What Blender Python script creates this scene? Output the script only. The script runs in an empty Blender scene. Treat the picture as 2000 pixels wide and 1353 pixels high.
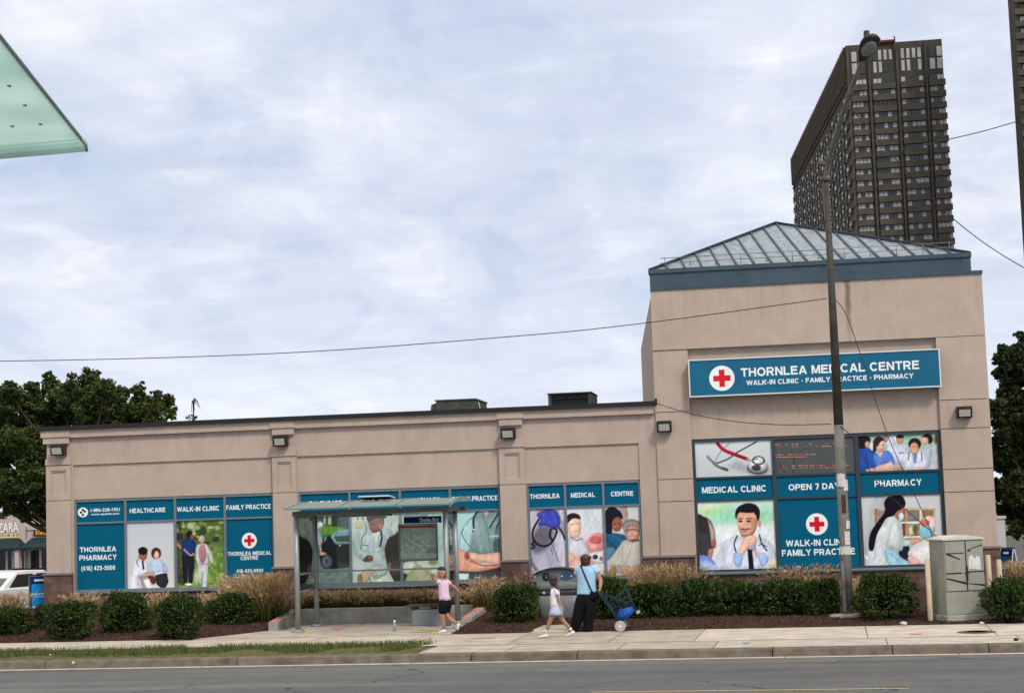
import bpy, math, random
import numpy as np
from mathutils import Vector, Matrix
from mathutils.geometry import tessellate_polygon
random.seed(7); rng = np.random.default_rng(11)
SC = bpy.context.scene
COL = SC.collection
# ------------------------------------------------------------------ camera
PITCH, ROLL, YAW = 0.09575348, -0.03341709, -0.14732439
FPX, CAMP = 3300.0, np.array([0.0, -40.0, 2.45])
def _basis():
    cy, sy = math.cos(YAW), math.sin(YAW); cp, sp = math.cos(PITCH), math.sin(PITCH); cr, sr = math.cos(ROLL), math.sin(ROLL)
    f = np.array([sy*cp, cy*cp, sp]); r = np.array([cy, -sy, 0.0]); u = np.cross(r, f)
    return cr*r+sr*u, -sr*r+cr*u, f
CR, CU, CF = _basis()
cam = bpy.data.cameras.new('camera'); camo = bpy.data.objects.new('camera', cam); COL.objects.link(camo)
cam.sensor_width = 36.0; cam.lens = 36.0*FPX/2000.0; cam.clip_start = 0.1; cam.clip_end = 6000
m = Matrix.Identity(4)
for i in range(3):
    m[i][0], m[i][1], m[i][2], m[i][3] = CR[i], CU[i], -CF[i], CAMP[i]
camo.matrix_world = m
SC.camera = camo
# ------------------------------------------------------------------ world, sun, exposure
SUN_EL, SUN_AZ = math.radians(48), math.radians(143)      # azimuth clockwise from +Y (into the picture)
W = bpy.data.worlds.new("World"); SC.world = W; W.use_nodes = True
def build_world():
    nt = W.node_tree; N, L = nt.nodes, nt.links; N.clear()
    out = N.new('ShaderNodeOutputWorld'); bg = N.new('ShaderNodeBackground'); bg.inputs[1].default_value = 0.1
    sky = N.new('ShaderNodeTexSky'); sky.sky_type = 'NISHITA'; sky.sun_disc = False
    sky.sun_elevation = SUN_EL; sky.sun_rotation = SUN_AZ
    tc = N.new('ShaderNodeTexCoord'); sep = N.new('ShaderNodeSeparateXYZ'); L.new(tc.outputs['Generated'], sep.inputs[0])
    mx = N.new('ShaderNodeMath'); mx.operation = 'MAXIMUM'; mx.inputs[1].default_value = 0.0; L.new(sep.outputs[2], mx.inputs[0])
    ad = N.new('ShaderNodeMath'); ad.operation = 'ADD'; ad.inputs[1].default_value = 0.22; L.new(mx.outputs[0], ad.inputs[0])
    dx = N.new('ShaderNodeMath'); dx.operation = 'DIVIDE'; L.new(sep.outputs[0], dx.inputs[0]); L.new(ad.outputs[0], dx.inputs[1])
    dy = N.new('ShaderNodeMath'); dy.operation = 'DIVIDE'; L.new(sep.outputs[1], dy.inputs[0]); L.new(ad.outputs[0], dy.inputs[1])
    cb = N.new('ShaderNodeCombineXYZ'); L.new(dx.outputs[0], cb.inputs[0]); L.new(dy.outputs[0], cb.inputs[1])
    def noise(scale, detail, rough, dist, rot, sx):
        mp = N.new('ShaderNodeMapping'); mp.inputs['Rotation'].default_value = (0, 0, rot); mp.inputs['Scale'].default_value = (sx, 1, 1)
        L.new(cb.outputs[0], mp.inputs[0])
        n = N.new('ShaderNodeTexNoise'); n.inputs['Scale'].default_value = scale; n.inputs['Detail'].default_value = detail
        n.inputs['Roughness'].default_value = rough; n.inputs['Distortion'].default_value = dist; L.new(mp.outputs[0], n.inputs[0])
        return n.outputs[0]
    def ramp(src, *st):
        r = N.new('ShaderNodeValToRGB'); e = r.color_ramp.elements
        while len(e) < len(st): e.new(0.5)
        for k, (p, c) in enumerate(st): e[k].position = p; e[k].color = (*c, 1)
        r.color_ramp.interpolation = 'EASE'; L.new(src, r.inputs[0]); return r.outputs[0]
    def mix(f, a, b):
        n = N.new('ShaderNodeMix'); n.data_type = 'RGBA'
        if isinstance(f, float): n.inputs[0].default_value = f
        else: L.new(f, n.inputs[0])
        L.new(a, n.inputs[6]); L.new(b, n.inputs[7]); return n.outputs[2]
    n1 = noise(1.5, 6, 0.52, 0.5, 0.5, 1.5)
    n2 = noise(3.6, 7, 0.58, 0.5, 0.35, 1.6)
    # cloud deck: lavender undersides to white tops
    deck = ramp(n1, (0.30, (5.3, 5.95, 7.5)), (0.44, (6.1, 6.6, 7.9)), (0.56, (6.8, 7.2, 8.2)), (0.70, (7.7, 8.1, 8.75)))
    fine = ramp(n2, (0.34, (0.86, 0.895, 0.95)), (0.53, (1.0, 1.0, 1.0)), (0.70, (1.14, 1.12, 1.07)))
    rip = ramp(noise(9, 6, 0.62, 0.5, 0.25, 0.4), (0.34, (0.945, 0.955, 0.975)), (0.53, (1.0, 1.0, 1.0)), (0.70, (1.09, 1.08, 1.05)))
    m0 = N.new('ShaderNodeMix'); m0.data_type = 'RGBA'; m0.blend_type = 'MULTIPLY'; m0.inputs[0].default_value = 1.0
    L.new(fine, m0.inputs[6]); L.new(rip, m0.inputs[7])
    mul = N.new('ShaderNodeMix'); mul.data_type = 'RGBA'; mul.blend_type = 'MULTIPLY'; mul.inputs[0].default_value = 1.0
    L.new(deck, mul.inputs[6]); L.new(m0.outputs[2], mul.inputs[7])
    # thin gaps where the blue sky shows
    gap = ramp(noise(1.0, 4, 0.5, 0.6, 0.9, 1.4), (0.56, (0, 0, 0)), (0.74, (0.45, 0.45, 0.45)))
    bs = N.new('ShaderNodeMix'); bs.data_type = 'RGBA'; bs.blend_type = 'MIX'; bs.inputs[0].default_value = 0.55
    L.new(sky.outputs[0], bs.inputs[6]); bs.inputs[7].default_value = (4.0, 5.6, 7.6, 1)
    c = mix(gap, mul.outputs[2], bs.outputs[2])
    # brighter, whiter band low over the horizon
    hz = ramp(mx.outputs[0], (0.0, (0.7, 0.7, 0.7)), (0.06, (0.4, 0.4, 0.4)), (0.16, (0, 0, 0)))
    wh = N.new('ShaderNodeRGB'); wh.outputs[0].default_value = (7.9, 8.4, 9.1, 1)
    c = mix(hz, c, wh.outputs[0])
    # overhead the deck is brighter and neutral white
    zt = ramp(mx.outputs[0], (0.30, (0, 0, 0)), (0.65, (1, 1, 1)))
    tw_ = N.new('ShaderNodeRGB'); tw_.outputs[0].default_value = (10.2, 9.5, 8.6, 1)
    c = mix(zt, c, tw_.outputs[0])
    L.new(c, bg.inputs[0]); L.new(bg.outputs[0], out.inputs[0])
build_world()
sd = bpy.data.lights.new('sun', 'SUN'); sd.energy = 1.75; sd.angle = math.radians(11); sd.color = (1.0, 0.96, 0.9)
so = bpy.data.objects.new('sun', sd); COL.objects.link(so)
_d = Vector((math.sin(SUN_AZ)*math.cos(SUN_EL), math.cos(SUN_AZ)*math.cos(SUN_EL), math.sin(SUN_EL)))
so.rotation_euler = _d.to_track_quat('Z', 'Y').to_euler(); so.location = (20, -30, 40)
vs = SC.view_settings; vs.view_transform = 'Standard'; vs.look = 'None'; vs.gamma = 1; vs.exposure = 0.2
SC.cycles.max_bounces = 6; SC.cycles.transparent_max_bounces = 16
try: SC.cycles.use_denoising = True
except Exception: pass
# ------------------------------------------------------------------ helpers
def _ray(px, py): return CF+CR*(px-1000)/FPX-CU*(py-676.5)/FPX
def at(px, py, Y=0.0):
    d = _ray(px, py); return CAMP+d*((Y-CAMP[1])/d[1])
def gnd(px, py, Z=0.0):
    d = _ray(px, py); return CAMP+d*((Z-CAMP[2])/d[2])
def projn(P):
    q = P-CAMP; w = q@CF
    return 1000+FPX*(q@CR)/w, 676.5-FPX*(q@CU)/w
def lin(c):
    c = np.asarray(c, float)/255.0
    return np.where(c <= 0.04045, c/12.92, ((c+0.055)/1.055)**2.4)
def spline(P, n=6, closed=False):
    P = [np.array(p, float) for p in P]; out = []; k = len(P)
    for i in range(k if closed else k-1):
        if closed: a, b, c, d = P[i-1], P[i], P[(i+1) % k], P[(i+2) % k]
        else: a, b, c, d = P[max(i-1, 0)], P[i], P[i+1], P[min(i+2, k-1)]
        for j in range(n):
            t = j/n; out.append(0.5*((2*b)+(c-a)*t+(2*a-5*b+4*c-d)*t*t+(3*b-a-3*c+d)*t**3))
    if not closed: out.append(P[-1])
    return out
def tag(o, label=None, cat=None, group=None, kind=None):
    if label: o['label'] = label
    if cat: o['category'] = cat
    if group: o['group'] = group
    if kind: o['kind'] = kind
    return o
def thing(name, label, cat, loc=(0, 0, 0), rz=0.0, group=None):
    o = bpy.data.objects.new(name, None); COL.objects.link(o); o.location = loc; o.rotation_euler = (0, 0, rz); o.empty_display_size = 0.2
    return tag(o, label, cat, group)
def copy_thing(o, parent=None):
    c = o.copy(); COL.objects.link(c)
    if parent is not None: c.parent = parent
    for ch in list(o.children): copy_thing(ch, c)
    return c
def link(name, me, parent=None):
    o = bpy.data.objects.new(name, me); COL.objects.link(o)
    if parent is not None: o.parent = parent
    return o
class MB:
    """collects shapes, becomes ONE mesh object"""
    def __init__(s): s.v = []; s.f = []; s.m = []; s.sm = []
    def add(s, V, F, m=0, sm=False, M=None):
        b = len(s.v)
        for p in V:
            p = Vector(tuple(float(q) for q in p))
            s.v.append(tuple(M @ p) if M is not None else tuple(p))
        for f in F: s.f.append(tuple(b+i for i in f)); s.m.append(m); s.sm.append(sm)
        return s
    def box(s, x0, x1, y0, y1, z0, z1, m=0, M=None):
        V = [(x0, y0, z0), (x1, y0, z0), (x1, y1, z0), (x0, y1, z0), (x0, y0, z1), (x1, y0, z1), (x1, y1, z1), (x0, y1, z1)]
        return s.add(V, [(0, 3, 2, 1), (4, 5, 6, 7), (0, 1, 5, 4), (1, 2, 6, 5), (2, 3, 7, 6), (3, 0, 4, 7)], m, False, M)
    def hexa(s, V, m=0):
        return s.add(V, [(0, 3, 2, 1), (4, 5, 6, 7), (0, 1, 5, 4), (1, 2, 6, 5), (2, 3, 7, 6), (3, 0, 4, 7)], m)
    def tube(s, P, R, n=8, m=0, cap=True, sm=True, M=None):
        P = [np.array(p, float) for p in P]; k = len(P)
        if not hasattr(R, '__len__'): R = [R]*k
        V, F = [], []; prev = None
        for i in range(k):
            t = P[min(i+1, k-1)]-P[max(i-1, 0)]; t = t/(np.linalg.norm(t)+1e-9)
            a = prev if prev is not None else (np.array([1., 0, 0]) if abs(t[0]) < 0.8 else np.array([0, 1., 0]))
            a = a-t*(a@t); a /= np.linalg.norm(a)+1e-9; prev = a; b = np.cross(t, a)
            for j in range(n):
                g = 2*math.pi*j/n; V.append(P[i]+R[i]*(math.cos(g)*a+math.sin(g)*b))
        for i in range(k-1):
            for j in range(n):
                F.append((i*n+j, i*n+(j+1) % n, (i+1)*n+(j+1) % n, (i+1)*n+j))
        s.add(V, F, m, sm, M)
        if cap:
            s.add(V[:n], [tuple(range(n))[::-1]], m, False, M); s.add(V[-n:], [tuple(range(n))], m, False, M)
        return s
    def prism(s, poly, ax, a, b, m=0, M=None):
        """poly in 2D extruded along axis ax from a to b"""
        def P(p, d): return {'x': (d, p[0], p[1]), 'y': (p[0], d, p[1]), 'z': (p[0], p[1], d)}[ax]
        n = len(poly); V = [P(p, a) for p in poly]+[P(p, b) for p in poly]
        tri = tessellate_polygon([[Vector((p[0], p[1], 0)) for p in poly]])
        F = [tuple(t) for t in tri]+[tuple(n+i for i in t[::-1]) for t in tri]+[(i, (i+1) % n, n+(i+1) % n, n+i) for i in range(n)]
        return s.add(V, F, m, False, M)
    def lathe(s, prof, c, n=20, m=0, ax='z', sm=True, M=None):
        V, F = [], []; k = len(prof)
        for r, h in prof:
            for j in range(n):
                g = 2*math.pi*j/n; a, b = r*math.cos(g), r*math.sin(g)
                V.append({'z': (c[0]+a, c[1]+b, c[2]+h), 'y': (c[0]+a, c[1]+h, c[2]+b), 'x': (c[0]+h, c[1]+a, c[2]+b)}[ax])
        for i in range(k-1):
            for j in range(n): F.append((i*n+j, i*n+(j+1) % n, (i+1)*n+(j+1) % n, (i+1)*n+j))
        s.add(V, F, m, sm, M)
        s.add(V[:n], [tuple(range(n))[::-1]], m, False, M); s.add(V[-n:], [tuple(range(n))], m, False, M)
        return s
    def ell(s, c, r, m=0, nu=14, nv=9, M=None, amp=0.0):
        V, F = [], []
        for i in range(nv+1):
            th = math.pi*i/nv
            for j in range(nu):
                ph = 2*math.pi*j/nu; k = 1+amp*(random.random()-0.5)
                V.append((c[0]+k*r[0]*math.sin(th)*math.cos(ph), c[1]+k*r[1]*math.sin(th)*math.sin(ph), c[2]+k*r[2]*math.cos(th)))
        for i in range(nv):
            for j in range(nu): F.append((i*nu+j, (i+1)*nu+j, (i+1)*nu+(j+1) % nu, i*nu+(j+1) % nu))
        return s.add(V, F, m, True, M)
    def build(s, name, mats, parent=None, bevel=0.0, off=None):
        me = bpy.data.meshes.new(name)
        V = s.v
        if off is not None: V = [(a-off[0], b-off[1], c-off[2]) for a, b, c in V]
        me.from_pydata(V, [], s.f)
        for mm in (mats if isinstance(mats, (list, tuple)) else [mats]): me.materials.append(mm)
        me.polygons.foreach_set('material_index', s.m); me.polygons.foreach_set('use_smooth', s.sm)
        import bmesh
        bm = bmesh.new(); bm.from_mesh(me); bmesh.ops.remove_doubles(bm, verts=bm.verts, dist=1e-5)
        bmesh.ops.recalc_face_normals(bm, faces=bm.faces); bm.to_mesh(me); bm.free(); me.update()
        o = link(name, me, parent)
        if bevel:
            b = o.modifiers.new('bevel', 'BEVEL'); b.width = bevel; b.segments = 2; b.limit_method = 'ANGLE'
        return o
def wpart(mb, name, mats, parent, bevel=0.0):
    """part given in world metres, under a thing whose Empty sits at its base"""
    root = parent
    while root.parent is not None: root = root.parent
    return mb.build(name, mats, parent, bevel, tuple(root.location))
# ------------------------------------------------------------------ materials
def mat(name, col, rough=0.7, spec=0.3, metal=0.0, var=0.0, vscale=6.0, bump=0.0, bscale=60.0, col2=None, detail=5.0, emit=None):
    M_ = bpy.data.materials.new(name); M_.use_nodes = True; nt = M_.node_tree; N, L = nt.nodes, nt.links
    p = N['Principled BSDF']; p.inputs['Roughness'].default_value = rough; p.inputs['Specular IOR Level'].default_value = spec; p.inputs['Metallic'].default_value = metal
    p.inputs['Base Color'].default_value = (*col, 1)
    tc = N.new('ShaderNodeTexCoord')
    if var or col2:
        n = N.new('ShaderNodeTexNoise'); n.inputs['Scale'].default_value = vscale; n.inputs['Detail'].default_value = detail; n.inputs['Roughness'].default_value = 0.62
        L.new(tc.outputs['Object'], n.inputs[0])
        r = N.new('ShaderNodeValToRGB'); L.new(n.outputs[0], r.inputs[0]); e = r.color_ramp.elements
        e[0].position = 0.32; e[1].position = 0.68
        c2 = col2 or tuple(min(1, c*(1+var)) for c in col)
        c1 = col if col2 else tuple(c*(1-var) for c in col)
        e[0].color = (*c1, 1); e[1].color = (*c2, 1); L.new(r.outputs[0], p.inputs['Base Color'])
    if bump:
        n2 = N.new('ShaderNodeTexNoise'); n2.inputs['Scale'].default_value = bscale; n2.inputs['Detail'].default_value = 4; L.new(tc.outputs['Object'], n2.inputs[0])
        b = N.new('ShaderNodeBump'); b.inputs['Strength'].default_value = bump; b.inputs['Distance'].default_value = 0.02
        L.new(n2.outputs[0], b.inputs['Height']); L.new(b.outputs[0], p.inputs['Normal'])
    if emit:
        p.inputs['Emission Color'].default_value = (*emit[0], 1); p.inputs['Emission Strength'].default_value = emit[1]
    return M_
def attr_mat(name, attr, rough=0.6, spec=0.2, var=0.0, coat=0.0, trans=0.0):
    M_ = bpy.data.materials.new(name); M_.use_nodes = True; nt = M_.node_tree; N, L = nt.nodes, nt.links
    p = N['Principled BSDF']; p.inputs['Roughness'].default_value = rough; p.inputs['Specular IOR Level'].default_value = spec
    p.inputs['Coat Weight'].default_value = coat; p.inputs['Coat Roughness'].default_value = 0.08
    a = N.new('ShaderNodeAttribute'); a.attribute_name = attr; c = a.outputs[0]
    if var:
        tc = N.new('ShaderNodeTexCoord'); n = N.new('ShaderNodeTexNoise'); n.inputs['Scale'].default_value = 2.2; n.inputs['Detail'].default_value = 6
        L.new(tc.outputs['Object'], n.inputs[0])
        mr = N.new('ShaderNodeMapRange'); mr.inputs[1].default_value = 0.3; mr.inputs[2].default_value = 0.7; mr.inputs[3].default_value = 1-var; mr.inputs[4].default_value = 1+var
        L.new(n.outputs[0], mr.inputs[0])
        mm = N.new('ShaderNodeVectorMath'); mm.operation = 'SCALE'; L.new(c, mm.inputs[0]); L.new(mr.outputs[0], mm.inputs['Scale']); c = mm.outputs[0]
    L.new(c, p.inputs['Base Color'])
    return M_
def leaf_mat(name, cols, rough=0.6, trans=0.15):
    M_ = bpy.data.materials.new(name); M_.use_nodes = True; nt = M_.node_tree; N, L = nt.nodes, nt.links
    p = N['Principled BSDF']; p.inputs['Roughness'].default_value = rough; p.inputs['Specular IOR Level'].default_value = 0.25
    g = N.new('ShaderNodeNewGeometry'); r = N.new('ShaderNodeValToRGB'); e = r.color_ramp.elements
    while len(e) < len(cols): e.new(0.5)
    for k, c in enumerate(cols): e[k].position = k/(len(cols)-1); e[k].color = (*c, 1)
    L.new(g.outputs['Random Per Island'], r.inputs[0]); L.new(r.outputs[0], p.inputs['Base Color'])
    t = N.new('ShaderNodeBsdfTranslucent'); L.new(r.outputs[0], t.inputs[0]); mx = N.new('ShaderNodeMixShader'); mx.inputs[0].default_value = trans
    L.new(p.outputs[0], mx.inputs[1]); L.new(t.outputs[0], mx.inputs[2]); L.new(mx.outputs[0], N['Material Output'].inputs[0])
    return M_
def glass_mat(name, tint, refl=0.1, rough=0.03):
    M_ = bpy.data.materials.new(name); M_.use_nodes = True; nt = M_.node_tree; N, L = nt.nodes, nt.links; N.remove(N['Principled BSDF'])
    t = N.new('ShaderNodeBsdfTransparent'); t.inputs[0].default_value = (*tint, 1); g = N.new('ShaderNodeBsdfGlossy'); g.inputs['Roughness'].default_value = rough
    f = N.new('ShaderNodeFresnel'); f.inputs[0].default_value = 1.45; ml = N.new('ShaderNodeMath'); ml.operation = 'MULTIPLY_ADD'; ml.inputs[1].default_value = 1.0; ml.inputs[2].default_value = refl
    L.new(f.outputs[0], ml.inputs[0]); mx = N.new('ShaderNodeMixShader'); L.new(ml.outputs[0], mx.inputs[0]); L.new(t.outputs[0], mx.inputs[1]); L.new(g.outputs[0], mx.inputs[2])
    L.new(mx.outputs[0], N['Material Output'].inputs[0]); return M_
def stucco(name, col, streak=False):
    M_ = mat(name, col, 0.9, 0.15, var=0.05, vscale=0.9, bump=0.35, bscale=90)
    nt = M_.node_tree; N, L = nt.nodes, nt.links; p = N['Principled BSDF']; src = p.inputs['Base Color'].links[0].from_socket
    tc = N.new('ShaderNodeTexCoord')
    # fine trowel speckle plus faint vertical rain marks
    mp = N.new('ShaderNodeMapping'); mp.inputs['Scale'].default_value = (1.5, 1.5, 1.0); L.new(tc.outputs['Object'], mp.inputs[0])
    n = N.new('ShaderNodeTexNoise'); n.inputs['Scale'].default_value = 1.6; n.inputs['Detail'].default_value = 8; n.inputs['Roughness'].default_value = 0.7; L.new(mp.outputs[0], n.inputs[0])
    mr = N.new('ShaderNodeMapRange'); mr.inputs[1].default_value = 0.3; mr.inputs[2].default_value = 0.75; mr.inputs[3].default_value = 0.89; mr.inputs[4].default_value = 1.08; L.new(n.outputs[0], mr.inputs[0])
    vm = N.new('ShaderNodeVectorMath'); vm.operation = 'SCALE'; L.new(src, vm.inputs[0]); L.new(mr.outputs[0], vm.inputs['Scale']); c = vm.outputs[0]
    if streak:
        sz = N.new('ShaderNodeSeparateXYZ'); L.new(tc.outputs['Object'], sz.inputs[0])
        m2 = N.new('ShaderNodeMapping'); m2.inputs['Scale'].default_value = (3.2, 3.2, 0.16); L.new(tc.outputs['Object'], m2.inputs[0])
        q = N.new('ShaderNodeTexNoise'); q.inputs['Scale'].default_value = 2.6; q.inputs['Detail'].default_value = 7; q.inputs['Roughness'].default_value = 0.65; L.new(m2.outputs[0], q.inputs[0])
        qr = N.new('ShaderNodeMapRange'); qr.inputs[1].default_value = 0.50; qr.inputs[2].default_value = 0.72; L.new(q.outputs[0], qr.inputs[0])
        tot = None
        for z0, z1 in ((6.35, 7.5), (3.95, 4.60), (4.60, 4.60), (2.1, 1.25)):
            if z0 == z1: continue
            r = N.new('ShaderNodeMapRange'); r.inputs[1].default_value = z0; r.inputs[2].default_value = z1; L.new(sz.outputs[2], r.inputs[0]); o_ = r.outputs[0]
            if z1 == 4.60:
                g = N.new('ShaderNodeMath'); g.operation = 'LESS_THAN'; g.inputs[1].default_value = 4.61; L.new(sz.outputs[2], g.inputs[0]); mm = N.new('ShaderNodeMath'); mm.operation = 'MULTIPLY'; L.new(o_, mm.inputs[0]); L.new(g.outputs[0], mm.inputs[1]); o_ = mm.outputs[0]
            if tot is None: tot = o_
            else: mm = N.new('ShaderNodeMath'); mm.operation = 'MAXIMUM'; L.new(tot, mm.inputs[0]); L.new(o_, mm.inputs[1]); tot = mm.outputs[0]
        mm = N.new('ShaderNodeMath'); mm.operation = 'MULTIPLY'; L.new(tot, mm.inputs[0]); L.new(qr.outputs[0], mm.inputs[1])
        m3 = N.new('ShaderNodeMath'); m3.operation = 'MULTIPLY'; m3.inputs[1].default_value = 0.30; L.new(mm.outputs[0], m3.inputs[0])
        mx = N.new('ShaderNodeMix'); mx.data_type = 'RGBA'; L.new(m3.outputs[0], mx.inputs[0]); L.new(c, mx.inputs[6]); mx.inputs[7].default_value = (0.17, 0.135, 0.115, 1); c = mx.outputs[2]
    if streak:   # a water stain running down the gable from the gutter
        sp = N.new('ShaderNodeSeparateXYZ'); L.new(tc.outputs['Object'], sp.inputs[0])
        ns = N.new('ShaderNodeTexNoise'); ns.inputs['Scale'].default_value = 3.0; L.new(tc.outputs['Object'], ns.inputs[0])
        a = N.new('ShaderNodeMath'); a.operation = 'MULTIPLY_ADD'; a.inputs[1].default_value = 0.16; L.new(ns.outputs[0], a.inputs[0]); L.new(sp.outputs[0], a.inputs[2])
        b = N.new('ShaderNodeMath'); b.operation = 'SUBTRACT'; b.inputs[1].default_value = 2.12; L.new(a.outputs[0], b.inputs[0])
        b2 = N.new('ShaderNodeMath'); b2.operation = 'ABSOLUTE'; L.new(b.outputs[0], b2.inputs[0])
        r1 = N.new('ShaderNodeMapRange'); r1.inputs[1].default_value = 0.09; r1.inputs[2].default_value = 0.02; r1.inputs[3].default_value = 0; r1.inputs[4].default_value = 1; L.new(b2.outputs[0], r1.inputs[0])
        r2 = N.new('ShaderNodeMapRange'); r2.inputs[1].default_value = 5.9; r2.inputs[2].default_value = 6.9; r2.inputs[3].default_value = 0; r2.inputs[4].default_value = 0.75; L.new(sp.outputs[2], r2.inputs[0])
        ml = N.new('ShaderNodeMath'); ml.operation = 'MULTIPLY'; L.new(r1.outputs[0], ml.inputs[0]); L.new(r2.outputs[0], ml.inputs[1])
        mx = N.new('ShaderNodeMix'); mx.data_type = 'RGBA'; L.new(ml.outputs[0], mx.inputs[0]); L.new(c, mx.inputs[6]); mx.inputs[7].default_value = (0.13, 0.10, 0.085, 1); c = mx.outputs[2]
    L.new(c, p.inputs['Base Color']); return M_
def brickmat(name, c1, c2, mortar, scale, bw=0.5, rh=0.25):
    M_ = mat(name, c1, 0.9, 0.15, bump=0.5, bscale=40); nt = M_.node_tree; N, L = nt.nodes, nt.links; p = N['Principled BSDF']
    tc = N.new('ShaderNodeTexCoord'); mp = N.new('ShaderNodeMapping'); mp.inputs['Rotation'].default_value = (math.radians(90), 0, 0); L.new(tc.outputs['Object'], mp.inputs[0])
    b = N.new('ShaderNodeTexBrick'); b.inputs['Scale'].default_value = scale; b.inputs['Color1'].default_value = (*c1, 1); b.inputs['Color2'].default_value = (*c2, 1); b.inputs['Mortar'].default_value = (*mortar, 1)
    b.inputs['Mortar Size'].default_value = 0.02; b.inputs['Brick Width'].default_value = bw; b.inputs['Row Height'].default_value = rh; L.new(mp.outputs[0], b.inputs[0])
    n = N.new('ShaderNodeTexNoise'); n.inputs['Scale'].default_value = 5; n.inputs['Detail'].default_value = 8; L.new(tc.outputs['Object'], n.inputs[0])
    mr = N.new('ShaderNodeMapRange'); mr.inputs[1].default_value = 0.3; mr.inputs[2].default_value = 0.7; mr.inputs[3].default_value = 0.6; mr.inputs[4].default_value = 1.35; L.new(n.outputs[0], mr.inputs[0])
    vm = N.new('ShaderNodeVectorMath'); vm.operation = 'SCALE'; L.new(b.outputs[0], vm.inputs[0]); L.new(mr.outputs[0], vm.inputs['Scale']); L.new(vm.outputs[0], p.inputs['Base Color'])
    return M_
M = {}
M['stucco'] = stucco('stucco', (0.525, 0.422, 0.355), True)
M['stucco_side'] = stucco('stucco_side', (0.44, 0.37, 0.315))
M['stone'] = brickmat('split_stone', (0.125, 0.075, 0.062), (0.175, 0.105, 0.085), (0.115, 0.085, 0.072), 1.0, 0.42, 0.2)
M['ledge'] = mat('ledge_stone', (0.22, 0.19, 0.18), 0.8, var=0.15)
M['coping'] = mat('black_coping', (0.012, 0.012, 0.014), 0.45, 0.4, var=0.2)
M['frame'] = mat('window_frame', (0.035, 0.055, 0.068), 0.4, 0.4)
M['frame2'] = mat('mullion_grey', (0.16, 0.20, 0.23), 0.4, 0.4)
M['fascia'] = mat('blue_fascia', (0.05, 0.085, 0.115), 0.5, 0.35, var=0.22, vscale=1.4)
M['rib'] = mat('roof_rib', (0.02, 0.03, 0.04), 0.45, 0.4)
M['skyglass'] = mat('skylight_glazing', (0.18, 0.235, 0.28), 0.35, 0.4, var=0.55, vscale=7, bump=0.3, bscale=9, detail=10)
M['print'] = attr_mat('printed_film', 'print', 0.5, 0.10)
M['signface'] = attr_mat('sign_face', 'print', 0.35, 0.3, var=0.05)
M['dark'] = mat('dark_metal', (0.018, 0.017, 0.016), 0.5, 0.4, var=0.3)
M['lens'] = mat('lamp_lens', (0.55, 0.54, 0.48), 0.3, 0.5, var=0.08, vscale=20)
M['white_trim'] = mat('white_trim', (0.72, 0.73, 0.72), 0.4, 0.4)
M['concrete'] = attr_mat('concrete_slabs', 'tone', 0.9, 0.15, var=0.20)
M['kerb'] = mat('kerb_concrete', (0.15, 0.128, 0.105), 0.92, 0.1, var=0.35, vscale=3.5, bump=0.4, bscale=50, detail=9)
M['wallcon'] = mat('weathered_concrete', (0.30, 0.30, 0.265), 0.9, 0.1, var=0.3, vscale=3, bump=0.3, bscale=50, detail=8)
M['gutter'] = mat('gutter_concrete', (0.46, 0.41, 0.35), 0.9, 0.1, var=0.2, vscale=5)
M['mulch'] = mat('mulch', (0.030, 0.016, 0.012), 0.95, 0.05, col2=(0.085, 0.05, 0.038), vscale=14, bump=1.0, bscale=35, detail=8)
M['lotasphalt'] = mat('lot_asphalt', (0.10, 0.10, 0.10), 0.9, 0.1, var=0.2)
M['ground'] = mat('far_ground', (0.10, 0.105, 0.08), 0.95, 0.1, var=0.2, vscale=0.1)
M['galv'] = mat('galvanised', (0.30, 0.325, 0.335), 0.45, 0.45, metal=0.35, var=0.12, vscale=5)
M['beam'] = mat('shelter_beam', (0.10, 0.095, 0.085), 0.5, 0.4, var=0.2)
M['shroof'] = mat('shelter_roof_glazing', (0.17, 0.255, 0.235), 0.25, 0.5, var=0.12, vscale=3)
M['glass'] = glass_mat('shelter_glass', (0.86, 0.93, 0.90), 0.03)
M['seatwood'] = mat('bench_board', (0.085, 0.04, 0.035), 0.6, 0.3, var=0.25, vscale=12)
M['boxgrey'] = mat('bench_box', (0.19, 0.215, 0.22), 0.6, 0.3, var=0.1)
M['pinkpaint'] = mat('pink_marking_paint', (0.62, 0.20, 0.19), 0.8, 0.2, var=0.3, vscale=25)
M['pinkfaint'] = mat('faded_pink_paint', (0.50, 0.33, 0.28), 0.9, 0.1, var=0.15, vscale=25)
M['bluefaint'] = mat('faded_blue_paint', (0.33, 0.40, 0.46), 0.9, 0.1, var=0.15, vscale=25)
M['yelpaint'] = mat('yellow_marking_paint', (0.55, 0.52, 0.08), 0.8, 0.2, var=0.3, vscale=25)
M['yelline'] = mat('road_yellow', (0.42, 0.33, 0.14), 0.85, 0.2, var=0.4, vscale=20)
M['cab'] = mat('cabinet_paint', (0.285, 0.29, 0.245), 0.6, 0.3, var=0.12, vscale=4)
M['cabtop_lit'] = mat('cabinet_top_lit', (0.55, 0.56, 0.47), 0.6, 0.3, var=0.08)  # body paint lightened: daylight falling on the top is put into the colour
M['graf'] = mat('black_spray', (0.012, 0.012, 0.012), 0.6, 0.3)
M['overpaint'] = mat('cover_paint', (0.62, 0.63, 0.61), 0.8, 0.2, var=0.15, vscale=18)
M['cream'] = mat('cream_bollard', (0.62, 0.50, 0.36), 0.55, 0.3, var=0.1, vscale=5)
M['bin'] = mat('bin_grey', (0.155, 0.17, 0.18), 0.45, 0.4, var=0.08)
M['bindark'] = mat('bin_dark', (0.05, 0.053, 0.058), 0.5, 0.35)
M['blk'] = mat('black_plastic', (0.010, 0.010, 0.012), 0.5, 0.35)
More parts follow.
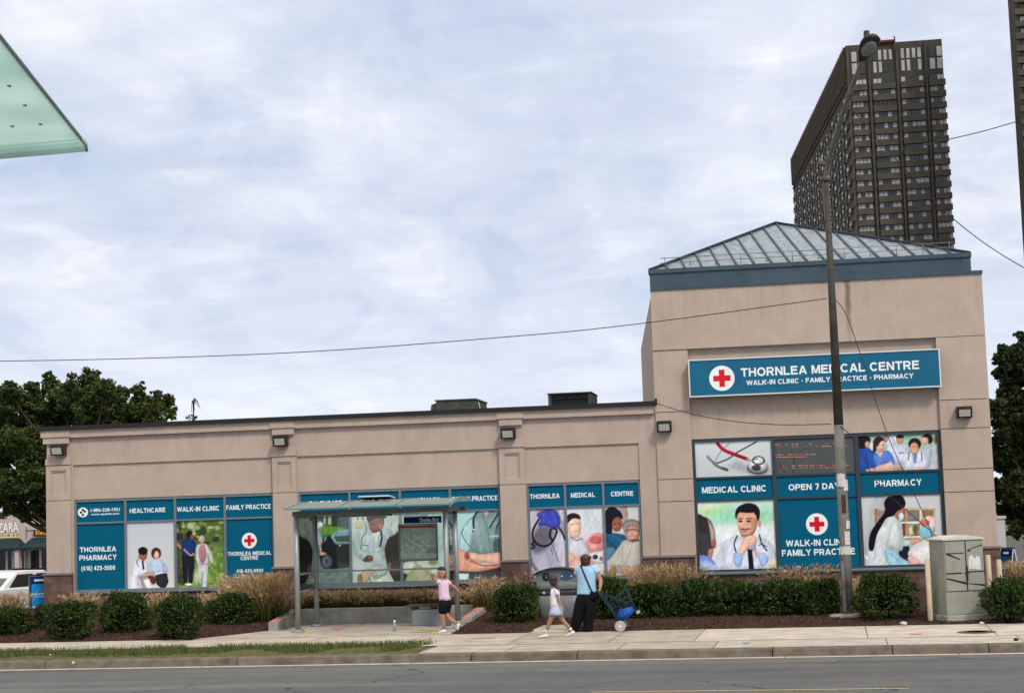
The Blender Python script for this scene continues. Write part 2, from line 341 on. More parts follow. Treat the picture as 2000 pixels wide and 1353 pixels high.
M['binblue'] = mat('recycling_blue', (0.02, 0.08, 0.17), 0.4, 0.4)
M['bark'] = mat('bark', (0.06, 0.045, 0.035), 0.95, 0.1, var=0.35, vscale=8, bump=0.8, bscale=20)
M['leaf_tree'] = leaf_mat('tree_leaves', [(0.016, 0.030, 0.008), (0.036, 0.062, 0.014), (0.060, 0.092, 0.018), (0.125, 0.150, 0.030)], trans=0.2)
M['leaf_dark'] = leaf_mat('dark_tree_leaves', [(0.010, 0.018, 0.005), (0.020, 0.034, 0.009), (0.036, 0.054, 0.013), (0.070, 0.085, 0.020)], trans=0.15)
M['yew'] = leaf_mat('yew_needles', [(0.006, 0.014, 0.003), (0.018, 0.038, 0.007), (0.040, 0.074, 0.011), (0.105, 0.145, 0.026)], trans=0.12)
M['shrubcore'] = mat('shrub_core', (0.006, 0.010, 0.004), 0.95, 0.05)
M['reed'] = attr_mat('ornamental_grass', 'tone', 0.8, 0.1)
M['turf'] = leaf_mat('turf', [(0.035, 0.06, 0.014), (0.07, 0.11, 0.024), (0.115, 0.145, 0.04), (0.19, 0.17, 0.085)], 0.8)
M['soil'] = mat('turf_soil', (0.10, 0.10, 0.045), 0.95, 0.05, var=0.4, vscale=6)
M['chips'] = leaf_mat('mulch_chips', [(0.02, 0.012, 0.01), (0.06, 0.035, 0.026), (0.11, 0.068, 0.05)], 0.9, 0.0)
M['steel_pole'] = mat('weathered_pole', (0.085, 0.078, 0.068), 0.7, 0.3, col2=(0.22, 0.215, 0.20), vscale=2.3, detail=9)
M['pole_top'] = mat('dark_pole_top', (0.055, 0.048, 0.038), 0.6, 0.3, var=0.35, vscale=3)
M['armgrey'] = mat('lamp_arm_grey', (0.16, 0.15, 0.138), 0.55, 0.35, var=0.3, vscale=4)
M['paper'] = mat('weathered_paper', (0.60, 0.59, 0.57), 0.9, 0.1, var=0.25, vscale=25)
M['cable'] = mat('cable', (0.035, 0.035, 0.037), 0.6, 0.3)
M['rtu'] = mat('rooftop_metal', (0.065, 0.068, 0.06), 0.6, 0.3, var=0.2)
M['rtulight'] = mat('rooftop_light', (0.55, 0.57, 0.58), 0.6, 0.3)
M['carwhite'] = mat('car_white', (0.72, 0.74, 0.77), 0.25, 0.5, var=0.02)
M['carsilver'] = mat('car_silver', (0.45, 0.47, 0.50), 0.28, 0.5, metal=0.3)
M['carglass'] = mat('car_glass', (0.015, 0.018, 0.02), 0.1, 0.6)
M['tyre'] = mat('tyre', (0.015, 0.015, 0.016), 0.85, 0.2)
M['rim'] = mat('wheel_rim', (0.35, 0.36, 0.37), 0.4, 0.5, metal=0.5)
M['redlens'] = mat('tail_light', (0.28, 0.012, 0.018), 0.25, 0.5)
M['mall'] = mat('mall_stucco', (0.52, 0.43, 0.39), 0.9, 0.1, var=0.06, vscale=0.6)
M['awning'] = mat('green_awning', (0.011, 0.028, 0.030), 0.8, 0.2, var=0.15)
M['brown'] = mat('brown_brick', (0.076, 0.066, 0.055), 0.9, 0.1, var=0.22, vscale=0.25)
M['brown2'] = mat('brown_balcony', (0.090, 0.078, 0.065), 0.9, 0.1, var=0.2, vscale=0.3)
M['curtain'] = mat('pale_curtain', (0.40, 0.41, 0.42), 0.6, 0.4, var=0.3, vscale=0.8)  # pale curtain cloth in its own base colour, no glow
M['dkglass'] = mat('dark_window', (0.020, 0.022, 0.026), 0.15, 0.6)
M['redtrim'] = mat('red_parapet', (0.13, 0.05, 0.042), 0.8, 0.2, var=0.2)
M['canopy'] = None
# ------------------------------------------------------------------ foliage and grass builders
def raw_mesh(name, V, F4, mats, attr=None, smooth=False):
    me = bpy.data.meshes.new(name); n = len(V); k = len(F4)
    me.vertices.add(n); me.vertices.foreach_set('co', np.asarray(V, np.float32).ravel())
    me.loops.add(k*4); me.loops.foreach_set('vertex_index', np.asarray(F4, np.int32).ravel())
    me.polygons.add(k); me.polygons.foreach_set('loop_start', np.arange(0, k*4, 4, dtype=np.int32)); me.polygons.foreach_set('loop_total', np.full(k, 4, np.int32))
    me.update(calc_edges=True)
    for mm in mats: me.materials.append(mm)
    if smooth: me.polygons.foreach_set('use_smooth', np.ones(k, bool))
    if attr is not None:
        a = me.attributes.new(attr[0], 'FLOAT_COLOR', 'POINT'); c = np.ones((n, 4), np.float32); c[:, :3] = attr[1]; a.data.foreach_set('color', c.ravel())
    return me
def leaves(P, size, nrm=None, asp=0.55):
    n = len(P); size = np.broadcast_to(size, (n,))[:, None]
    a = rng.normal(size=(n, 3)); a /= np.linalg.norm(a, axis=1)[:, None]
    b = rng.normal(size=(n, 3))
    if nrm is not None:
        a = a*0.8+nrm*0.9; a /= np.linalg.norm(a, axis=1)[:, None]
    b -= a*(a*b).sum(1)[:, None]; b /= np.linalg.norm(b, axis=1)[:, None]
    V = np.stack([P-a*size, P+b*size*asp, P+a*size, P-b*size*asp], 1).reshape(-1, 3)
    return V, np.arange(4*n).reshape(n, 4)
def ball(n, c, r, lo=0.55):
    d = rng.normal(size=(n, 3)); d /= np.linalg.norm(d, axis=1)[:, None]
    return np.array(c)+d*np.array(r)*(lo+(1-lo)*rng.random(n)**0.7)[:, None], d
def tree(name, label, base, clumps, lm, dens=620, leaf=0.11, trunk_r=0.22, group=None):
    t = thing(name, label, 'tree', tuple(base), group=group)
    Ps = []; Ds = []
    for c, r in clumps:
        k = max(7, int(14*(r/0.8)))
        P, D = ball(int(dens*(r/0.7)**2*0.6), c, (r*0.74,)*3, 0.3); Ps.append(P); Ds.append(D)
        for _ in range(k):      # sprays that break the outline
            d = rng.normal(size=3); d /= np.linalg.norm(d); cc = np.array(c)+d*r*(0.6+0.62*rng.random()); rr = r*(0.16+0.24*rng.random())
            P, D = ball(int(dens*(r/0.7)**2*0.075), cc, (rr*1.15, rr*1.15, rr*0.7), 0.2); Ps.append(P); Ds.append(D)
    P = np.concatenate(Ps); D = np.concatenate(Ds)
    V, F = leaves(P, leaf*(0.6+0.8*rng.random(len(P))), None)
    link('crown', raw_mesh('crown', V-np.array(base), F, [lm]), t)
    mb = MB(); b = np.array(base, float); cen = np.mean([c for c, r in clumps], axis=0)
    fork = b+(np.array([cen[0], cen[1], b[2]])-b)*0.3+np.array([0, 0, max(1.2, (min(c[2] for c, r in clumps)-b[2])*0.75)])
    mb.tube(spline([b, (b+fork)/2+np.array([0.06, 0, 0]), fork]), np.linspace(trunk_r, trunk_r*0.7, 13), 10)
    for c, r in clumps:
        c = np.array(c); mid = (fork+c)/2+rng.normal(size=3)*0.2+np.array([0, 0, -0.15])
        mb.tube(spline([fork-np.array([0, 0, 0.15]), mid, c], 4), np.linspace(trunk_r*0.42, 0.02, 9), 6)
    wpart(mb, 'trunk', M['bark'], t); return t
def shrub(label, c, r, n=5200, group='clipped yew shrubs in the mulch bed', sq=0.62, leaf=0.036, name='shrub', lumps=None):
    """boxy rounded clipped evergreen: dense short needles sprays on an uneven surface"""
    t = thing(name, label, 'shrub' if name == 'shrub' else 'hedge', (c[0], c[1], c[2]), group=group)
    sq = sq+0.22*rng.random(); d = rng.normal(size=(n, 3)); d /= np.linalg.norm(d, axis=1)[:, None]; d[:, 2] = np.where((d[:, 2] < -0.8), -d[:, 2], d[:, 2])
    q = np.sign(d)*np.abs(d)**sq; q /= np.maximum(np.abs(q).max(1)[:, None]*0.35+np.linalg.norm(q, axis=1)[:, None]*0.65, 1e-6)
    # lumpy tufts
    k = 30+int(40*rng.random())
    tf = rng.normal(size=(k, 3)); tf /= np.linalg.norm(tf, axis=1)[:, None]; amp = rng.random(k)
    dd = d@tf.T; near = dd.argmax(1); w = np.clip((dd.max(1)-0.86)/0.14, 0, 1)
    rad = (0.76+0.13*amp[near]+0.17*w)*(0.70+0.30*rng.random(n)**0.35)
    rad = rad*np.where(rng.random(n) < 0.05, 1.04+0.16*rng.random(n), 1.0)*(1+0.15*np.sin(d[:, 0]*3+rng.random()*6)*np.sin(d[:, 1]*3+d[:, 2]*4+rng.random()*6))
    P = q*rad[:, None]*np.array(r)*1.02; P[:, 2] += r[2]*0.80
    V, F = leaves(P, leaf*(0.6+0.9*rng.random(n)), d*0.7+np.array([0, 0, 0.5]), 0.32)
    link('foliage', raw_mesh('foliage', V, F, [M['yew']]), t)
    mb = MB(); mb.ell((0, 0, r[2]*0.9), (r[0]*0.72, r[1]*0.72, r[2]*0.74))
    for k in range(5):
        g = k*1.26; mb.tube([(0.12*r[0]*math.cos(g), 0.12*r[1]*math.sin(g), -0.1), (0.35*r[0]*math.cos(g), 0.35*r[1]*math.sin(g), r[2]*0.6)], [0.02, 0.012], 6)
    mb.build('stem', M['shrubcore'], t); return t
STRAW = lin((206, 178, 142)); TAN = lin((150, 124, 88)); OLIVE = lin((86, 88, 42)); DKG = lin((48, 56, 26))
def reeds(label, cx, cy, z0, rx, ry, h, n, green=0.4, plume=0.5, group='tufts of tall ornamental grass', lean=0.35):
    t = thing('ornamental_grass', label, 'grass tuft', (cx, cy, z0), group=group)
    V = []; F = []; C = []
    base = np.stack([rng.normal(size=n)*rx*0.42, rng.normal(size=n)*ry*0.42], 1)
    for i in range(n):
        x, y = base[i]; hh = h*(0.55+0.5*rng.random()); g = rng.random()*2*math.pi
        dx = lean*hh*(0.3+rng.random())*math.cos(g)+x*0.35; dy = lean*hh*(0.3+rng.random())*math.sin(g)+y*0.3
        w = 0.006+0.006*rng.random(); s = rng.random()*math.pi; wx, wy = math.cos(s)*w, math.sin(s)*w
        tone = rng.random(); k = 5; b = len(V); pl = rng.random() < plume
        for j in range(k):
            f = j/(k-1); px, py, pz = x+dx*f*f, y+dy*f*f, hh*(f-0.22*f*f*lean*2)
            ww = (1-0.8*f)
            V += [(px-wx*ww, py-wy*ww, pz), (px+wx*ww, py+wy*ww, pz)]
            if f < green: c = DKG*(1-f/green)+OLIVE*(f/green)
            else:
                q = (f-green)/(1-green); c = OLIVE*(1-q)+(TAN*(1-tone)+STRAW*tone)*q
            C += [c*(0.7+0.5*tone)]*2
            if j: F.append((b+2*j-2, b+2*j-1, b+2*j+1, b+2*j))
        if pl:      # feathery seed head along the last stretch
            for q in range(9):
                f = 0.72+0.3*rng.random(); px, py, pz = x+dx*f*f, y+dy*f*f, hh*(f-0.22*f*f*lean*2)
                o = rng.normal(size=3)*0.014; e = np.array([dx*0.12, dy*0.12, 0.05*hh])+rng.normal(size=3)*0.022; b = len(V)
                p = np.array([px, py, pz])+o; sd_ = rng.normal(size=3)*0.005
                V += [tuple(p-sd_), tuple(p+sd_), tuple(p+e+sd_*0.4), tuple(p+e-sd_*0.4)]; F.append((b, b+1, b+2, b+3))
                C += [(TAN*(1-tone)+STRAW*tone)*(0.8+0.5*rng.random())]*4
    me = raw_mesh('blades', np.array(V), np.array(F), [M['reed']], ('tone', np.array(C)))
    o = link('blades', me, t); return t
# ------------------------------------------------------------------ printing: flat graphics with their own colours
PK = 0.82      # photographed value of a print / its own reflectance on this facade
_tc = {}
def text2d(s, bold=0.022):
    if (s, bold) in _tc: return _tc[(s, bold)]
    cu = bpy.data.curves.new('lettering', 'FONT'); cu.body = s; cu.size = 1.0; cu.offset = bold; cu.resolution_u = 3; cu.fill_mode = 'FRONT'
    ob = bpy.data.objects.new('lettering', cu); COL.objects.link(ob); dg = bpy.context.evaluated_depsgraph_get()
    me = bpy.data.meshes.new_from_object(ob.evaluated_get(dg))
    V = np.array([v.co[:2] for v in me.vertices]); F = [tuple(p.vertices) for p in me.polygons]
    bpy.data.objects.remove(ob); bpy.data.curves.remove(cu); bpy.data.meshes.remove(me)
    lo, hi = V.min(0), V.max(0); V = (V-lo)/(hi-lo); _tc[(s, bold)] = (V, F, (hi-lo)); return _tc[(s, bold)]
def _arc(cx, cy, rx, ry, a0, a1, n=10): return [(cx+rx*math.cos(math.radians(a0+(a1-a0)*k/n)), cy+ry*math.sin(math.radians(a0+(a1-a0)*k/n))) for k in range(n+1)]
_V = [(.1, 0), (.1, 1)]
_B = [(.2, .9), (.52, .9)]+_arc(.52, .68, .22, .22, 90, -90, 8)+[(.2, .46)]
GL = {'T': (.8, [[(0, .9), (.8, .9)], [(.4, 0), (.4, .8)]]), 'H': (.84, [_V, [(.74, 0), (.74, 1)], [(.2, .52), (.64, .52)]]), 'O': (.98, [_arc(.49, .5, .39, .41, 0, 360, 26)]),
 'R': (.88, [_V, _B, [(.47, .40), (.77, 0)]]), 'N': (.84, [_V, [(.74, 0), (.74, 1)], [(.16, .93), (.68, .07)]]), 'L': (.72, [_V, [(.2, .1), (.72, .1)]]), 'E': (.78, [_V, [(.2, .9), (.76, .9)], [(.2, .53), (.7, .53)], [(.2, .1), (.78, .1)]]),
 'A': (.94, [[(.1, 0), (.45, .97)], [(.84, 0), (.49, .97)], [(.3, .3), (.64, .3)]]), 'M': (1.0, [_V, [(.9, 0), (.9, 1)], [(.18, .93), (.48, .08)], [(.82, .93), (.52, .08)]]), 'D': (.86, [_V, [(.2, .9), (.38, .9)]+_arc(.38, .5, .38, .4, 90, -90, 12)+[(.2, .1)]]),
 'I': (.2, [_V]), 'C': (.9, [_arc(.48, .5, .38, .41, 42, 318, 20)]), 'W': (1.26, [[(.08, 1), (.31, .05)], [(.34, .05), (.60, .95)], [(.66, .95), (.92, .05)], [(.95, .05), (1.18, 1)]]), 'K': (.88, [_V, [(.2, .36), (.78, 1)], [(.40, .50), (.82, 0)]]),
 '-': (.42, [[(.05, .38), (.37, .38)]]), 'F': (.72, [_V, [(.2, .9), (.72, .9)], [(.2, .5), (.64, .5)]]), 'P': (.82, [_V, _B]), 'Y': (.86, [[(.08, 1), (.41, .48)], [(.78, 1), (.45, .48)], [(.43, .42), (.43, 0)]]),
 'S': (.82, [spline([(.72, .70), (.62, .87), (.40, .91), (.18, .85), (.13, .70), (.26, .57), (.52, .49), (.70, .38), (.69, .20), (.55, .10), (.36, .09), (.16, .16), (.09, .32)], 3)]), '7': (.64, [[(.06, .9), (.60, .9)], [(.56, .82), (.28, 0)]]),
 '0': (.66, [_arc(.33, .5, .24, .41, 0, 360, 20)]), '1': (.5, [[(.36, 0), (.36, 1)], [(.27, .86), (.10, .72)]]), '2': (.66, [spline([(.12, .70), (.2, .87), (.36, .91), (.53, .82), (.53, .64), (.33, .38), (.12, .12)], 3), [(.14, .09), (.60, .09)]]), '4': (.68, [[(.46, 0), (.46, 1)], [(.40, .9), (.08, .32)], [(.08, .27), (.36, .27)], [(.56, .27), (.66, .27)]]),
 '5': (.66, [[(.16, .9), (.58, .9)], [(.16, .81), (.12, .52)], spline([(.14, .50), (.34, .60), (.54, .5), (.55, .26), (.38, .09), (.2, .11), (.09, .24)], 3)]), '6': (.66, [_arc(.33, .30, .22, .21, 0, 360, 16), spline([(.13, .32), (.13, .62), (.24, .86), (.40, .91), (.55, .80)], 3)]), '8': (.66, [_arc(.33, .29, .23, .20, 0, 360, 16), _arc(.33, .72, .19, .18, 0, 360, 14)]),
 '(': (.36, [spline([(.30, 1.02), (.14, .72), (.10, .38), (.16, .06), (.30, -.22)], 3)]), ')': (.36, [spline([(.06, 1.02), (.22, .72), (.26, .38), (.20, .06), (.06, -.22)], 3)]), '•': (.36, [[(.06, .45), (.30, .45)]])}
def stroke_text(st, t=0.2):
    V, F, x, lay = [], [], 0.0, []
    for ch in st:
        if ch == ' ': x += 0.42; continue
        w, S_ = GL[ch]
        for k, P in enumerate(S_):
            P = [np.array(p, float) for p in P]; closed = np.allclose(P[0], P[-1]) and len(P) > 3; n = len(P)
            tt = t*(1.0 if not (ch in 'MNWAY' and k > 1) else 0.92)
            if ch == '•': tt = 0.26
            b = len(V)
            for i, p in enumerate(P):
                a = P[i-1] if i else (P[-2] if closed else p); c = P[i+1] if i < n-1 else (P[1] if closed else p)
                d1 = p-a; d2 = c-p; d1 = d1/(np.linalg.norm(d1)+1e-9); d2 = d2/(np.linalg.norm(d2)+1e-9); d = d1+d2; d /= np.linalg.norm(d)+1e-9; nn = np.array([-d[1], d[0]])*tt/2
                V += [(x+p[0]+nn[0], p[1]+nn[1]), (x+p[0]-nn[0], p[1]-nn[1])]; lay += [k]*2
                if i: F.append((b+2*i-1, b+2*i+1, b+2*i, b+2*i-2))
        x += w+0.12
    V = np.array(V); V[:, 0] -= V[:, 0].min(); V[:, 0] /= V[:, 0].max(); return V, F, np.array(lay)
def alpha_shape(sh, X, Y):
    k = sh[0]
    if k == 'e':
        _, cx, cy, rx, ry, soft = sh[:6]; d = (np.sqrt(((X-cx)/rx)**2+((Y-cy)/ry)**2)-1)*min(rx, ry); return np.clip(0.5-d/soft, 0, 1), -d
    if k == 'l':
        P = np.array(sh[1], float); w, soft = sh[2], sh[3]
        if len(P) > 2: P = np.array(spline(P, 5))
        d = np.full(X.shape, 1e9)
        for a, b in zip(P[:-1], P[1:]):
            e = b-a; t = np.clip(((X-a[0])*e[0]+(Y-a[1])*e[1])/(e@e+1e-9), 0, 1); d = np.minimum(d, np.hypot(X-a[0]-t*e[0], Y-a[1]-t*e[1]))
        return np.clip(0.5-(d-w/2)/soft, 0, 1), None
    P = np.array(sh[1], float); soft = sh[2]
    if k == 's': P = np.array(spline(P, 4, True))
    d = np.full(X.shape, 1e9); ins = np.zeros(X.shape, bool); n = len(P)
    for i in range(n):
        a, b = P[i-1], P[i]; e = b-a; t = np.clip(((X-a[0])*e[0]+(Y-a[1])*e[1])/(e@e+1e-9), 0, 1)
        d = np.minimum(d, np.hypot(X-a[0]-t*e[0], Y-a[1]-t*e[1]))
        if abs(e[1]) > 1e-9:
            c = (a[1] > Y) != (b[1] > Y); ins ^= c & (X < e[0]*(Y-a[1])/e[1]+a[0])
    return np.clip(0.5+np.where(ins, d, -d)/soft, 0, 1), np.where(ins, d, -d)
def vnoise(X, Y, s, seed):
    r = np.random.default_rng(seed); G = r.random((64, 64)); x, y = X/s, Y/s; i, j = np.floor(x).astype(int), np.floor(y).astype(int); f, g = x-i, y-j
    f = f*f*(3-2*f); g = g*g*(3-2*g); A = lambda a, b: G[a % 64, b % 64]
    return (A(i, j)*(1-f)+A(i+1, j)*f)*(1-g)+(A(i, j+1)*(1-f)+A(i+1, j+1)*f)*g
class Print:
    """flat printed sheet in the frame o + u*a + v*b, lifted along n"""
    def __init__(s, o=(0, 0, 0), u=(1, 0, 0), v=(0, 0, 1), k=PK):
        s.o, s.u, s.vv = np.array(o, float), np.array(u, float), np.array(v, float); s.n = np.cross(s.u, s.vv); s.V = []; s.F = []; s.C = []; s.k = k
    def put(s, A, F, C, off):
        A = np.asarray(A, float); b = len(s.V); W_ = s.o+np.outer(A[:, 0], s.u)+np.outer(A[:, 1], s.vv)+s.n*off
        s.V += list(W_); s.F += [tuple(b+i for i in f) for f in F]
        C = np.asarray(C, float); C = np.broadcast_to(C, (len(A), 3)); s.C += list(C)
        return s
    def rect(s, a0, a1, b0, b1, col, off=0.0): return s.put([(a0, b0), (a1, b0), (a1, b1), (a0, b1)], [(0, 1, 2, 3)], lin(col)/s.k, off)
    def disc(s, ca, cb, r, col, off, ry=None, n=36):
        ry = ry or r; return s.put([(ca+r*math.cos(2*math.pi*i/n), cb+ry*math.sin(2*math.pi*i/n)) for i in range(n)], [tuple(range(n))], lin(col)/s.k, off)
    def cross(s, ca, cb, r, off):
        s.disc(ca, cb, r, (226, 230, 232), off); w, l = r*0.22, r*0.68
        s.rect(ca-w, ca+w, cb-l, cb+l, (200, 22, 38), off+0.003); s.rect(ca-l, ca-w, cb-w, cb+w, (200, 22, 38), off+0.003); s.rect(ca+w, ca+l, cb-w, cb+w, (200, 22, 38), off+0.003)
        return s
    def text(s, st, ca, cb, w, h, col=(226, 232, 236), off=0.004, bold=0.022):
        if all(ch in GL or ch == ' ' for ch in st):
            V, F, lay = stroke_text(st); b = len(s.V); A = (V-0.5)*np.array([w, h])+np.array([ca, cb]); s.put(A, F, lin(col)/s.k, off)
            for i, k in enumerate(lay): s.V[b+i] = s.V[b+i]+s.n*0.0007*k
            return s
        V, F, _ = text2d(st, bold); A = (V-0.5)*np.array([w, h])+np.array([ca, cb]); return s.put(A, F, lin(col)/s.k, off)
    def photo(s, a0, a1, b0, b1, zoom, bg, shapes, mott=None, seed=1, step=0.0125):
        nx, nz = int((a1-a0)/step)+1, int((b1-b0)/step)+1
        A, B = np.meshgrid(np.linspace(a0, a1, nx), np.linspace(b0, b1, nz)); P = s.o+A[..., None]*s.u+B[..., None]*s.vv
        px, py = projn(P.reshape(-1, 3)); X = ((px-zoom[0])*zoom[2]); Y = ((py-zoom[1])*zoom[2])
        t = np.clip((Y-Y.min())/(Y.max()-Y.min()), 0, 1)[:, None]; C = np.array(bg[0], float)*(1-t)+np.array(bg[1], float)*t
        if mott: C *= (1+mott[0]*(vnoise(X, Y, mott[1], seed)-0.5)+mott[0]*0.6*(vnoise(X, Y, mott[1]*0.4, seed+1)-0.5))[:, None]
        zs_ = zoom[2]; v1, v2, v3 = [vnoise(X, Y, q*zs_, seed+k)-0.5 for q, k in ((9, 5), (3.6, 7), (1.6, 9))]
        v4 = vnoise(X+0.35*Y, Y*0.28, 3.4*zs_, seed+13)-0.5; v = (1+0.07*v1+0.05*v2+0.05*v3+0.13*v4)[:, None]
        for sh in shapes:
            col = np.array(sh[-1], float); a, sd_ = alpha_shape(sh, X, Y); a = a[:, None]; f = v
            soft = sh[5] if sh[0] == 'e' else sh[2]
            if sd_ is not None and soft < 20 and sd_.max() > 2*zs_:      # the photographed forms are round and lit from above
                md = sd_.max(); q = np.clip(sd_, 0, None); gy, gx = np.gradient(sd_.reshape(nz, nx)); gy, gx = -gy.ravel(), gx.ravel(); g = np.hypot(gx, gy)+1e-9
                f = v*((0.86+0.17*np.clip(q/(0.5*md), 0, 1))*(1+0.14*((0.5*gx+0.8*gy)/g)*np.exp(-q/(0.35*md))))[:, None]
            C = C*(1-a)+np.clip(col*f, 0, 255)*a
        C *= (1+0.05*(rng.random(len(C))-0.5))[:, None]
        I = np.arange(nx*nz).reshape(nz, nx); F = np.stack([I[:-1, :-1], I[:-1, 1:], I[1:, 1:], I[1:, :-1]], -1).reshape(-1, 4)
        return s.put(np.stack([A.ravel(), B.ravel()], 1), [tuple(f) for f in F.tolist()], lin(np.clip(C, 0, 255))/s.k, 0.0)
    def build(s, name, parent=None, mt=None, label=None, local=False):
        me = bpy.data.meshes.new(name); off = np.zeros(3)
        if parent is not None and not local:
            r = parent
            while r.parent is not None: r = r.parent
            off = np.array(r.location)
        me.from_pydata([tuple(p-off) for p in s.V], [], s.F); me.materials.append(mt or M['print'])
        a = me.attributes.new('print', 'FLOAT_COLOR', 'POINT'); c = np.ones((len(s.V), 4), np.float32); c[:, :3] = np.array(s.C); a.data.foreach_set('color', c.ravel()); me.update()
        o = link(name, me, parent)
        if label: o['label'] = label
        return o
# ------------------------------------------------------------------ the setting: ground, street, bed
SA = math.radians(-2.12)
def S(s, n, z=0.0): return (s*math.cos(SA)-n*math.sin(SA), -6.62+s*math.sin(SA)+n*math.cos(SA), z)
def sheet(name, poly, m_, z=None):
    mb = MB(); P = [(p[0], p[1], p[2] if z is None else z) for p in poly]; mb.add(P, [tuple(range(len(P)))]); return tag(mb.build(name, m_), kind='structure')
sheet('ground', [(-3000, -300, 0), (3000, -300, 0), (3000, 5000, 0), (-3000, 5000, 0)], M['ground'], -1.1)
_mb = MB(); _pr = [(0.9, -0.1), (9, -0.5), (20, -0.95), (80, -0.95)]
for (a, b), (c, d) in zip(_pr[:-1], _pr[1:]): _mb.add([(-90, a, b), (90, a, b), (90, c, d), (-90, c, d)], [(0, 1, 2, 3)])
tag(_mb.build('parking_lot', M['lotasphalt']), kind='structure')
def lot_z(y): return float(np.interp(y, [p_[0] for p_ in _pr], [p_[1] for p_ in _pr]))
M['road'] = mat('road_asphalt', (0.118, 0.122, 0.125), 0.92, 0.15, var=0.10, vscale=1.1, bump=0.5, bscale=70)
def road_detail():
    nt = M['road'].node_tree; N, L = nt.nodes, nt.links; p = N['Principled BSDF']; src = p.inputs['Base Color'].links[0].from_socket
    tc = N.new('ShaderNodeTexCoord'); n = N.new('ShaderNodeTexNoise'); n.inputs['Scale'].default_value = 26; n.inputs['Detail'].default_value = 6; n.inputs['Roughness'].default_value = 0.8; L.new(tc.outputs['Object'], n.inputs[0])
    mr = N.new('ShaderNodeMapRange'); mr.inputs[1].default_value = 0.3; mr.inputs[2].default_value = 0.75; mr.inputs[3].default_value = 0.60; mr.inputs[4].default_value = 1.55; L.new(n.outputs[0], mr.inputs[0])
    vm = N.new('ShaderNodeVectorMath'); vm.operation = 'SCALE'; L.new(src, vm.inputs[0]); L.new(mr.outputs[0], vm.inputs['Scale']); c = vm.outputs[0]
    def over(c, fac, col, k):
        ml = N.new('ShaderNodeMath'); ml.operation = 'MULTIPLY'; ml.inputs[1].default_value = k; L.new(fac, ml.inputs[0])
        mx = N.new('ShaderNodeMix'); mx.data_type = 'RGBA'; L.new(ml.outputs[0], mx.inputs[0]); L.new(c, mx.inputs[6]); mx.inputs[7].default_value = (*col, 1); return mx.outputs[2]
    def rng_(src, a, b):
        r = N.new('ShaderNodeMapRange'); r.inputs[1].default_value = a; r.inputs[2].default_value = b; L.new(src, r.inputs[0]); return r.outputs[0]
    w = N.new('ShaderNodeTexNoise'); w.inputs['Scale'].default_value = 2.5; w.inputs['Detail'].default_value = 5; L.new(tc.outputs['Object'], w.inputs[0])
    ad = N.new('ShaderNodeMix'); ad.data_type = 'RGBA'; ad.blend_type = 'ADD'; ad.inputs[0].default_value = 0.5; L.new(tc.outputs['Object'], ad.inputs[6]); L.new(w.outputs[1], ad.inputs[7])
    vo = N.new('ShaderNodeTexVoronoi'); vo.feature = 'DISTANCE_TO_EDGE'; vo.inputs['Scale'].default_value = 0.33; L.new(ad.outputs[2], vo.inputs['Vector'])
    gate = N.new('ShaderNodeTexNoise'); gate.inputs['Scale'].default_value = 0.35; L.new(tc.outputs['Object'], gate.inputs[0])
    cr = N.new('ShaderNodeMath'); cr.operation = 'MULTIPLY'; L.new(rng_(vo.outputs['Distance'], 0.012, 0.004), cr.inputs[0]); L.new(rng_(gate.outputs[0], 0.48, 0.56), cr.inputs[1])
    c = over(c, cr.outputs[0], (0.03, 0.03, 0.03), 0.75)
    mp = N.new('ShaderNodeMapping'); mp.inputs['Scale'].default_value = (0.06, 1.1, 1); mp.inputs['Rotation'].default_value = (0, 0, math.radians(2.1)); L.new(tc.outputs['Object'], mp.inputs[0])
    bn_ = N.new('ShaderNodeTexNoise'); bn_.inputs['Scale'].default_value = 1.3; bn_.inputs['Detail'].default_value = 5; L.new(mp.outputs[0], bn_.inputs[0])
    c = over(c, rng_(bn_.outputs[0], 0.50, 0.70), (0.07, 0.072, 0.074), 0.55); c = over(c, rng_(bn_.outputs[0], 0.46, 0.34), (0.19, 0.188, 0.18), 0.4)
    L.new(c, p.inputs['Base Color'])
road_detail()
sheet('road', [S(-120, -28, -0.15), S(120, -28, -0.15), S(120, -4.4, -0.15), S(-120, -4.4, -0.15)], M['road'])
sheet('near_pavement', [S(-120, -45, 0.0), S(120, -45, 0.0), S(120, -28.0, 0.0), S(-120, -28.0, 0.0)], M['wallcon'])
mb = MB()
for (a, b) in ((-60, -9.9), (-9.88, -6.1), (-6.08, 0.3), (0.32, 3.1), (3.12, 60)): mb.add([S(a, -4.72, -0.144), S(b, -4.72, -0.144), S(b, -4.4, -0.144), S(a, -4.4, -0.144)], [(0, 1, 2, 3)])
tag(mb.build('gutter', M['gutter']), kind='structure')
# kerb: real upstand with joints every few metres
mb = MB(); js = [-70, -22, -15.6, -12.95, -9.3, -5.05, -3.2, 0.1, 2.06, 3.6, 60]
for a, b in zip(js[:-1], js[1:]):
    V = [S(a+0.006, -4.52, -0.2), S(b-0.006, -4.52, -0.2), S(b-0.006, -4.24, -0.2), S(a+0.006, -4.24, -0.2), S(a+0.006, -4.46, -0.012), S(b-0.006, -4.46, -0.012), S(b-0.006, -4.24, 0.0), S(a+0.006, -4.24, 0.0)]
    mb.hexa(V)
o = mb.build('kerb', M['kerb'], bevel=0.02); tag(o, kind='structure')
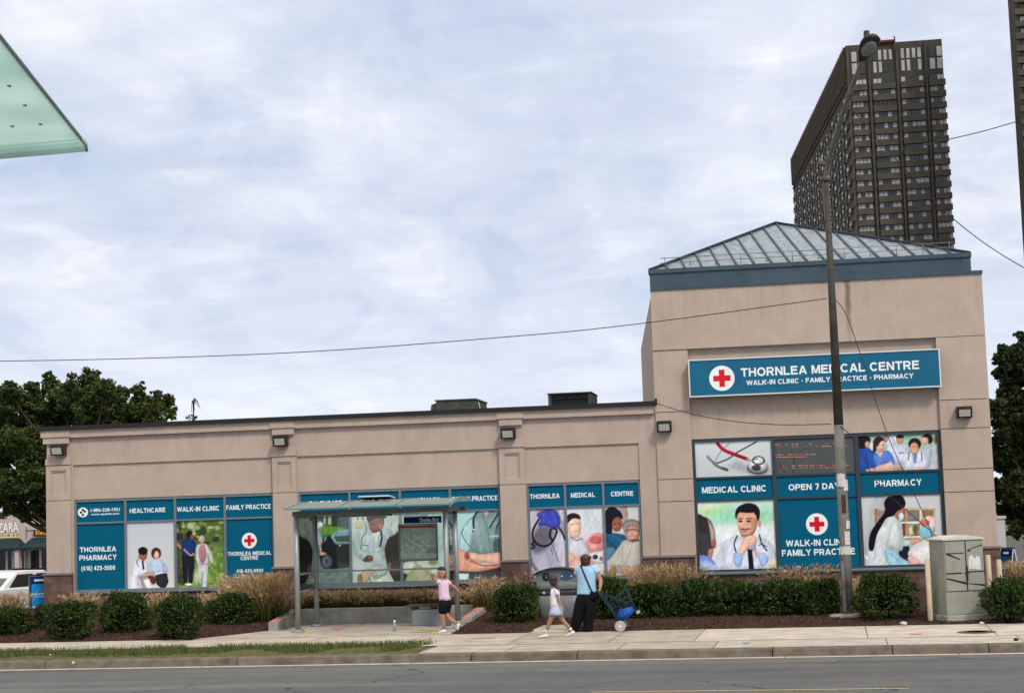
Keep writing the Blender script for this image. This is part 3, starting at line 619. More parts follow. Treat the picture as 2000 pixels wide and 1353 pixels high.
# pavement slabs: each with its own tone
def slabs(name, L_, z):
    V, F, C = [], [], []
    for s0, s1, n0, n1, c in L_:
        b = len(V); g = 0.007
        V += [S(s0+g, n0+g, z), S(s1-g, n0+g, z), S(s1-g, n1-g, z), S(s0+g, n1-g, z)]; F.append((b, b+1, b+2, b+3)); C += [np.array(c)]*4
    return tag(link(name, raw_mesh(name, np.array(V), np.array(F), [M['concrete']], ('tone', np.array(C)))), kind='structure')
c0 = np.array([0.44, 0.395, 0.34])
sl = []
edges = [-60, -24, -20.6, -17.4, -14.2, -11.0, -9.0, -6.9, -4.78]
for i, (a, b) in enumerate(zip(edges[:-1], edges[1:])):
    f = [0.93, 1.0, 0.97, 1.03, 1.0, 0.97, 1.05][i % 7]; sl.append((a, b, -2.05 if b <= -6 else -2.78, 0.0, c0*f))
sl += [(-4.78, -2.9, -2.78, 0.0, c0*(0.83, 0.83, 0.82)), (-2.9, -1.35, -2.78, 0.0, c0*(0.88, 0.87, 0.86)), (-1.35, 1.7, -2.78, 0, c0*1.10), (1.7, 3.9, -2.78, 0, c0*1.14), (3.9, 9, -2.78, 0, c0*1.1), (9, 60, -2.78, 0, c0*1.05)]
slabs('pavement', sl, 0.0)
k0 = c0*0.90
slabs('boulevard_strip', [(-6.05, -4.5, -4.24, -2.78, k0*1.0), (-4.5, -2.55, -4.24, -2.78, k0*0.97), (-2.55, -0.9, -4.24, -2.78, k0*0.93), (-0.9, 2.0, -4.24, -2.78, k0*1.08), (2.0, 4.2, -4.24, -2.78, k0*1.12), (4.2, 60, -4.24, -2.78, k0*1.05)], -0.004)
sheet('pavement_base', [S(-60, -4.3, -0.02), S(60, -4.3, -0.02), S(60, 4.2, -0.02), S(-60, 4.2, -0.02)], M['kerb'])
# shelter pad and bin pad
V = [(-10.78, -6.28, 0.004), (-6.32, -6.41, 0.004), (-6.32, -2.5, 0.006), (-10.78, -2.5, 0.006), (-4.86, -6.47, 0.003), (-3.9, -6.5, 0.003), (-3.9, -4.3, 0.004), (-4.86, -4.3, 0.004), (-11.9, -6.24, 0.003), (-10.8, -6.27, 0.003), (-10.8, -4.0, 0.003)]
me = bpy.data.meshes.new('shelter_pad'); me.from_pydata(V, [], [(0, 1, 2, 3), (4, 5, 6, 7), (8, 9, 10)]); me.materials.append(M['concrete'])
a = me.attributes.new('tone', 'FLOAT_COLOR', 'POINT'); a.data.foreach_set('color', np.tile(np.append(c0*0.95, 1), (11, 1)).astype(np.float32).ravel())
tag(link('shelter_pad', me), kind='structure')
# turf verge
sheet('verge_soil', [S(-60, -4.26, -0.006), S(-6.1, -4.26, -0.006), S(-6.35, -2.02, -0.006), S(-60, -2.02, -0.006)], M['soil'])
n = 26000; s_ = -22+15.9*rng.random(n); nn = -2.06-1.75*rng.random(n)**0.9
keep = (vnoise(s_*10, nn*10, 6, 3) > 0.24) & ~((s_ > -6.2-0.35*(-nn-2)/2)) & ~((abs(s_+12.9) < 1.0) & (abs(nn+2.5) < 0.32) & (rng.random(n) < 0.85)) & (rng.random(n) < np.clip(1.25-0.55*((-nn-2.06)/1.75), 0, 1))
P = np.array([S(a, b, 0.012) for a, b in zip(s_[keep], nn[keep])]); k = len(P)
hh = 0.035+0.05*rng.random(k); g = rng.random(k)*6.28; d = np.stack([np.cos(g)*0.03, np.sin(g)*0.03, hh], 1); w = np.stack([np.sin(g)*0.006, np.cos(g)*0.006, 0*g], 1)
V = np.stack([P-w-[0, 0, 0.02], P+w-[0, 0, 0.02], P+d+w*0.3, P+d-w*0.3], 1).reshape(-1, 3)
tag(link('grass', raw_mesh('grass', V, np.arange(4*k).reshape(k, 4), [M['turf']])), 'patchy green grass verge between the pavement and the kerb', 'grass', kind='stuff')
# mulch bed, rising gently to the building
def bed_z(x, y, n):
    z = 0.03+0.05*np.clip(n, 0, 6)+0.035*(vnoise(x*10+300, y*10+300, 7, 9)-0.5)+0.03*np.minimum(n, 0.3)
    pad = (x > -10.70) & (x < -6.40) & (y < -2.42); pad2 = (x > -4.86) & (x < -3.9) & (y < -4.35)
    tri = (x > -11.9) & (x <= -10.7) & (y < -6.25+2.3*(x+11.9)/1.1)
    return np.where(pad | pad2 | tri, -0.015, z)
def bed(s0, s1, ds, name):
    ss = np.arange(s0, s1+1e-6, ds); ns = np.concatenate([np.arange(0, 1.5, 0.06), np.arange(1.5, 7.6, 0.1)])
    A, B = np.meshgrid(ss, ns); X = A*math.cos(SA)-B*math.sin(SA); Y = -6.62+A*math.sin(SA)+B*math.cos(SA); edge = 0.05*(vnoise(A*10+200, A*0+50, 3, 4)-0.5)
    Y = Y+np.where(B < 0.01, edge, 0); Z = np.where(B < 0.01, -0.012, bed_z(X, Y, B)); nz, nx = A.shape; I = np.arange(nx*nz).reshape(nz, nx)
    F = np.stack([I[:-1, :-1], I[:-1, 1:], I[1:, 1:], I[1:, :-1]], -1).reshape(-1, 4)
    return tag(link(name, raw_mesh(name, np.stack([X, Y, Z], -1).reshape(-1, 3), F, [M['mulch']], smooth=True)), kind='structure')
bed(-30, 14, 0.08, 'mulch_bed')
n = 14000; a = -20+26*rng.random(n); b = -0.02+2.6*rng.random(n)**1.5
X = a*math.cos(SA)-b*math.sin(SA); Y = -6.62+a*math.sin(SA)+b*math.cos(SA); Z = bed_z(X, Y, b); kp = Z > 0.0
V, F = leaves(np.stack([X, Y, Z+0.012], 1)[kp], 0.012+0.028*rng.random(kp.sum()), np.tile([0, 0, 0.4], (kp.sum(), 1)), 0.3)
tag(link('mulch_chips', raw_mesh('mulch_chips', V, F, [M['chips']])), 'brown wood chips covering the planting bed', 'mulch', kind='stuff')
# road and pavement markings (thin paint sheets)
def paint(name, pts, m_, label, cat='paint mark', z=0.009):
    mb = MB(); c = np.mean(pts, axis=0); P = [(p[0], p[1], z) for p in pts]; mb.add(P, [tuple(range(len(P)))]); return tag(mb.build(name, m_), kind='structure')
def gp(z, *pp): return [tuple(gnd(x, y, z)[:2]) for x, y in pp]
y0 = -15.95
paint('centre_line', [(-2.6, y0+0.005), (1.75, y0-0.21), (1.75, y0-0.30), (-2.6, y0-0.085)], M['yelline'], '', z=-0.145)
paint('pink_mark', gp(0.0, (655, 1232), (672, 1224), (677, 1224), (661, 1232)), M['pinkpaint'], '')
paint('pink_mark', gp(0.0, (648, 1226), (672, 1227), (672, 1229), (648, 1228)), M['pinkpaint'], '', z=0.013)
paint('pink_mark', gp(0.0, (805, 1254), (838, 1245), (846, 1245), (814, 1254)), M['pinkfaint'], '')
paint('pink_mark', gp(0.0, (900, 1228), (918, 1216), (925, 1217), (910, 1229)), M['pinkpaint'], '')
paint('pink_mark', gp(0.0, (922, 1245), (968, 1243), (968, 1245.5), (922, 1247)), M['pinkfaint'], '')
paint('blue_mark', gp(0.0, (1450, 1252), (1462, 1250), (1465, 1254), (1454, 1257)), M['bluefaint'], '')
paint('pink_mark', gp(0.0, (1775, 1236), (1800, 1235), (1801, 1238.5), (1778, 1239.5)), M['pinkfaint'], '')
paint('yellow_mark', gp(0.0, (585, 1243), (601, 1236.5), (606, 1237), (592, 1243.5)), M['yelpaint'], '')
paint('yellow_mark', gp(0.0, (842, 1234), (853, 1232.5), (854, 1237), (843, 1237.5)), M['yelpaint'], '')
paint('yellow_mark', gp(0.0, (800, 1233.6), (841, 1233.2), (841, 1234.6), (800, 1235)), M['yelpaint'], '', z=0.013)
paint('yellow_mark', gp(0.0, (142, 1291), (146, 1291), (144, 1296), (140, 1296)), M['yelpaint'], '', z=0.006)
# ------------------------------------------------------------------ the clinic
B = thing('clinic_building', 'beige single storey medical clinic with tall glass roofed corner block and blue window prints', 'building', (0, 5, 0))
def BP(mb, name, m_, bevel=0.0, label=None):
    o = wpart(mb, name, m_, B, bevel)
    if label: o['label'] = label
    return o
BAYS = [(-17.06, -11.94, 0.78), (-11.32, -6.34, 0.78), (-5.71, -2.99, 0.78)]
mb = MB()
# front wall of the low wing, pieced round the window openings; lower spandrel set back 4 cm
xs = [-17.75, -17.06, -11.94, -11.32, -6.34, -5.71, -2.99, -2.56]
for a, b in ((0, 1), (2, 3), (4, 5), (6, 7)): mb.box(xs[a], xs[b], 0.0, 0.35, -0.3, 4.6)
for (a, b, zs) in BAYS:
    mb.box(a, b, 0.04, 0.35, 3.04, 3.9); mb.box(a, b, -0.004, 0.35, 3.9, 4.6); mb.box(a, b, 0.03, 0.35, -0.3, zs-0.06)
mb.box(-17.75, -17.45, 0.35, 14, -0.3, 4.6); mb.box(-17.75, 4, 14, 14.3, -0.3, 4.6); mb.box(-17.45, -2.6, 0.35, 14, 4.3, 4.45)
# cornice band with pilaster blocks
mb.box(-17.83, -2.60, -0.10, 0.0, 4.58, 4.77)
for a, b in ((-17.86, -17.10), (-11.96, -11.33), (-6.35, -5.71)):
    mb.box(a, b, -0.125, -0.1, 4.60, 4.765); mb.box(a+0.05, b-0.03, -0.10, -0.0, 4.44, 4.575)
BP(mb, 'wall', M['stucco'])
def pilaster(a, b, left=False):
    mb = MB()
    mb.box(a, b, -0.06, 0.0, 1.25, 3.025); mb.box(a, b, -0.062, 0.0, 3.04, 3.15); mb.box(a, b, -0.062, 0.0, 3.78, 3.90)
    mb.box(a, a+0.11, -0.062, 0.0, 3.15, 3.78); mb.box(b-0.11, b, -0.062, 0.0, 3.15, 3.78); mb.box(a+0.11, b-0.11, -0.018, 0.0, 3.15, 3.78)
    # moulding round the sunk panel
    for z0, z1 in ((3.15, 3.185), (3.745, 3.78)): mb.box(a+0.11, b-0.11, -0.045, -0.018, z0, z1)
    for x0, x1 in ((a+0.11, a+0.14), (b-0.14, b-0.11)): mb.box(x0, x1, -0.045, -0.018, 3.185, 3.745)
    mb.box(a-0.01, b+0.01, -0.085, 0.0, 3.915, 4.065); mb.box(a+0.01, b-0.01, -0.03, 0.0, 4.065, 4.44)
    return BP(mb, 'pilaster', M['stucco'])
for a, b in ((-17.75, -17.11), (-11.93, -11.34), (-6.33, -5.72)): pilaster(a, b)
for a, b in ((-17.80, -17.075), (-11.965, -11.315), (-6.355, -5.695), (-2.985, -1.77), (4.02, 5.14)):
    mb = MB(); mb.box(a, b, -0.12, 0.0, -0.3, 1.2)
    if a < -17: mb.box(-17.80, -17.752, 0, 14, -0.3, 1.2)
    BP(mb, 'stone_base', M['stone'])
for a, b, zs in BAYS+[(-1.765, 4.015, 0.81)]:
    mb = MB(); mb.box(a, b, -0.03, 0.03, -0.3, zs-0.07); BP(mb, 'stone_base', M['stone'])
for a, b in ((-17.82, -17.07), (-11.975, -11.31), (-6.365, -5.69), (-2.99, -1.765), (4.015, 5.16)):
    mb = MB(); mb.box(a, b, -0.15, 0.0, 1.2, 1.25); BP(mb, 'stone_ledge', M['ledge'])
mb = MB(); mb.box(-17.92, -2.53, -0.17, 0.35, 4.77, 4.872); mb.box(-17.92, -17.5, 0.35, 14.3, 4.77, 4.872); mb.box(-2.56, -2.50, -0.18, -0.15, 4.76, 4.93)
BP(mb, 'coping', M['coping'], label='black metal coping along the low roof edge')
mb = MB(); mb.box(-17.5, -2.6, 0.35, 14.0, 4.45, 4.5); BP(mb, 'roof', M['rtu'])
# ---- corner block (plan slightly skewed, as the left flank shows)
XL, XR, DEP, SK = -2.56, 5.10, 15.0, -1.35
mb = MB()
mb.box(XL, -1.74, 0.0, 0.35, -0.3, 7.5); mb.box(3.98, XR, 0.0, 0.35, -0.3, 7.5); mb.box(-1.74, 3.98, 0.0, 0.35, 6.07, 7.5)
mb.box(-1.74, 3.98, 0.07, 0.35, 4.61, 6.07); mb.box(-1.74, 3.98, 0.035, 0.35, 3.94, 4.61); mb.box(-1.74, 3.98, 0.05, 0.35, -0.3, 0.74)
# courses of render panels separated by joints
for a, b in ((XL-0.0, -1.745), (3.985, XR+0.0)):
    for z0, z1 in ((1.25, 2.49), (2.51, 3.01), (3.03, 3.94 if a > 0 else 4.59), (3.96, 4.60) if a > 0 else (4.61, 6.04), (4.62, 6.06) if a > 0 else None or (6.06, 6.06)):
        if z1 > z0: mb.box(a, b, -0.05, 0.0, z0, z1)
mb.box(XL, XR, -0.05, 0.0, 6.075, 7.5)
BP(mb, 'wall', M['stucco'], label='beige front wall of the tall corner block with dark rain stain')
mb = MB()
mb.hexa([(XL, 0.35, -0.3), (XL+0.3, 0.35, -0.3), (XL+SK+0.3, DEP, -0.3), (XL+SK, DEP, -0.3), (XL, 0.35, 7.5), (XL+0.3, 0.35, 7.5), (XL+SK+0.3, DEP, 7.5), (XL+SK, DEP, 7.5)])
mb.hexa([(XR-0.3, 0.35, -0.3), (XR, 0.35, -0.3), (XR-0.2, DEP, -0.3), (XR-0.5, DEP, -0.3), (XR-0.3, 0.35, 7.5), (XR, 0.35, 7.5), (XR-0.2, DEP, 7.5), (XR-0.5, DEP, 7.5)])
mb.box(XL+SK, XR-0.2, DEP, DEP+0.3, -0.3, 7.5)
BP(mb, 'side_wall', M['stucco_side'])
EZ = 8.0; FL, FR = -2.56, 4.87
RD = 10.0
Q = [(FL, -0.08), (FR, -0.08), (FR-0.3, RD), (FL+0.1, RD)]
mb = MB()
def wallband(p, q, z0, z1, t, m=0):
    p, q = np.array(p), np.array(q); d = (q-p)/np.linalg.norm(q-p); nrm = np.array([-d[1], d[0]])*t
    mb.hexa([(*p, z0), (*q, z0), (*(q+nrm), z0), (*(p+nrm), z0), (*p, z1), (*q, z1), (*(q+nrm), z1), (*(p+nrm), z1)], m)
for i in range(4): wallband(Q[i], Q[(i+1) % 4], 7.52, 7.90, 0.2)
Qo = [(FL-0.03, -0.115), (FR+0.02, -0.115), (FR-0.28, RD+0.03), (FL+0.07, RD+0.03)]
for i in range(4): wallband(Qo[i], Qo[(i+1) % 4], 7.90, EZ, 0.25)
mb.box(XL-0.01, XR+0.02, -0.085, 0.3, 7.5, 7.518); mb.box(FR+0.004, XR+0.02, -0.07, 0.3, 7.52, 7.58)
mb.box(-1.15, -1.13, -0.088, -0.08, 7.53, 7.89)
BP(mb, 'fascia', M['fascia'], label='slate blue metal fascia under the glass roof')
AP = np.array([0.52, 4.9, 9.74])
c4 = [np.array([Q[0][0]+0.02, -0.05, EZ-0.02]), np.array([Q[1][0]-0.02, -0.05, EZ-0.02]), np.array([Q[2][0], RD-0.05, EZ-0.02]), np.array([Q[3][0], RD-0.05, EZ-0.02])]
mb = MB(); mb.add(c4+[AP], [(0, 1, 4), (1, 2, 4), (2, 3, 4), (3, 0, 4)])
rf = BP(mb, 'roof', M['skyglass'], label='glazed pyramid roof with dark ribs over the corner block')
mb = MB()
def bar(p, q, w, h, up=np.array([0, 0, 1.])):
    p, q = np.array(p, float), np.array(q, float); d = q-p; d /= np.linalg.norm(d); sdir = np.cross(d, up); sdir /= np.linalg.norm(sdir); u = np.cross(sdir, d)
    V = [e+sdir*a*w/2+u*b for e in (p, q) for a, b in ((-1, -0.01), (1, -0.01), (1, h), (-1, h))]
    mb.add(V, [(0, 3, 2, 1), (4, 5, 6, 7), (0, 1, 5, 4), (1, 2, 6, 5), (2, 3, 7, 6), (3, 0, 4, 7)])
for c in c4: bar(c, AP, 0.075, 0.06)
N_ = 18
for i in range(1, N_):
    f = i/N_; e = c4[0]*(1-f)+c4[1]*f; mid = (c4[0]+c4[1])/2; fall = AP-mid
    t = min(2*f, 2-2*f); bar(e, e+fall*t*0.995, 0.038, 0.04)
wpart(mb, 'rib', M['rib'], rf)
mb = MB()
for k, (h, b_) in enumerate(((0.10, 0.30), (0.22, 0.45))):
    fall = (AP-(c4[0]+c4[1])/2); p = c4[0]*0.965+c4[1]*0.035+fall*0.06+np.array([0, 0, h]); q = c4[0]*0.035+c4[1]*0.965+fall*0.06+np.array([0, 0, h]); mb.tube([p, q], 0.009, 6)
for i in range(12):
    f = 0.05+0.9*i/11; e = c4[0]*(1-f)+c4[1]*f+fall*0.06; mb.tube([e, e+np.array([0, 0, 0.24])], 0.009, 6)
wpart(mb, 'snow_guard', M['frame2'], rf)
# ---- windows with printed film
def window(x0, x1, mull, z0, z1, trans, fm, yf=0.05, label=None, ow=0.055, mw=0.03):
    mb = MB()
    mb.box(x0, x0+ow, yf, yf+0.1, z0, z1); mb.box(x1-ow, x1, yf, yf+0.1, z0, z1); mb.box(x0+ow, x1-ow, yf, yf+0.1, z1-ow, z1); mb.box(x0+ow, x1-ow, yf, yf+0.1, z0, z0+ow*0.7)
    for x in mull: mb.box(x-mw, x+mw, yf-0.003, yf+0.1, z0+ow*0.7, z1-ow)
    ed = [x0+ow]+[q for x in mull for q in (x-mw, x+mw)]+[x1-ow]
    for t in trans:
        for a, b in zip(ed[::2], ed[1::2]): mb.box(a, b, yf+0.002, yf+0.1, t-0.022, t+0.022)
    mb.box(x0+ow, x1-ow, yf+0.09, yf+0.099, z0+0.04, z1-ow)
    w = BP(mb, 'window', fm, label=label)
    s_ = MB(); s_.box(x0-0.0, x1+0.0, -0.10, yf, z0-0.058, z0-0.004); wpart(s_, 'sill', M['frame2'], w, 0.006)
    return w
YP = 0.085
def fz(px, py): p = at(px, py, YP); return p[0], p[2]
def ftext(pr, st, x0, x1, yc, cap, **k):
    """lettering spanning px x0..x1, centred on py yc, cap height in px"""
    a = fz(x0, yc); b = fz(x1, yc); pr.text(st, (a[0]+b[0])/2, (a[1]+b[1])/2, b[0]-a[0], cap*0.01227*0.95, **k)
BLUE = (0, 86, 115)
def blue(a0, a1, b0, b1): return Print((0, YP, 0)).rect(a0, a1, b0, b1, BLUE)
bx = lambda a, b: (a, b)
# bay one
mul1 = [-15.74, -14.46, -13.19]; w1 = window(-17.06, -11.94, mul1, 0.78, 3.03, [2.45], M['frame2'], label='leftmost window of the low wing with blue panels and two photo prints')
pe = lambda x0, mul, x1: [(a+0.03, b-0.03) for a, b in zip([x0+0.03]+mul, mul+[x1-0.03])]
c1 = pe(-17.06, mul1, -11.94); ZL, ZT0, ZT1 = 0.815, 2.428, 2.472; ZU = 2.98
p = blue(*c1[0], ZT1, ZU); x, z = fz(162, 1000); p.disc(x, z, 0.135, (228, 232, 232), 0.003, 0.12)
for dx, dz in ((-.05, 0), (.05, .02), (0, .06), (0, -.06)): p.disc(x+dx, z+dz, 0.035, (14, 30, 30), 0.006, 0.03, 8)
ftext(p, '1-886-228-1921', 177, 234, 995, 7); ftext(p, 'www.opsinfo.com', 178, 233, 1003.5, 5.5); p.build('pane', w1)
p = blue(*c1[1], ZT1, ZU); ftext(p, 'HEALTHCARE', 253.5, 323, 996, 9.5); p.build('pane', w1)
p = blue(*c1[2], ZT1, ZU); ftext(p, 'WALK-IN CLINIC', 346, 428, 993, 10); p.build('pane', w1)
p = blue(*c1[3], ZT1, ZU); ftext(p, 'FAMILY PRACTICE', 442, 529, 989.5, 10); p.build('pane', w1)
p = blue(*c1[0], ZL, ZT0); ftext(p, 'THORNLEA', 156, 227, 1072, 10.5); ftext(p, 'PHARMACY', 155, 228, 1088, 11); ftext(p, '(416) 425-5000', 159, 225, 1108.5, 9.5); p.build('pane', w1)
p = blue(*c1[3], ZL, ZT0); x, z = fz(487, 1055); p.cross(x, z, 0.19, 0.003); ftext(p, 'THORNLEA MEDICAL', 445, 530, 1080, 8); ftext(p, 'CENTRE', 470, 504, 1089, 7.5); ftext(p, '416-425-8800', 462, 514, 1114, 7.5); p.build('pane', w1)
ZA = (130, 960, 6.44)
Print((0, YP, 0)).photo(*c1[1], ZL, ZT0, ZA, ((188, 197, 206), (208, 206, 202)), [
 ('s', [(780, 1260), (800, 1050), (830, 920), (890, 850), (960, 865), (1020, 900), (1050, 1000), (1100, 1035), (960, 1060), (900, 1100), (950, 1260)], 10, (217, 221, 229)),
 ('s', [(925, 750), (1012, 760), (1008, 820), (985, 855), (940, 850), (905, 820)], 8, (148, 92, 66)), ('e', 960, 742, 60, 50, 8, (30, 23, 22)), ('l', [(960, 868), (958, 900), (970, 968)], 24, 5, (42, 44, 54)),
 ('l', [(900, 845), (880, 890), (912, 942)], 9, 5, (70, 72, 80)), ('s', [(1060, 860), (1190, 850), (1262, 940), (1272, 1000), (1100, 1030), (1050, 960)], 10, (184, 203, 223)), ('l', [(1205, 905), (1212, 970)], 14, 8, (130, 158, 190)),
 ('e', 1127, 772, 63, 72, 8, (76, 36, 34)), ('e', 1130, 795, 34, 52, 8, (222, 172, 158)), ('s', [(1090, 720), (1130, 705), (1165, 730), (1120, 745), (1098, 790)], 6, (76, 36, 34)),
 ('p', [(900, 1060), (1110, 1040), (1080, 1110), (1060, 1240), (960, 1245), (930, 1110)], 10, (160, 146, 140)), ('p', [(1110, 1040), (1262, 1018), (1285, 1130), (1225, 1245), (1130, 1160)], 8, (42, 40, 47)),
 ('s', [(1020, 1060), (1110, 1070), (1120, 1140), (1080, 1160)], 8, (92, 44, 44)), ('p', [(960, 1110), (1040, 1090), (1090, 1210), (1030, 1255)], 6, (226, 226, 224)), ('e', 1035, 1020, 62, 15, 6, (196, 146, 126)), ('p', [(1110, 1020), (1200, 1000), (1230, 1015), (1120, 1050)], 6, (222, 224, 228))]).build('pane', w1, label='print of a doctor and a woman reading together')
ZB = (0, 960, 3.561)
Print((0, YP, 0)).photo(*c1[2], ZL, ZT0, ZB, ((98, 118, 66), (112, 146, 62)), [
 ('p', [(1200, 190), (1560, 190), (1560, 365), (1200, 380)], 30, (82, 104, 52))]+[('e', 1215+random.random()*340, 205+random.random()*150, 10+random.random()*18, 8+random.random()*14, 12, c) for c in [(150, 168, 110), (52, 72, 34), (176, 186, 140), (44, 62, 30), (120, 142, 70)]*9]+[
 ('p', [(1200, 280), (1290, 280), (1290, 640), (1200, 640)], 30, (74, 78, 50)), ('p', [(1205, 290), (1270, 285), (1270, 330), (1205, 335)], 8, (60, 48, 42)), ('l', [(1215, 350), (1260, 385), (1290, 400)], 18, 8, (196, 140, 108))]+
 [('e', 1215+random.random()*60, 400+random.random()*240, 9, 14, 10, c) for c in [(110, 112, 70), (50, 56, 34)]*7]+[
 ('s', [(1270, 430), (1345, 435), (1352, 540), (1338, 632), (1312, 632), (1308, 520), (1302, 632), (1278, 632)], 5, (30, 30, 42)), ('s', [(1262, 350), (1300, 325), (1345, 330), (1364, 380), (1340, 445), (1275, 435)], 6, (28, 52, 106)),
 ('l', [(1280, 400), (1325, 440), (1345, 430)], 10, 5, (200, 160, 140)), ('e', 1334, 312, 15, 20, 5, (122, 82, 62)), ('s', [(1295, 290), (1315, 270), (1340, 280), (1330, 300), (1315, 325), (1298, 320)], 5, (34, 27, 27)),
 ('s', [(1382, 495), (1445, 495), (1436, 668), (1410, 668), (1408, 560), (1398, 645), (1384, 600)], 5, (200, 202, 206)), ('s', [(1365, 385), (1400, 360), (1440, 368), (1472, 430), (1487, 495), (1466, 492), (1445, 440), (1445, 500), (1372, 500)], 6, (206, 202, 202)),
 ('e', 1408, 430, 26, 66, 8, (170, 120, 132)), ('e', 1402, 328, 20, 26, 6, (194, 188, 184)), ('e', 1406, 342, 12, 17, 5, (196, 146, 126)), ('e', 1310, 642, 26, 8, 5, (226, 226, 226)), ('e', 1420, 662, 18, 10, 5, (228, 228, 226)), ('e', 1370, 590, 22, 50, 24, (190, 196, 160))], (0.45, 22), 3).build('pane', w1, label='print of a nurse walking with an older woman on grass')
# bay two
mul2 = [-10.05, -8.80, -7.57]; w2 = window(-11.32, -6.34, mul2, 0.78, 3.03, [2.45], M['frame2'], label='window behind the bus shelter with four photo prints under blue panels')
c2 = pe(-11.32, mul2, -6.34)
p = blue(*c2[0], ZT1, ZU); ftext(p, 'HEALTHCARE', 597, 668, 982.5, 10); p.build('pane', w2)
p = blue(*c2[1], ZT1, ZU); ftext(p, 'WALK-IN CLINIC', 690, 772, 980, 10); p.build('pane', w2)
p = blue(*c2[2], ZT1, ZU); ftext(p, 'PHARMACY', 798, 859, 976, 10); p.build('pane', w2)
p = blue(*c2[3], ZT1, ZU); ftext(p, 'FAMILY PRACTICE', 883, 972, 973, 10); p.build('pane', w2)
ZC = (570, 1000, 9.018)
Print((0, YP, 0)).photo(*c2[0], ZL, ZT0, ZC, ((72, 94, 76), (122, 134, 136)), [
 ('p', [(100, 400), (300, 420), (300, 1000), (100, 1000)], 60, (160, 168, 156)), ('p', [(560, 60), (700, 60), (700, 210), (560, 210)], 20, (196, 190, 168)), ('p', [(600, 60), (640, 60), (640, 220), (590, 220)], 8, (96, 70, 50)), ('p', [(700, 60), (1020, 60), (1020, 270), (700, 260)], 40, (52, 66, 56)), ('p', [(790, 60), (850, 60), (850, 320), (790, 300)], 14, (22, 30, 26)),
 ('p', [(480, 250), (800, 250), (1020, 300), (1020, 420), (480, 420)], 14, (98, 146, 34)), ('p', [(480, 520), (640, 420), (690, 400), (1030, 330), (1030, 970), (700, 1000), (520, 960), (470, 700)], 8, (24, 30, 38)),
 ('p', [(680, 425), (760, 335), (1030, 295), (1030, 545), (760, 550)], 8, (156, 176, 190)), ('p', [(760, 345), (1030, 305), (1030, 410), (740, 430)], 10, (120, 158, 192)), ('p', [(745, 430), (1030, 405), (1030, 512), (790, 515)], 8, (58, 82, 72)), ('l', [(770, 560), (1020, 545)], 12, 6, (120, 130, 146)), ('e', 845, 580, 20, 12, 5, (220, 224, 226)),
 ('e', 615, 865, 105, 135, 10, (52, 54, 62)), ('e', 618, 868, 82, 108, 10, (108, 111, 124)), ('e', 620, 868, 30, 38, 10, (60, 62, 70))]+[('l', [(620, 868), (620+80*math.cos(a), 868+105*math.sin(a))], 9, 6, (62, 64, 74)) for a in (0.3, 1.1, 1.9, 2.7, 3.5, 4.3, 5.1, 5.9)]+[
 ('s', [(255, 590), (405, 590), (385, 850), (345, 1240), (295, 1240), (320, 850), (240, 800)], 8, (36, 41, 62)), ('s', [(280, 280), (440, 200), (520, 400), (545, 540), (470, 560), (380, 600), (265, 575)], 10, (152, 180, 216)), ('l', [(490, 480), (498, 600), (515, 720)], 42, 8, (200, 156, 140)), ('s', [(480, 720), (560, 700), (610, 740), (520, 760)], 6, (206, 164, 150)),
 ('e', 500, 285, 38, 52, 6, (176, 130, 115)), ('s', [(450, 210), (490, 160), (540, 190), (552, 250), (500, 260), (460, 290)], 8, (216, 220, 226)), ('l', [(580, 500), (600, 450)], 16, 8, (196, 204, 214))], (0.25, 60), 5).build('pane', w2, label='print of a man beside a dark car')
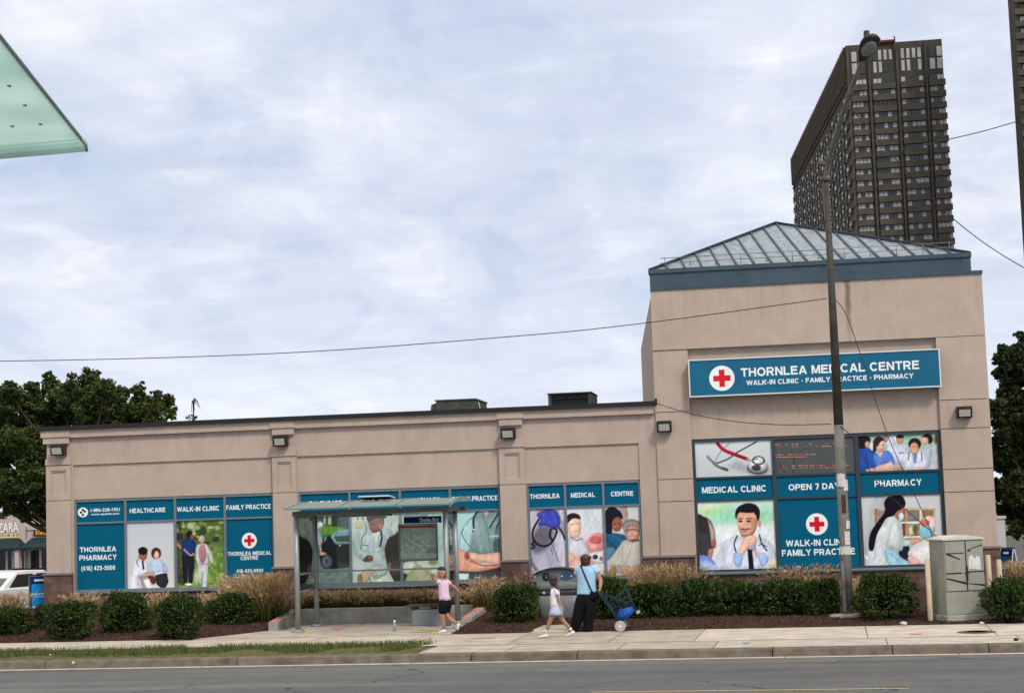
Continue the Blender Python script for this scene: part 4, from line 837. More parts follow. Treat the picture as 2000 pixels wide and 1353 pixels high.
Print((0, YP, 0)).photo(*c2[1], ZL, ZT0, ZC, ((212, 216, 212), (200, 208, 208)), [
 ('p', [(1120, 180), (1330, 150), (1330, 270), (1125, 290)], 10, (208, 184, 144)), ('p', [(1640, 70), (1900, 70), (1900, 420), (1700, 400)], 30, (206, 208, 196)), ('l', [(1690, 80), (1690, 200)], 12, 6, (150, 150, 138)), ('l', [(1740, 80), (1745, 240)], 14, 6, (160, 160, 148)), ('l', [(1160, 90), (1160, 130)], 20, 6, (60, 60, 60)), ('l', [(1250, 85), (1255, 135)], 20, 6, (70, 70, 68)),
 ('s', [(1180, 290), (1330, 200), (1430, 350), (1560, 290), (1690, 260), (1800, 400), (1760, 520), (1640, 640), (1640, 720), (1720, 1010), (1480, 960), (1380, 880), (1250, 860), (1090, 720), (1060, 520)], 12, (199, 208, 213)),
 ('l', [(1180, 420), (1200, 620), (1290, 690)], 14, 22, (158, 170, 178)), ('l', [(1100, 560), (1140, 700), (1260, 800)], 14, 26, (160, 172, 180)), ('l', [(1420, 470), (1440, 700)], 12, 24, (168, 178, 184)), ('l', [(1640, 420), (1600, 640)], 16, 26, (164, 176, 182)), ('l', [(1270, 690), (1500, 700), (1640, 650)], 10, 16, (170, 178, 184)),
 ('p', [(1400, 340), (1570, 320), (1500, 640)], 8, (228, 230, 232)), ('s', [(1350, 120), (1480, 60), (1620, 110), (1615, 230), (1560, 320), (1440, 365), (1380, 300)], 10, (146, 82, 62)), ('s', [(1330, 60), (1640, 60), (1630, 110), (1480, 105), (1370, 170), (1350, 180)], 10, (50, 32, 30)),
 ('l', [(1400, 205), (1450, 215)], 16, 8, (70, 36, 32)), ('l', [(1530, 210), (1590, 205)], 16, 8, (70, 36, 32)), ('l', [(1490, 210), (1505, 260)], 20, 12, (170, 100, 76)), ('l', [(1450, 310), (1540, 300)], 14, 8, (112, 46, 44)), ('e', 1560, 240, 36, 50, 22, (180, 108, 82)),
 ('l', [(1570, 330), (1585, 450), (1555, 600)], 34, 8, (40, 50, 78)), ('l', [(1300, 220), (1310, 340), (1235, 460), (1220, 660)], 18, 8, (92, 103, 112)), ('l', [(1255, 575), (1345, 580)], 14, 6, (70, 74, 82)), ('e', 1360, 812, 72, 58, 8, (108, 60, 50)), ('e', 1300, 840, 46, 36, 10, (84, 62, 50)), ('e', 1375, 800, 26, 22, 10, (176, 112, 100)),
 ('s', [(1640, 620), (1700, 460), (1800, 400), (1910, 390), (1910, 1250), (1830, 1250), (1700, 1010), (1640, 720)], 12, (44, 38, 35)), ('p', [(1690, 890), (1740, 880), (1750, 1000), (1700, 1000)], 10, (150, 92, 84)), ('s', [(1180, 1240), (1210, 1080), (1300, 990), (1390, 1000), (1400, 1090), (1360, 1180), (1290, 1250)], 10, (212, 166, 142)), ('e', 1200, 1180, 48, 100, 14, (158, 122, 82)),
 ('s', [(1400, 950), (1600, 920), (1690, 1060), (1480, 1180), (1400, 1080)], 10, (188, 193, 189)), ('l', [(1420, 950), (1600, 930)], 7, 5, (110, 122, 124)), ('l', [(1500, 1160), (1680, 1060)], 8, 5, (110, 122, 124)), ('e', 1460, 1080, 44, 60, 16, (190, 172, 150)), ('p', [(1480, 1180), (1700, 1080), (1800, 1260), (1430, 1260)], 8, (220, 214, 198)), ('l', [(1360, 1150), (1400, 1260)], 18, 6, (64, 66, 72))], (0.08, 120), 8).build('pane', w2, label='print of a seated doctor in a white coat')
ZD = (520, 780, 3.561)
Print((0, YP, 0)).photo(*c2[2], ZL, ZT0, ZD, ((196, 212, 206), (206, 214, 208)), [
 ('s', [(860, 960), (930, 930), (980, 960), (1000, 1100), (1010, 1300), (900, 1300)], 16, (50, 42, 38)), ('s', [(960, 1130), (1060, 1125), (1180, 1150), (1110, 1210), (1010, 1220), (940, 1190)], 10, (216, 214, 204)), ('l', [(1030, 1120), (1070, 1190)], 10, 8, (150, 140, 120)), ('s', [(1040, 1150), (1160, 1210), (1230, 1250), (1060, 1290), (960, 1280)], 14, (180, 172, 140)), ('e', 1160, 1130, 30, 16, 14, (128, 120, 92)), ('s', [(1000, 800), (1240, 800), (1240, 1040), (1020, 1040)], 30, (178, 200, 194))], (0.1, 50), 4).build('pane', w2, label='print of pale papers on a desk')
Print((0, YP, 0)).photo(*c2[3], ZL, ZT0, ZD, ((160, 210, 202), (192, 222, 222)), [
 ('s', [(1335, 1045), (1350, 930), (1385, 860), (1450, 800), (1500, 765), (1590, 765), (1660, 800), (1660, 1110), (1420, 1065)], 8, (126, 152, 152)), ('s', [(1335, 1040), (1350, 930), (1390, 860), (1440, 830), (1440, 920), (1410, 1060)], 14, (164, 202, 204)), ('l', [(1500, 800), (1540, 900), (1560, 1060)], 8, 14, (92, 116, 118)), ('l', [(1600, 900), (1590, 1060)], 16, 18, (84, 104, 106)), ('p', [(1550, 945), (1640, 935), (1640, 955), (1550, 962)], 5, (160, 180, 176)), ('s', [(1580, 990), (1650, 960), (1650, 1080), (1600, 1075)], 16, (74, 92, 94)), ('l', [(1460, 850), (1480, 980), (1500, 1060)], 10, 20, (150, 178, 178)),
 ('p', [(1490, 755), (1565, 755), (1532, 812)], 8, (222, 186, 172)), ('l', [(1372, 900), (1360, 930), (1390, 990), (1420, 1020)], 6, 4, (80, 96, 100)), ('l', [(1480, 765), (1442, 825), (1445, 905)], 12, 5, (30, 36, 42)), ('e', 1440, 915, 20, 20, 4, (192, 194, 200)), ('e', 1440, 915, 10, 10, 4, (90, 94, 100)), ('l', [(1615, 790), (1578, 850), (1555, 890)], 10, 4, (34, 38, 44)), ('l', [(1635, 830), (1600, 890)], 9, 4, (34, 38, 44)),
 ('s', [(1405, 1075), (1420, 1060), (1500, 1075), (1640, 1065), (1640, 1150), (1560, 1140), (1470, 1130), (1400, 1105)], 6, (228, 180, 158)), ('s', [(1335, 1045), (1400, 1062), (1430, 1110), (1530, 1150), (1640, 1150), (1600, 1180), (1480, 1195), (1335, 1195)], 6, (216, 158, 136)), ('e', 1395, 1085, 16, 26, 12, (150, 84, 64)), ('l', [(1420, 1120), (1500, 1150), (1600, 1150)], 9, 8, (156, 92, 76)), ('s', [(1335, 1192), (1480, 1195), (1640, 1165), (1640, 1205), (1480, 1215), (1335, 1206)], 6, (84, 46, 46)), ('p', [(1410, 1206), (1640, 1196), (1640, 1270), (1400, 1270)], 8, (60, 76, 84)), ('p', [(1330, 1208), (1410, 1208), (1405, 1270), (1330, 1270)], 6, (200, 228, 226))], (0.06, 90), 6).build('pane', w2, label='print of folded arms in green scrubs')
# bay three
mul3 = [-4.79, -3.88]; w3 = window(-5.71, -2.99, mul3, 0.78, 3.03, [2.45], M['frame2'], label='narrow three pane window of the low wing beside the corner block')
c3 = pe(-5.71, mul3, -2.99)
p = blue(*c3[0], ZT1, ZU); ftext(p, 'THORNLEA', 1035, 1093, 968.5, 9.5); p.build('pane', w3)
p = blue(*c3[1], ZT1, ZU); ftext(p, 'MEDICAL', 1115, 1162, 966, 9.5); p.build('pane', w3)
p = blue(*c3[2], ZT1, ZU); ftext(p, 'CENTRE', 1193, 1237, 963.5, 9.5); p.build('pane', w3)
ZE = (920, 920, 3.758)
Print((0, YP, 0)).photo(*c3[0], ZL, ZT0, ZE, ((156, 154, 170), (182, 184, 204)), [
 ('s', [(410, 280), (480, 280), (500, 420), (440, 600), (480, 800), (410, 800)], 30, (188, 188, 202)), ('s', [(500, 400), (600, 430), (560, 560), (470, 600), (440, 520)], 36, (104, 100, 112)), ('l', [(425, 600), (450, 680), (480, 720)], 20, 22, (92, 92, 104)), ('p', [(640, 280), (690, 280), (690, 380), (660, 360)], 10, (200, 196, 200)), ('s', [(620, 480), (690, 470), (690, 700), (640, 640)], 20, (196, 196, 210)), ('l', [(560, 600), (600, 760)], 16, 30, (160, 162, 184)),
 ('l', [(505, 340), (455, 430), (458, 500), (510, 545), (570, 540), (612, 490), (628, 430), (592, 420), (578, 470), (600, 510)], 15, 5, (22, 24, 33)), ('l', [(640, 410), (665, 440), (690, 500)], 14, 5, (24, 26, 34)), ('l', [(458, 490), (450, 540)], 11, 4, (24, 26, 34)), ('e', 446, 550, 25, 22, 5, (32, 33, 38)), ('e', 446, 550, 10, 9, 4, (110, 112, 120)),
 ('s', [(482, 325), (500, 300), (560, 278), (620, 288), (652, 335), (652, 395), (622, 416), (575, 410), (540, 396), (505, 404), (492, 385), (512, 350)], 8, (66, 76, 180)), ('l', [(545, 330), (540, 395)], 5, 8, (44, 50, 140)), ('l', [(560, 300), (590, 360)], 6, 8, (44, 50, 140)), ('l', [(600, 300), (625, 370)], 6, 8, (86, 98, 205)), ('l', [(530, 310), (540, 370)], 6, 8, (90, 102, 205)), ('l', [(590, 525), (615, 590), (642, 665)], 5, 3, (50, 52, 64)), ('l', [(588, 560), (598, 610)], 8, 5, (110, 112, 130))], (0.12, 60), 4).build('pane', w3, label='print of a gloved hand holding a stethoscope')
Print((0, YP, 0)).photo(*c3[1], ZL, ZT0, ZE, ((218, 224, 229), (224, 214, 210)), [
 ('s', [(820, 290), (975, 280), (975, 420), (860, 460)], 40, (206, 216, 222)), ('s', [(705, 480), (745, 470), (825, 495), (875, 600), (760, 660), (700, 620)], 8, (206, 206, 217)), ('s', [(705, 600), (750, 610), (810, 700), (730, 690)], 8, (230, 186, 156)), ('s', [(750, 640), (860, 620), (900, 690), (800, 780), (700, 780), (700, 700)], 18, (226, 176, 166)),
 ('s', [(705, 340), (760, 318), (800, 345), (808, 410), (795, 470), (750, 490), (712, 440)], 6, (236, 200, 176)), ('s', [(697, 400), (698, 335), (740, 306), (790, 318), (803, 350), (750, 345), (712, 380)], 6, (38, 34, 37)), ('e', 745, 375, 20, 16, 14, (242, 210, 190)), ('l', [(735, 385), (752, 388)], 5, 4, (140, 104, 90)), ('l', [(775, 385), (792, 382)], 5, 4, (140, 104, 90)), ('l', [(760, 440), (782, 440)], 6, 4, (200, 120, 110)), ('l', [(730, 480), (770, 505), (815, 492)], 6, 4, (70, 70, 84)),
 ('s', [(840, 530), (895, 460), (950, 450), (975, 480), (975, 570), (880, 595)], 10, (228, 146, 144)), ('e', 915, 505, 40, 30, 14, (190, 96, 98)), ('e', 900, 550, 30, 18, 10, (238, 170, 164)), ('e', 862, 548, 14, 8, 6, (150, 170, 110)), ('s', [(880, 600), (975, 590), (975, 670), (900, 670)], 8, (216, 212, 216)), ('e', 912, 628, 19, 18, 5, (52, 52, 58)), ('e', 955, 640, 12, 14, 5, (110, 110, 120))], (0.05, 80), 2).build('pane', w3, label='print of a small boy with a hand on his arm')
Print((0, YP, 0)).photo(*c3[2], ZL, ZT0, ZE, ((204, 206, 206), (196, 196, 192)), [
 ('s', [(1090, 265), (1140, 262), (1150, 340), (1110, 400), (1090, 330)], 10, (168, 150, 136)), ('s', [(980, 440), (1040, 450), (1150, 475), (1130, 530), (1050, 600), (980, 640)], 10, (36, 88, 122)), ('l', [(1000, 500), (1060, 560)], 10, 14, (24, 62, 92)), ('l', [(1040, 470), (1100, 510)], 10, 14, (52, 110, 146)), ('s', [(980, 560), (1060, 570), (1020, 640), (980, 650)], 10, (88, 132, 158)), ('e', 1070, 388, 40, 55, 7, (146, 90, 70)), ('l', [(1050, 385), (1062, 388)], 6, 4, (50, 30, 28)), ('l', [(1066, 424), (1086, 424)], 5, 6, (150, 92, 84)), ('l', [(1082, 385), (1094, 384)], 6, 4, (50, 30, 28)), ('e', 1055, 410, 14, 14, 12, (164, 106, 84)), ('s', [(982, 300), (1040, 260), (1100, 300), (1112, 350), (1070, 335), (1036, 370), (1034, 450), (985, 440)], 7, (28, 28, 39)),
 ('s', [(1090, 545), (1130, 505), (1250, 510), (1260, 770), (1130, 760), (1010, 690)], 10, (186, 183, 173)), ('l', [(1110, 560), (1110, 660)], 6, 16, (150, 148, 140)), ('l', [(1030, 690), (1150, 700), (1240, 690)], 8, 18, (156, 152, 144)), ('e', 1180, 400, 70, 50, 8, (124, 114, 112)), ('e', 1184, 445, 56, 75, 7, (188, 136, 116)), ('e', 1165, 460, 16, 14, 12, (206, 156, 138)), ('e', 1206, 458, 16, 14, 12, (206, 156, 138)), ('l', [(1186, 440), (1184, 468)], 9, 8, (206, 158, 140)), ('s', [(1118, 430), (1130, 380), (1180, 365), (1235, 390), (1245, 450), (1215, 405), (1160, 405), (1135, 450)], 8, (140, 130, 128)), ('l', [(1140, 435), (1168, 428), (1205, 428), (1230, 438)], 6, 3, (52, 40, 38)), ('l', [(1162, 484), (1185, 490), (1203, 482)], 6, 6, (222, 190, 178)), ('l', [(1180, 510), (1230, 505)], 14, 8, (110, 66, 54)), ('s', [(1100, 740), (1180, 700), (1240, 700), (1225, 730), (1140, 765)], 8, (206, 150, 126)), ('s', [(1010, 730), (1060, 690), (1060, 780), (1000, 780)], 16, (150, 118, 84))], (0.06, 60), 9).build('pane', w3, label='print of two smiling women leaning together')
# tower window: three columns, three rows
wt = window(-1.74, 3.97, [0.15, 2.065], 0.83, 3.93, [3.02, 2.49], M['frame'], label='large clinic window of the corner block with nine printed panels', ow=0.07, mw=0.045)
ct = [(-1.67+0.0, 0.105), (0.195, 2.02), (2.11, 3.90)]; r0, r1, r2 = (0.88, 2.466), (2.514, 2.996), (3.044, 3.86)
p = blue(*ct[0], *r1); ftext(p, 'MEDICAL CLINIC', 1371, 1496, 955, 12.5); p.build('pane', wt)
p = blue(*ct[1], *r1); ftext(p, 'OPEN 7 DAYS', 1540, 1652, 949.5, 12); p.build('pane', wt)
p = blue(*ct[2], *r1); ftext(p, 'PHARMACY', 1708, 1800, 942.5, 12.5); p.build('pane', wt)
p = blue(*ct[1], *r0); x, z = fz(1595.5, 1023); p.cross(x, z, 0.25, 0.003); ftext(p, 'WALK-IN CLINIC', 1535, 1657, 1059, 12.5); ftext(p, 'FAMILY PRACTICE', 1527, 1670, 1077.5, 12.5); p.build('pane', wt)
ZG = (1340, 840, 4.665); ZH = (1620, 840, 4.667); ZF = (1320, 820, 3.571)
Print((0, YP, 0)).photo(*ct[0], *r2, ZG, ((206, 213, 215), (184, 191, 195)), [
 ('s', [(380, 330), (470, 280), (560, 330), (520, 380)], 40, (168, 174, 178)), ('e', 660, 372, 100, 40, 24, (140, 144, 146)), ('l', [(640, 105), (550, 155), (460, 205), (380, 262), (280, 300)], 13, 5, (62, 68, 75)), ('l', [(395, 118), (335, 175), (285, 240), (265, 300)], 10, 5, (140, 146, 152)), ('l', [(195, 240), (225, 272), (270, 305)], 22, 7, (120, 124, 127)), ('l', [(250, 300), (300, 335), (375, 362)], 24, 7, (106, 110, 113)), ('l', [(330, 345), (370, 358)], 26, 8, (80, 84, 88)),
 ('l', [(288, 122), (340, 175), (430, 215), (556, 262)], 32, 6, (150, 12, 34)), ('l', [(300, 128), (350, 172), (440, 210)], 8, 6, (196, 60, 74)), ('l', [(556, 262), (610, 290)], 16, 5, (150, 152, 156)), ('e', 652, 340, 98, 60, 6, (60, 60, 63)), ('e', 655, 332, 96, 56, 6, (150, 152, 156)), ('e', 652, 318, 84, 48, 10, (222, 224, 225)), ('e', 640, 342, 42, 28, 8, (62, 58, 57)), ('e', 660, 275, 60, 42, 5, (64, 67, 71)), ('e', 660, 275, 45, 31, 5, (214, 216, 220)), ('e', 655, 282, 20, 14, 8, (250, 250, 250)), ('e', 640, 262, 16, 8, 6, (110, 114, 120))], (0.04, 100), 3).build('pane', wt, label='print of a red stethoscope')
Print((0, YP, 0)).photo(*ct[0], *r0, ZG, ((190, 224, 206), (224, 230, 230)), [
 ('e', 220, 730, 130, 46, 60, (206, 226, 150)), ('e', 380, 780, 170, 60, 80, (150, 214, 180)), ('e', 730, 780, 100, 70, 70, (160, 214, 182)), ('e', 150, 690, 100, 30, 40, (222, 232, 226)), ('s', [(250, 900), (500, 880), (800, 900), (830, 1290), (250, 1290)], 60, (226, 232, 232)),
 ('s', [(95, 790), (160, 785), (220, 820), (255, 900), (262, 990), (240, 1090), (200, 1160), (95, 1160)], 10, (52, 46, 46)), ('s', [(200, 810), (250, 890), (265, 990), (235, 1060), (220, 940), (205, 860)], 16, (168, 158, 150)), ('s', [(105, 950), (200, 960), (215, 1100), (150, 1160), (100, 1140)], 20, (66, 60, 62)), ('e', 256, 1030, 19, 46, 6, (176, 84, 72)), ('s', [(205, 1090), (250, 1080), (235, 1160), (200, 1165)], 8, (180, 126, 106)), ('s', [(100, 1150), (200, 1145), (260, 1200), (310, 1290), (95, 1290)], 8, (122, 150, 220)), ('s', [(110, 1200), (220, 1200), (290, 1290), (100, 1290)], 20, (168, 186, 226)),
 ('s', [(300, 1290), (300, 1080), (330, 1020), (440, 960), (520, 970), (640, 960), (750, 1005), (812, 1100), (822, 1290)], 9, (210, 217, 229)), ('l', [(340, 1080), (360, 1260)], 12, 24, (184, 194, 212)), ('l', [(780, 1080), (740, 1200)], 12, 24, (184, 194, 212)), ('p', [(520, 960), (630, 960), (640, 1100), (560, 1100)], 8, (150, 170, 214)),
 ('s', [(465, 745), (540, 738), (625, 745), (650, 800), (645, 860), (630, 920), (585, 955), (520, 955), (485, 910), (466, 850)], 6, (222, 168, 146)), ('e', 668, 845, 15, 32, 6, (214, 140, 122)), ('p', spline([(450, 800), (448, 745), (478, 694), (555, 662), (632, 676), (672, 730), (668, 800), (650, 828)], 4)+[(640, 780), (615, 748), (560, 752), (490, 746), (468, 765), (462, 800)], 6, (27, 22, 24)), ('s', [(600, 800), (640, 830), (630, 910), (590, 940)], 18, (196, 134, 112)),
 ('l', [(478, 806), (515, 802)], 9, 5, (60, 40, 36)), ('l', [(548, 804), (598, 800)], 9, 5, (60, 40, 36)), ('e', 497, 827, 20, 11, 7, (120, 78, 68)), ('e', 572, 827, 22, 11, 7, (120, 78, 68)), ('e', 498, 827, 9, 7, 4, (40, 26, 26)), ('e', 572, 827, 9, 7, 4, (40, 26, 26)), ('l', [(528, 820), (518, 880)], 12, 10, (236, 190, 168)), ('l', [(503, 897), (538, 900), (577, 896)], 13, 7, (82, 52, 46)), ('e', 538, 918, 24, 6, 8, (140, 76, 72)), ('s', [(480, 890), (500, 940), (545, 955), (600, 930), (628, 890), (610, 950), (560, 975), (505, 962)], 14, (150, 100, 84)),
 ('s', [(470, 1120), (510, 1000), (560, 962), (630, 960), (642, 1020), (600, 1070), (690, 1130), (650, 1160), (585, 1065), (510, 1150)], 7, (232, 190, 170)), ('l', [(545, 1000), (600, 990)], 6, 5, (196, 140, 122)), ('l', [(545, 1028), (605, 1018)], 6, 5, (196, 140, 122)), ('s', [(430, 1130), (480, 1110), (520, 1160), (490, 1240), (440, 1220)], 10, (160, 184, 230)), ('s', [(655, 1140), (710, 1110), (750, 1170), (720, 1230), (680, 1220)], 10, (164, 186, 230)), ('p', [(560, 1080), (602, 1088), (622, 1290), (574, 1290)], 6, (20, 22, 36)), ('l', [(468, 960), (438, 1030), (455, 1105)], 13, 5, (46, 50, 60)), ('l', [(668, 950), (690, 1030), (735, 1095)], 13, 5, (46, 50, 60)), ('l', [(660, 1050), (690, 1035), (735, 1060)], 9, 4, (60, 64, 74)), ('s', [(760, 1200), (830, 1170), (830, 1290), (760, 1290)], 30, (226, 214, 180))], (0.04, 120), 5).build('pane', wt, label='print of a thoughtful doctor with folded hands')
Print((0, YP, 0)).photo(*ct[2], *r2, ZH, ((152, 190, 164), (170, 186, 190)), [
 ('e', 560, 80, 120, 40, 40, (226, 236, 232)), ('e', 690, 60, 60, 30, 24, (120, 176, 140)), ('s', [(500, 60), (560, 50), (600, 100), (590, 180), (520, 160)], 14, (190, 196, 214)), ('e', 510, 75, 26, 34, 8, (176, 126, 108)), ('s', [(520, 190), (560, 140), (640, 130), (720, 140), (730, 300), (620, 310), (560, 250)], 10, (200, 209, 226)), ('e', 642, 82, 34, 46, 7, (192, 138, 116)), ('s', [(605, 60), (640, 35), (680, 55), (668, 70), (620, 72)], 6, (50, 38, 34)), ('l', [(640, 205), (670, 205)], 10, 8, (70, 74, 90)),
 ('s', [(840, 200), (880, 150), (940, 130), (1000, 150), (1000, 370), (860, 360)], 12, (184, 191, 194)), ('l', [(930, 180), (910, 320)], 14, 20, (150, 158, 164)), ('e', 868, 84, 30, 46, 6, (214, 166, 148)), ('s', [(840, 60), (890, 30), (935, 50), (940, 100), (905, 125), (895, 70)], 6, (42, 28, 30)), ('e', 968, 80, 16, 40, 8, (110, 80, 74)),
 ('s', [(690, 250), (740, 205), (850, 190), (900, 230), (892, 350), (700, 360)], 8, (206, 213, 229)), ('p', [(755, 215), (800, 215), (790, 300), (770, 300)], 6, (110, 140, 190)), ('l', [(725, 200), (720, 270)], 9, 4, (70, 74, 84)), ('l', [(838, 200), (842, 280)], 9, 4, (70, 74, 84)), ('e', 778, 125, 58, 55, 6, (34, 28, 30)), ('e', 773, 165, 42, 54, 6, (204, 150, 126)), ('l', [(752, 150), (766, 150)], 6, 3, (60, 38, 36)), ('l', [(788, 150), (804, 150)], 6, 3, (60, 38, 36)), ('l', [(760, 191), (775, 195), (790, 190)], 6, 5, (232, 206, 196)),
 ('s', [(250, 175), (310, 160), (370, 165), (430, 230), (440, 350), (250, 375)], 9, (40, 82, 168)), ('l', [(330, 220), (350, 350)], 14, 20, (28, 58, 130)), ('s', [(250, 70), (310, 45), (370, 70), (368, 110), (330, 160), (250, 160)], 8, (26, 26, 33)), ('e', 345, 128, 22, 30, 6, (206, 152, 130)), ('e', 390, 150, 22, 34, 10, (210, 215, 220)),
 ('s', [(400, 235), (450, 200), (530, 185), (580, 240), (592, 320), (520, 310), (440, 345)], 8, (86, 126, 208)), ('p', [(430, 205), (495, 195), (465, 250)], 8, (224, 178, 158)), ('s', [(398, 110), (415, 70), (460, 55), (500, 80), (490, 95), (440, 110), (425, 190), (400, 190)], 6, (46, 36, 35)), ('e', 463, 142, 38, 58, 6, (226, 178, 158)), ('s', [(420, 110), (450, 75), (500, 90), (470, 100), (432, 150)], 6, (46, 36, 35)), ('l', [(448, 138), (462, 137)], 6, 3, (70, 46, 42)), ('l', [(480, 134), (492, 133)], 6, 3, (70, 46, 42)), ('l', [(460, 175), (482, 173)], 7, 4, (190, 90, 90)),
 ('s', [(430, 330), (520, 300), (572, 290), (576, 350), (420, 362)], 7, (228, 182, 160)), ('s', [(340, 355), (400, 345), (420, 370), (340, 375)], 6, (206, 156, 136)), ('s', [(590, 345), (660, 330), (680, 362), (590, 362)], 7, (186, 132, 118)), ('s', [(780, 345), (850, 335), (850, 360), (780, 362)], 6, (214, 164, 146))], (0.10, 50), 7).build('pane', wt, label='print of a group of smiling medical staff')
Print((0, YP, 0)).photo(*ct[2], *r0, ZH, ((202, 206, 206), (176, 181, 182)), [
 ('s', [(400, 620), (520, 600), (520, 760), (380, 1000), (330, 1000)], 50, (176, 182, 184)), ('p', [(412, 712), (962, 706), (962, 990), (415, 1000)], 6, (196, 178, 152)), ('p', [(412, 712), (440, 712), (440, 1000), (415, 1000)], 6, (150, 112, 86)), ('p', [(445, 732), (690, 730), (690, 835), (445, 840)], 6, (132, 128, 122)), ('p', [(690, 712), (716, 712), (716, 1000), (690, 1000)], 5, (176, 134, 98)), ('p', [(718, 728), (818, 726), (818, 828), (718, 830)], 6, (122, 122, 116)), ('p', [(824, 706), (846, 706), (846, 990), (824, 990)], 5, (214, 206, 186)), ('p', [(850, 726), (940, 724), (940, 800), (850, 800)], 6, (140, 108, 84)), ('p', [(640, 850), (690, 848), (690, 980), (640, 980)], 5, (90, 66, 52)), ('p', [(718, 852), (822, 850), (822, 962), (718, 965)], 5, (140, 138, 116)), ('e', 745, 915, 22, 46, 8, (214, 206, 176)), ('e', 780, 900, 22, 36, 10, (86, 94, 40)), ('e', 790, 945, 14, 18, 8, (150, 74, 60)), ('l', [(640, 840), (824, 836)], 14, 5, (226, 222, 210)), ('l', [(640, 974), (824, 968)], 14, 5, (226, 222, 210)),
 ('s', [(295, 1120), (350, 1060), (420, 1100), (440, 1260), (290, 1260)], 30, (172, 178, 182)), ('l', [(292, 1120), (350, 1170), (415, 1262)], 14, 5, (240, 241, 241)), ('p', [(640, 1060), (725, 1040), (745, 1190), (690, 1205), (630, 1130)], 8, (28, 28, 52)), ('s', [(640, 995), (745, 1010), (730, 1050), (650, 1052)], 7, (166, 206, 216)), ('s', [(735, 1000), (820, 985), (830, 1010), (745, 1045)], 7, (200, 150, 124)),
 ('s', [(540, 780), (600, 785), (645, 820), (668, 900), (665, 1090), (560, 1085), (580, 1260), (376, 1260), (356, 1110), (420, 930), (480, 840)], 8, (206, 213, 214)), ('l', [(560, 860), (520, 1060)], 10, 22, (172, 182, 184)), ('l', [(430, 960), (410, 1180)], 12, 24, (180, 188, 190)), ('s', [(505, 1082), (600, 1085), (645, 1150), (760, 1220), (750, 1260), (590, 1260), (515, 1180)], 8, (154, 196, 210)), ('l', [(560, 1120), (650, 1210)], 10, 18, (124, 170, 188)),
 ('s', [(610, 740), (672, 712), (686, 735), (676, 775), (650, 812), (605, 800)], 6, (172, 112, 86)), ('e', 655, 785, 25, 36, 5, (218, 223, 228)), ('s', [(498, 660), (540, 604), (650, 592), (692, 650), (682, 700), (620, 735), (580, 780), (520, 800), (470, 880), (430, 960), (400, 1090), (358, 1075), (372, 940), (440, 830), (505, 740)], 7, (22, 16, 29)),
 ('s', [(730, 1090), (830, 1012), (930, 1000), (1035, 1020), (1035, 1260), (830, 1240), (725, 1150)], 8, (214, 212, 212)), ('e', 912, 850, 62, 72, 7, (228, 208, 198)), ('e', 868, 842, 46, 36, 9, (196, 118, 104)), ('s', [(820, 900), (900, 870), (945, 930), (920, 980), (840, 975)], 6, (122, 192, 212)), ('l', [(940, 930), (970, 940)], 8, 4, (226, 230, 232)), ('s', [(880, 985), (930, 975), (925, 1005), (880, 1005)], 6, (200, 140, 124)), ('s', [(718, 1152), (790, 1170), (860, 1250), (770, 1240), (725, 1200)], 8, (220, 176, 156)), ('s', [(750, 1225), (830, 1210), (870, 1240), (760, 1252)], 6, (196, 128, 104))], (0.04, 120), 11).build('pane', wt, label='print of a nurse caring for an older patient')
# the scrolling message board in the middle of the top row
p = Print((0, YP, 0)).rect(*ct[1], *r2, (78, 82, 83))
rr = random.Random(5)
for row, (yy, n_) in enumerate(((178, 22), (250, 14), (328, 22))):
    for i in range(n_):
        x = 700+i*23.5+rr.random()*5
        if rr.random() < 0.25: continue
        for q in range(2):
            if rr.random() < 0.2: continue
            X, Z = fz(1320+x/3.571, 820+(yy+q*17-x*0.012)/3.571); w_ = 0.016+0.022*rr.random(); p.rect(X-w_, X+w_, Z-0.010, Z+0.010, (196, 84, 76) if rr.random() < 0.6 else (176, 140, 134), 0.003)
for pts in ([(800, 205), (830, 260), (815, 370)], [(832, 240), (920, 190)], [(720, 290), (765, 370)]):  # dark strips painting a tree's reflection onto the board
    for (a, b), (c, d) in zip(pts[:-1], pts[1:]):
        A, Bz = fz(1320+a/3.571, 820+b/3.571); C_, D_ = fz(1320+c/3.571, 820+d/3.571); p.put([(A-0.02, Bz), (A+0.02, Bz), (C_+0.018, D_), (C_-0.018, D_)], [(0, 1, 2, 3)], lin((62, 66, 66))/PK, 0.0015)
p.build('pane', wt, label='dark message board pane with rows of small red lights')
# ---- sign board
sg = thing('sign_board', 'long blue sign board with red cross and white clinic lettering on the corner block', 'sign', (1.15, -0.1, 4.9))
mb = MB(); SX0, SX1, SZ0, SZ1 = -1.72, 4.02, 4.92, 5.78
mb.box(SX0, SX1, -0.26, 0.06, SZ0, SZ1, 0)
for a, b, c, d in ((SX0-0.012, SX1+0.012, SZ1-0.018, SZ1+0.012), (SX0-0.012, SX1+0.012, SZ0-0.012, SZ0+0.018), (SX0-0.012, SX0+0.018, SZ0+0.018, SZ1-0.018), (SX1-0.018, SX1+0.012, SZ0+0.018, SZ1-0.018)): mb.box(a, b, -0.29, -0.262, c, d, 1)
wpart(mb, 'case', [M['frame'], M['white_trim']], sg)
YS = -0.27; p = Print((0, YS, 0)).rect(SX0+0.018, SX1-0.018, SZ0+0.018, SZ1-0.018, (16, 92, 124))
def sf(px, py): q = at(px, py, YS); return q[0], q[2]
x, z = sf(1410, 738.5); p.cross(x, z, 0.295, 0.003)
def st(s_, x0, x1, yc0, yc1, cap):
    a = sf(x0, yc0); b = sf(x1, yc1); p.text(s_, (a[0]+b[0])/2, (a[1]+b[1])/2, b[0]-a[0], cap)
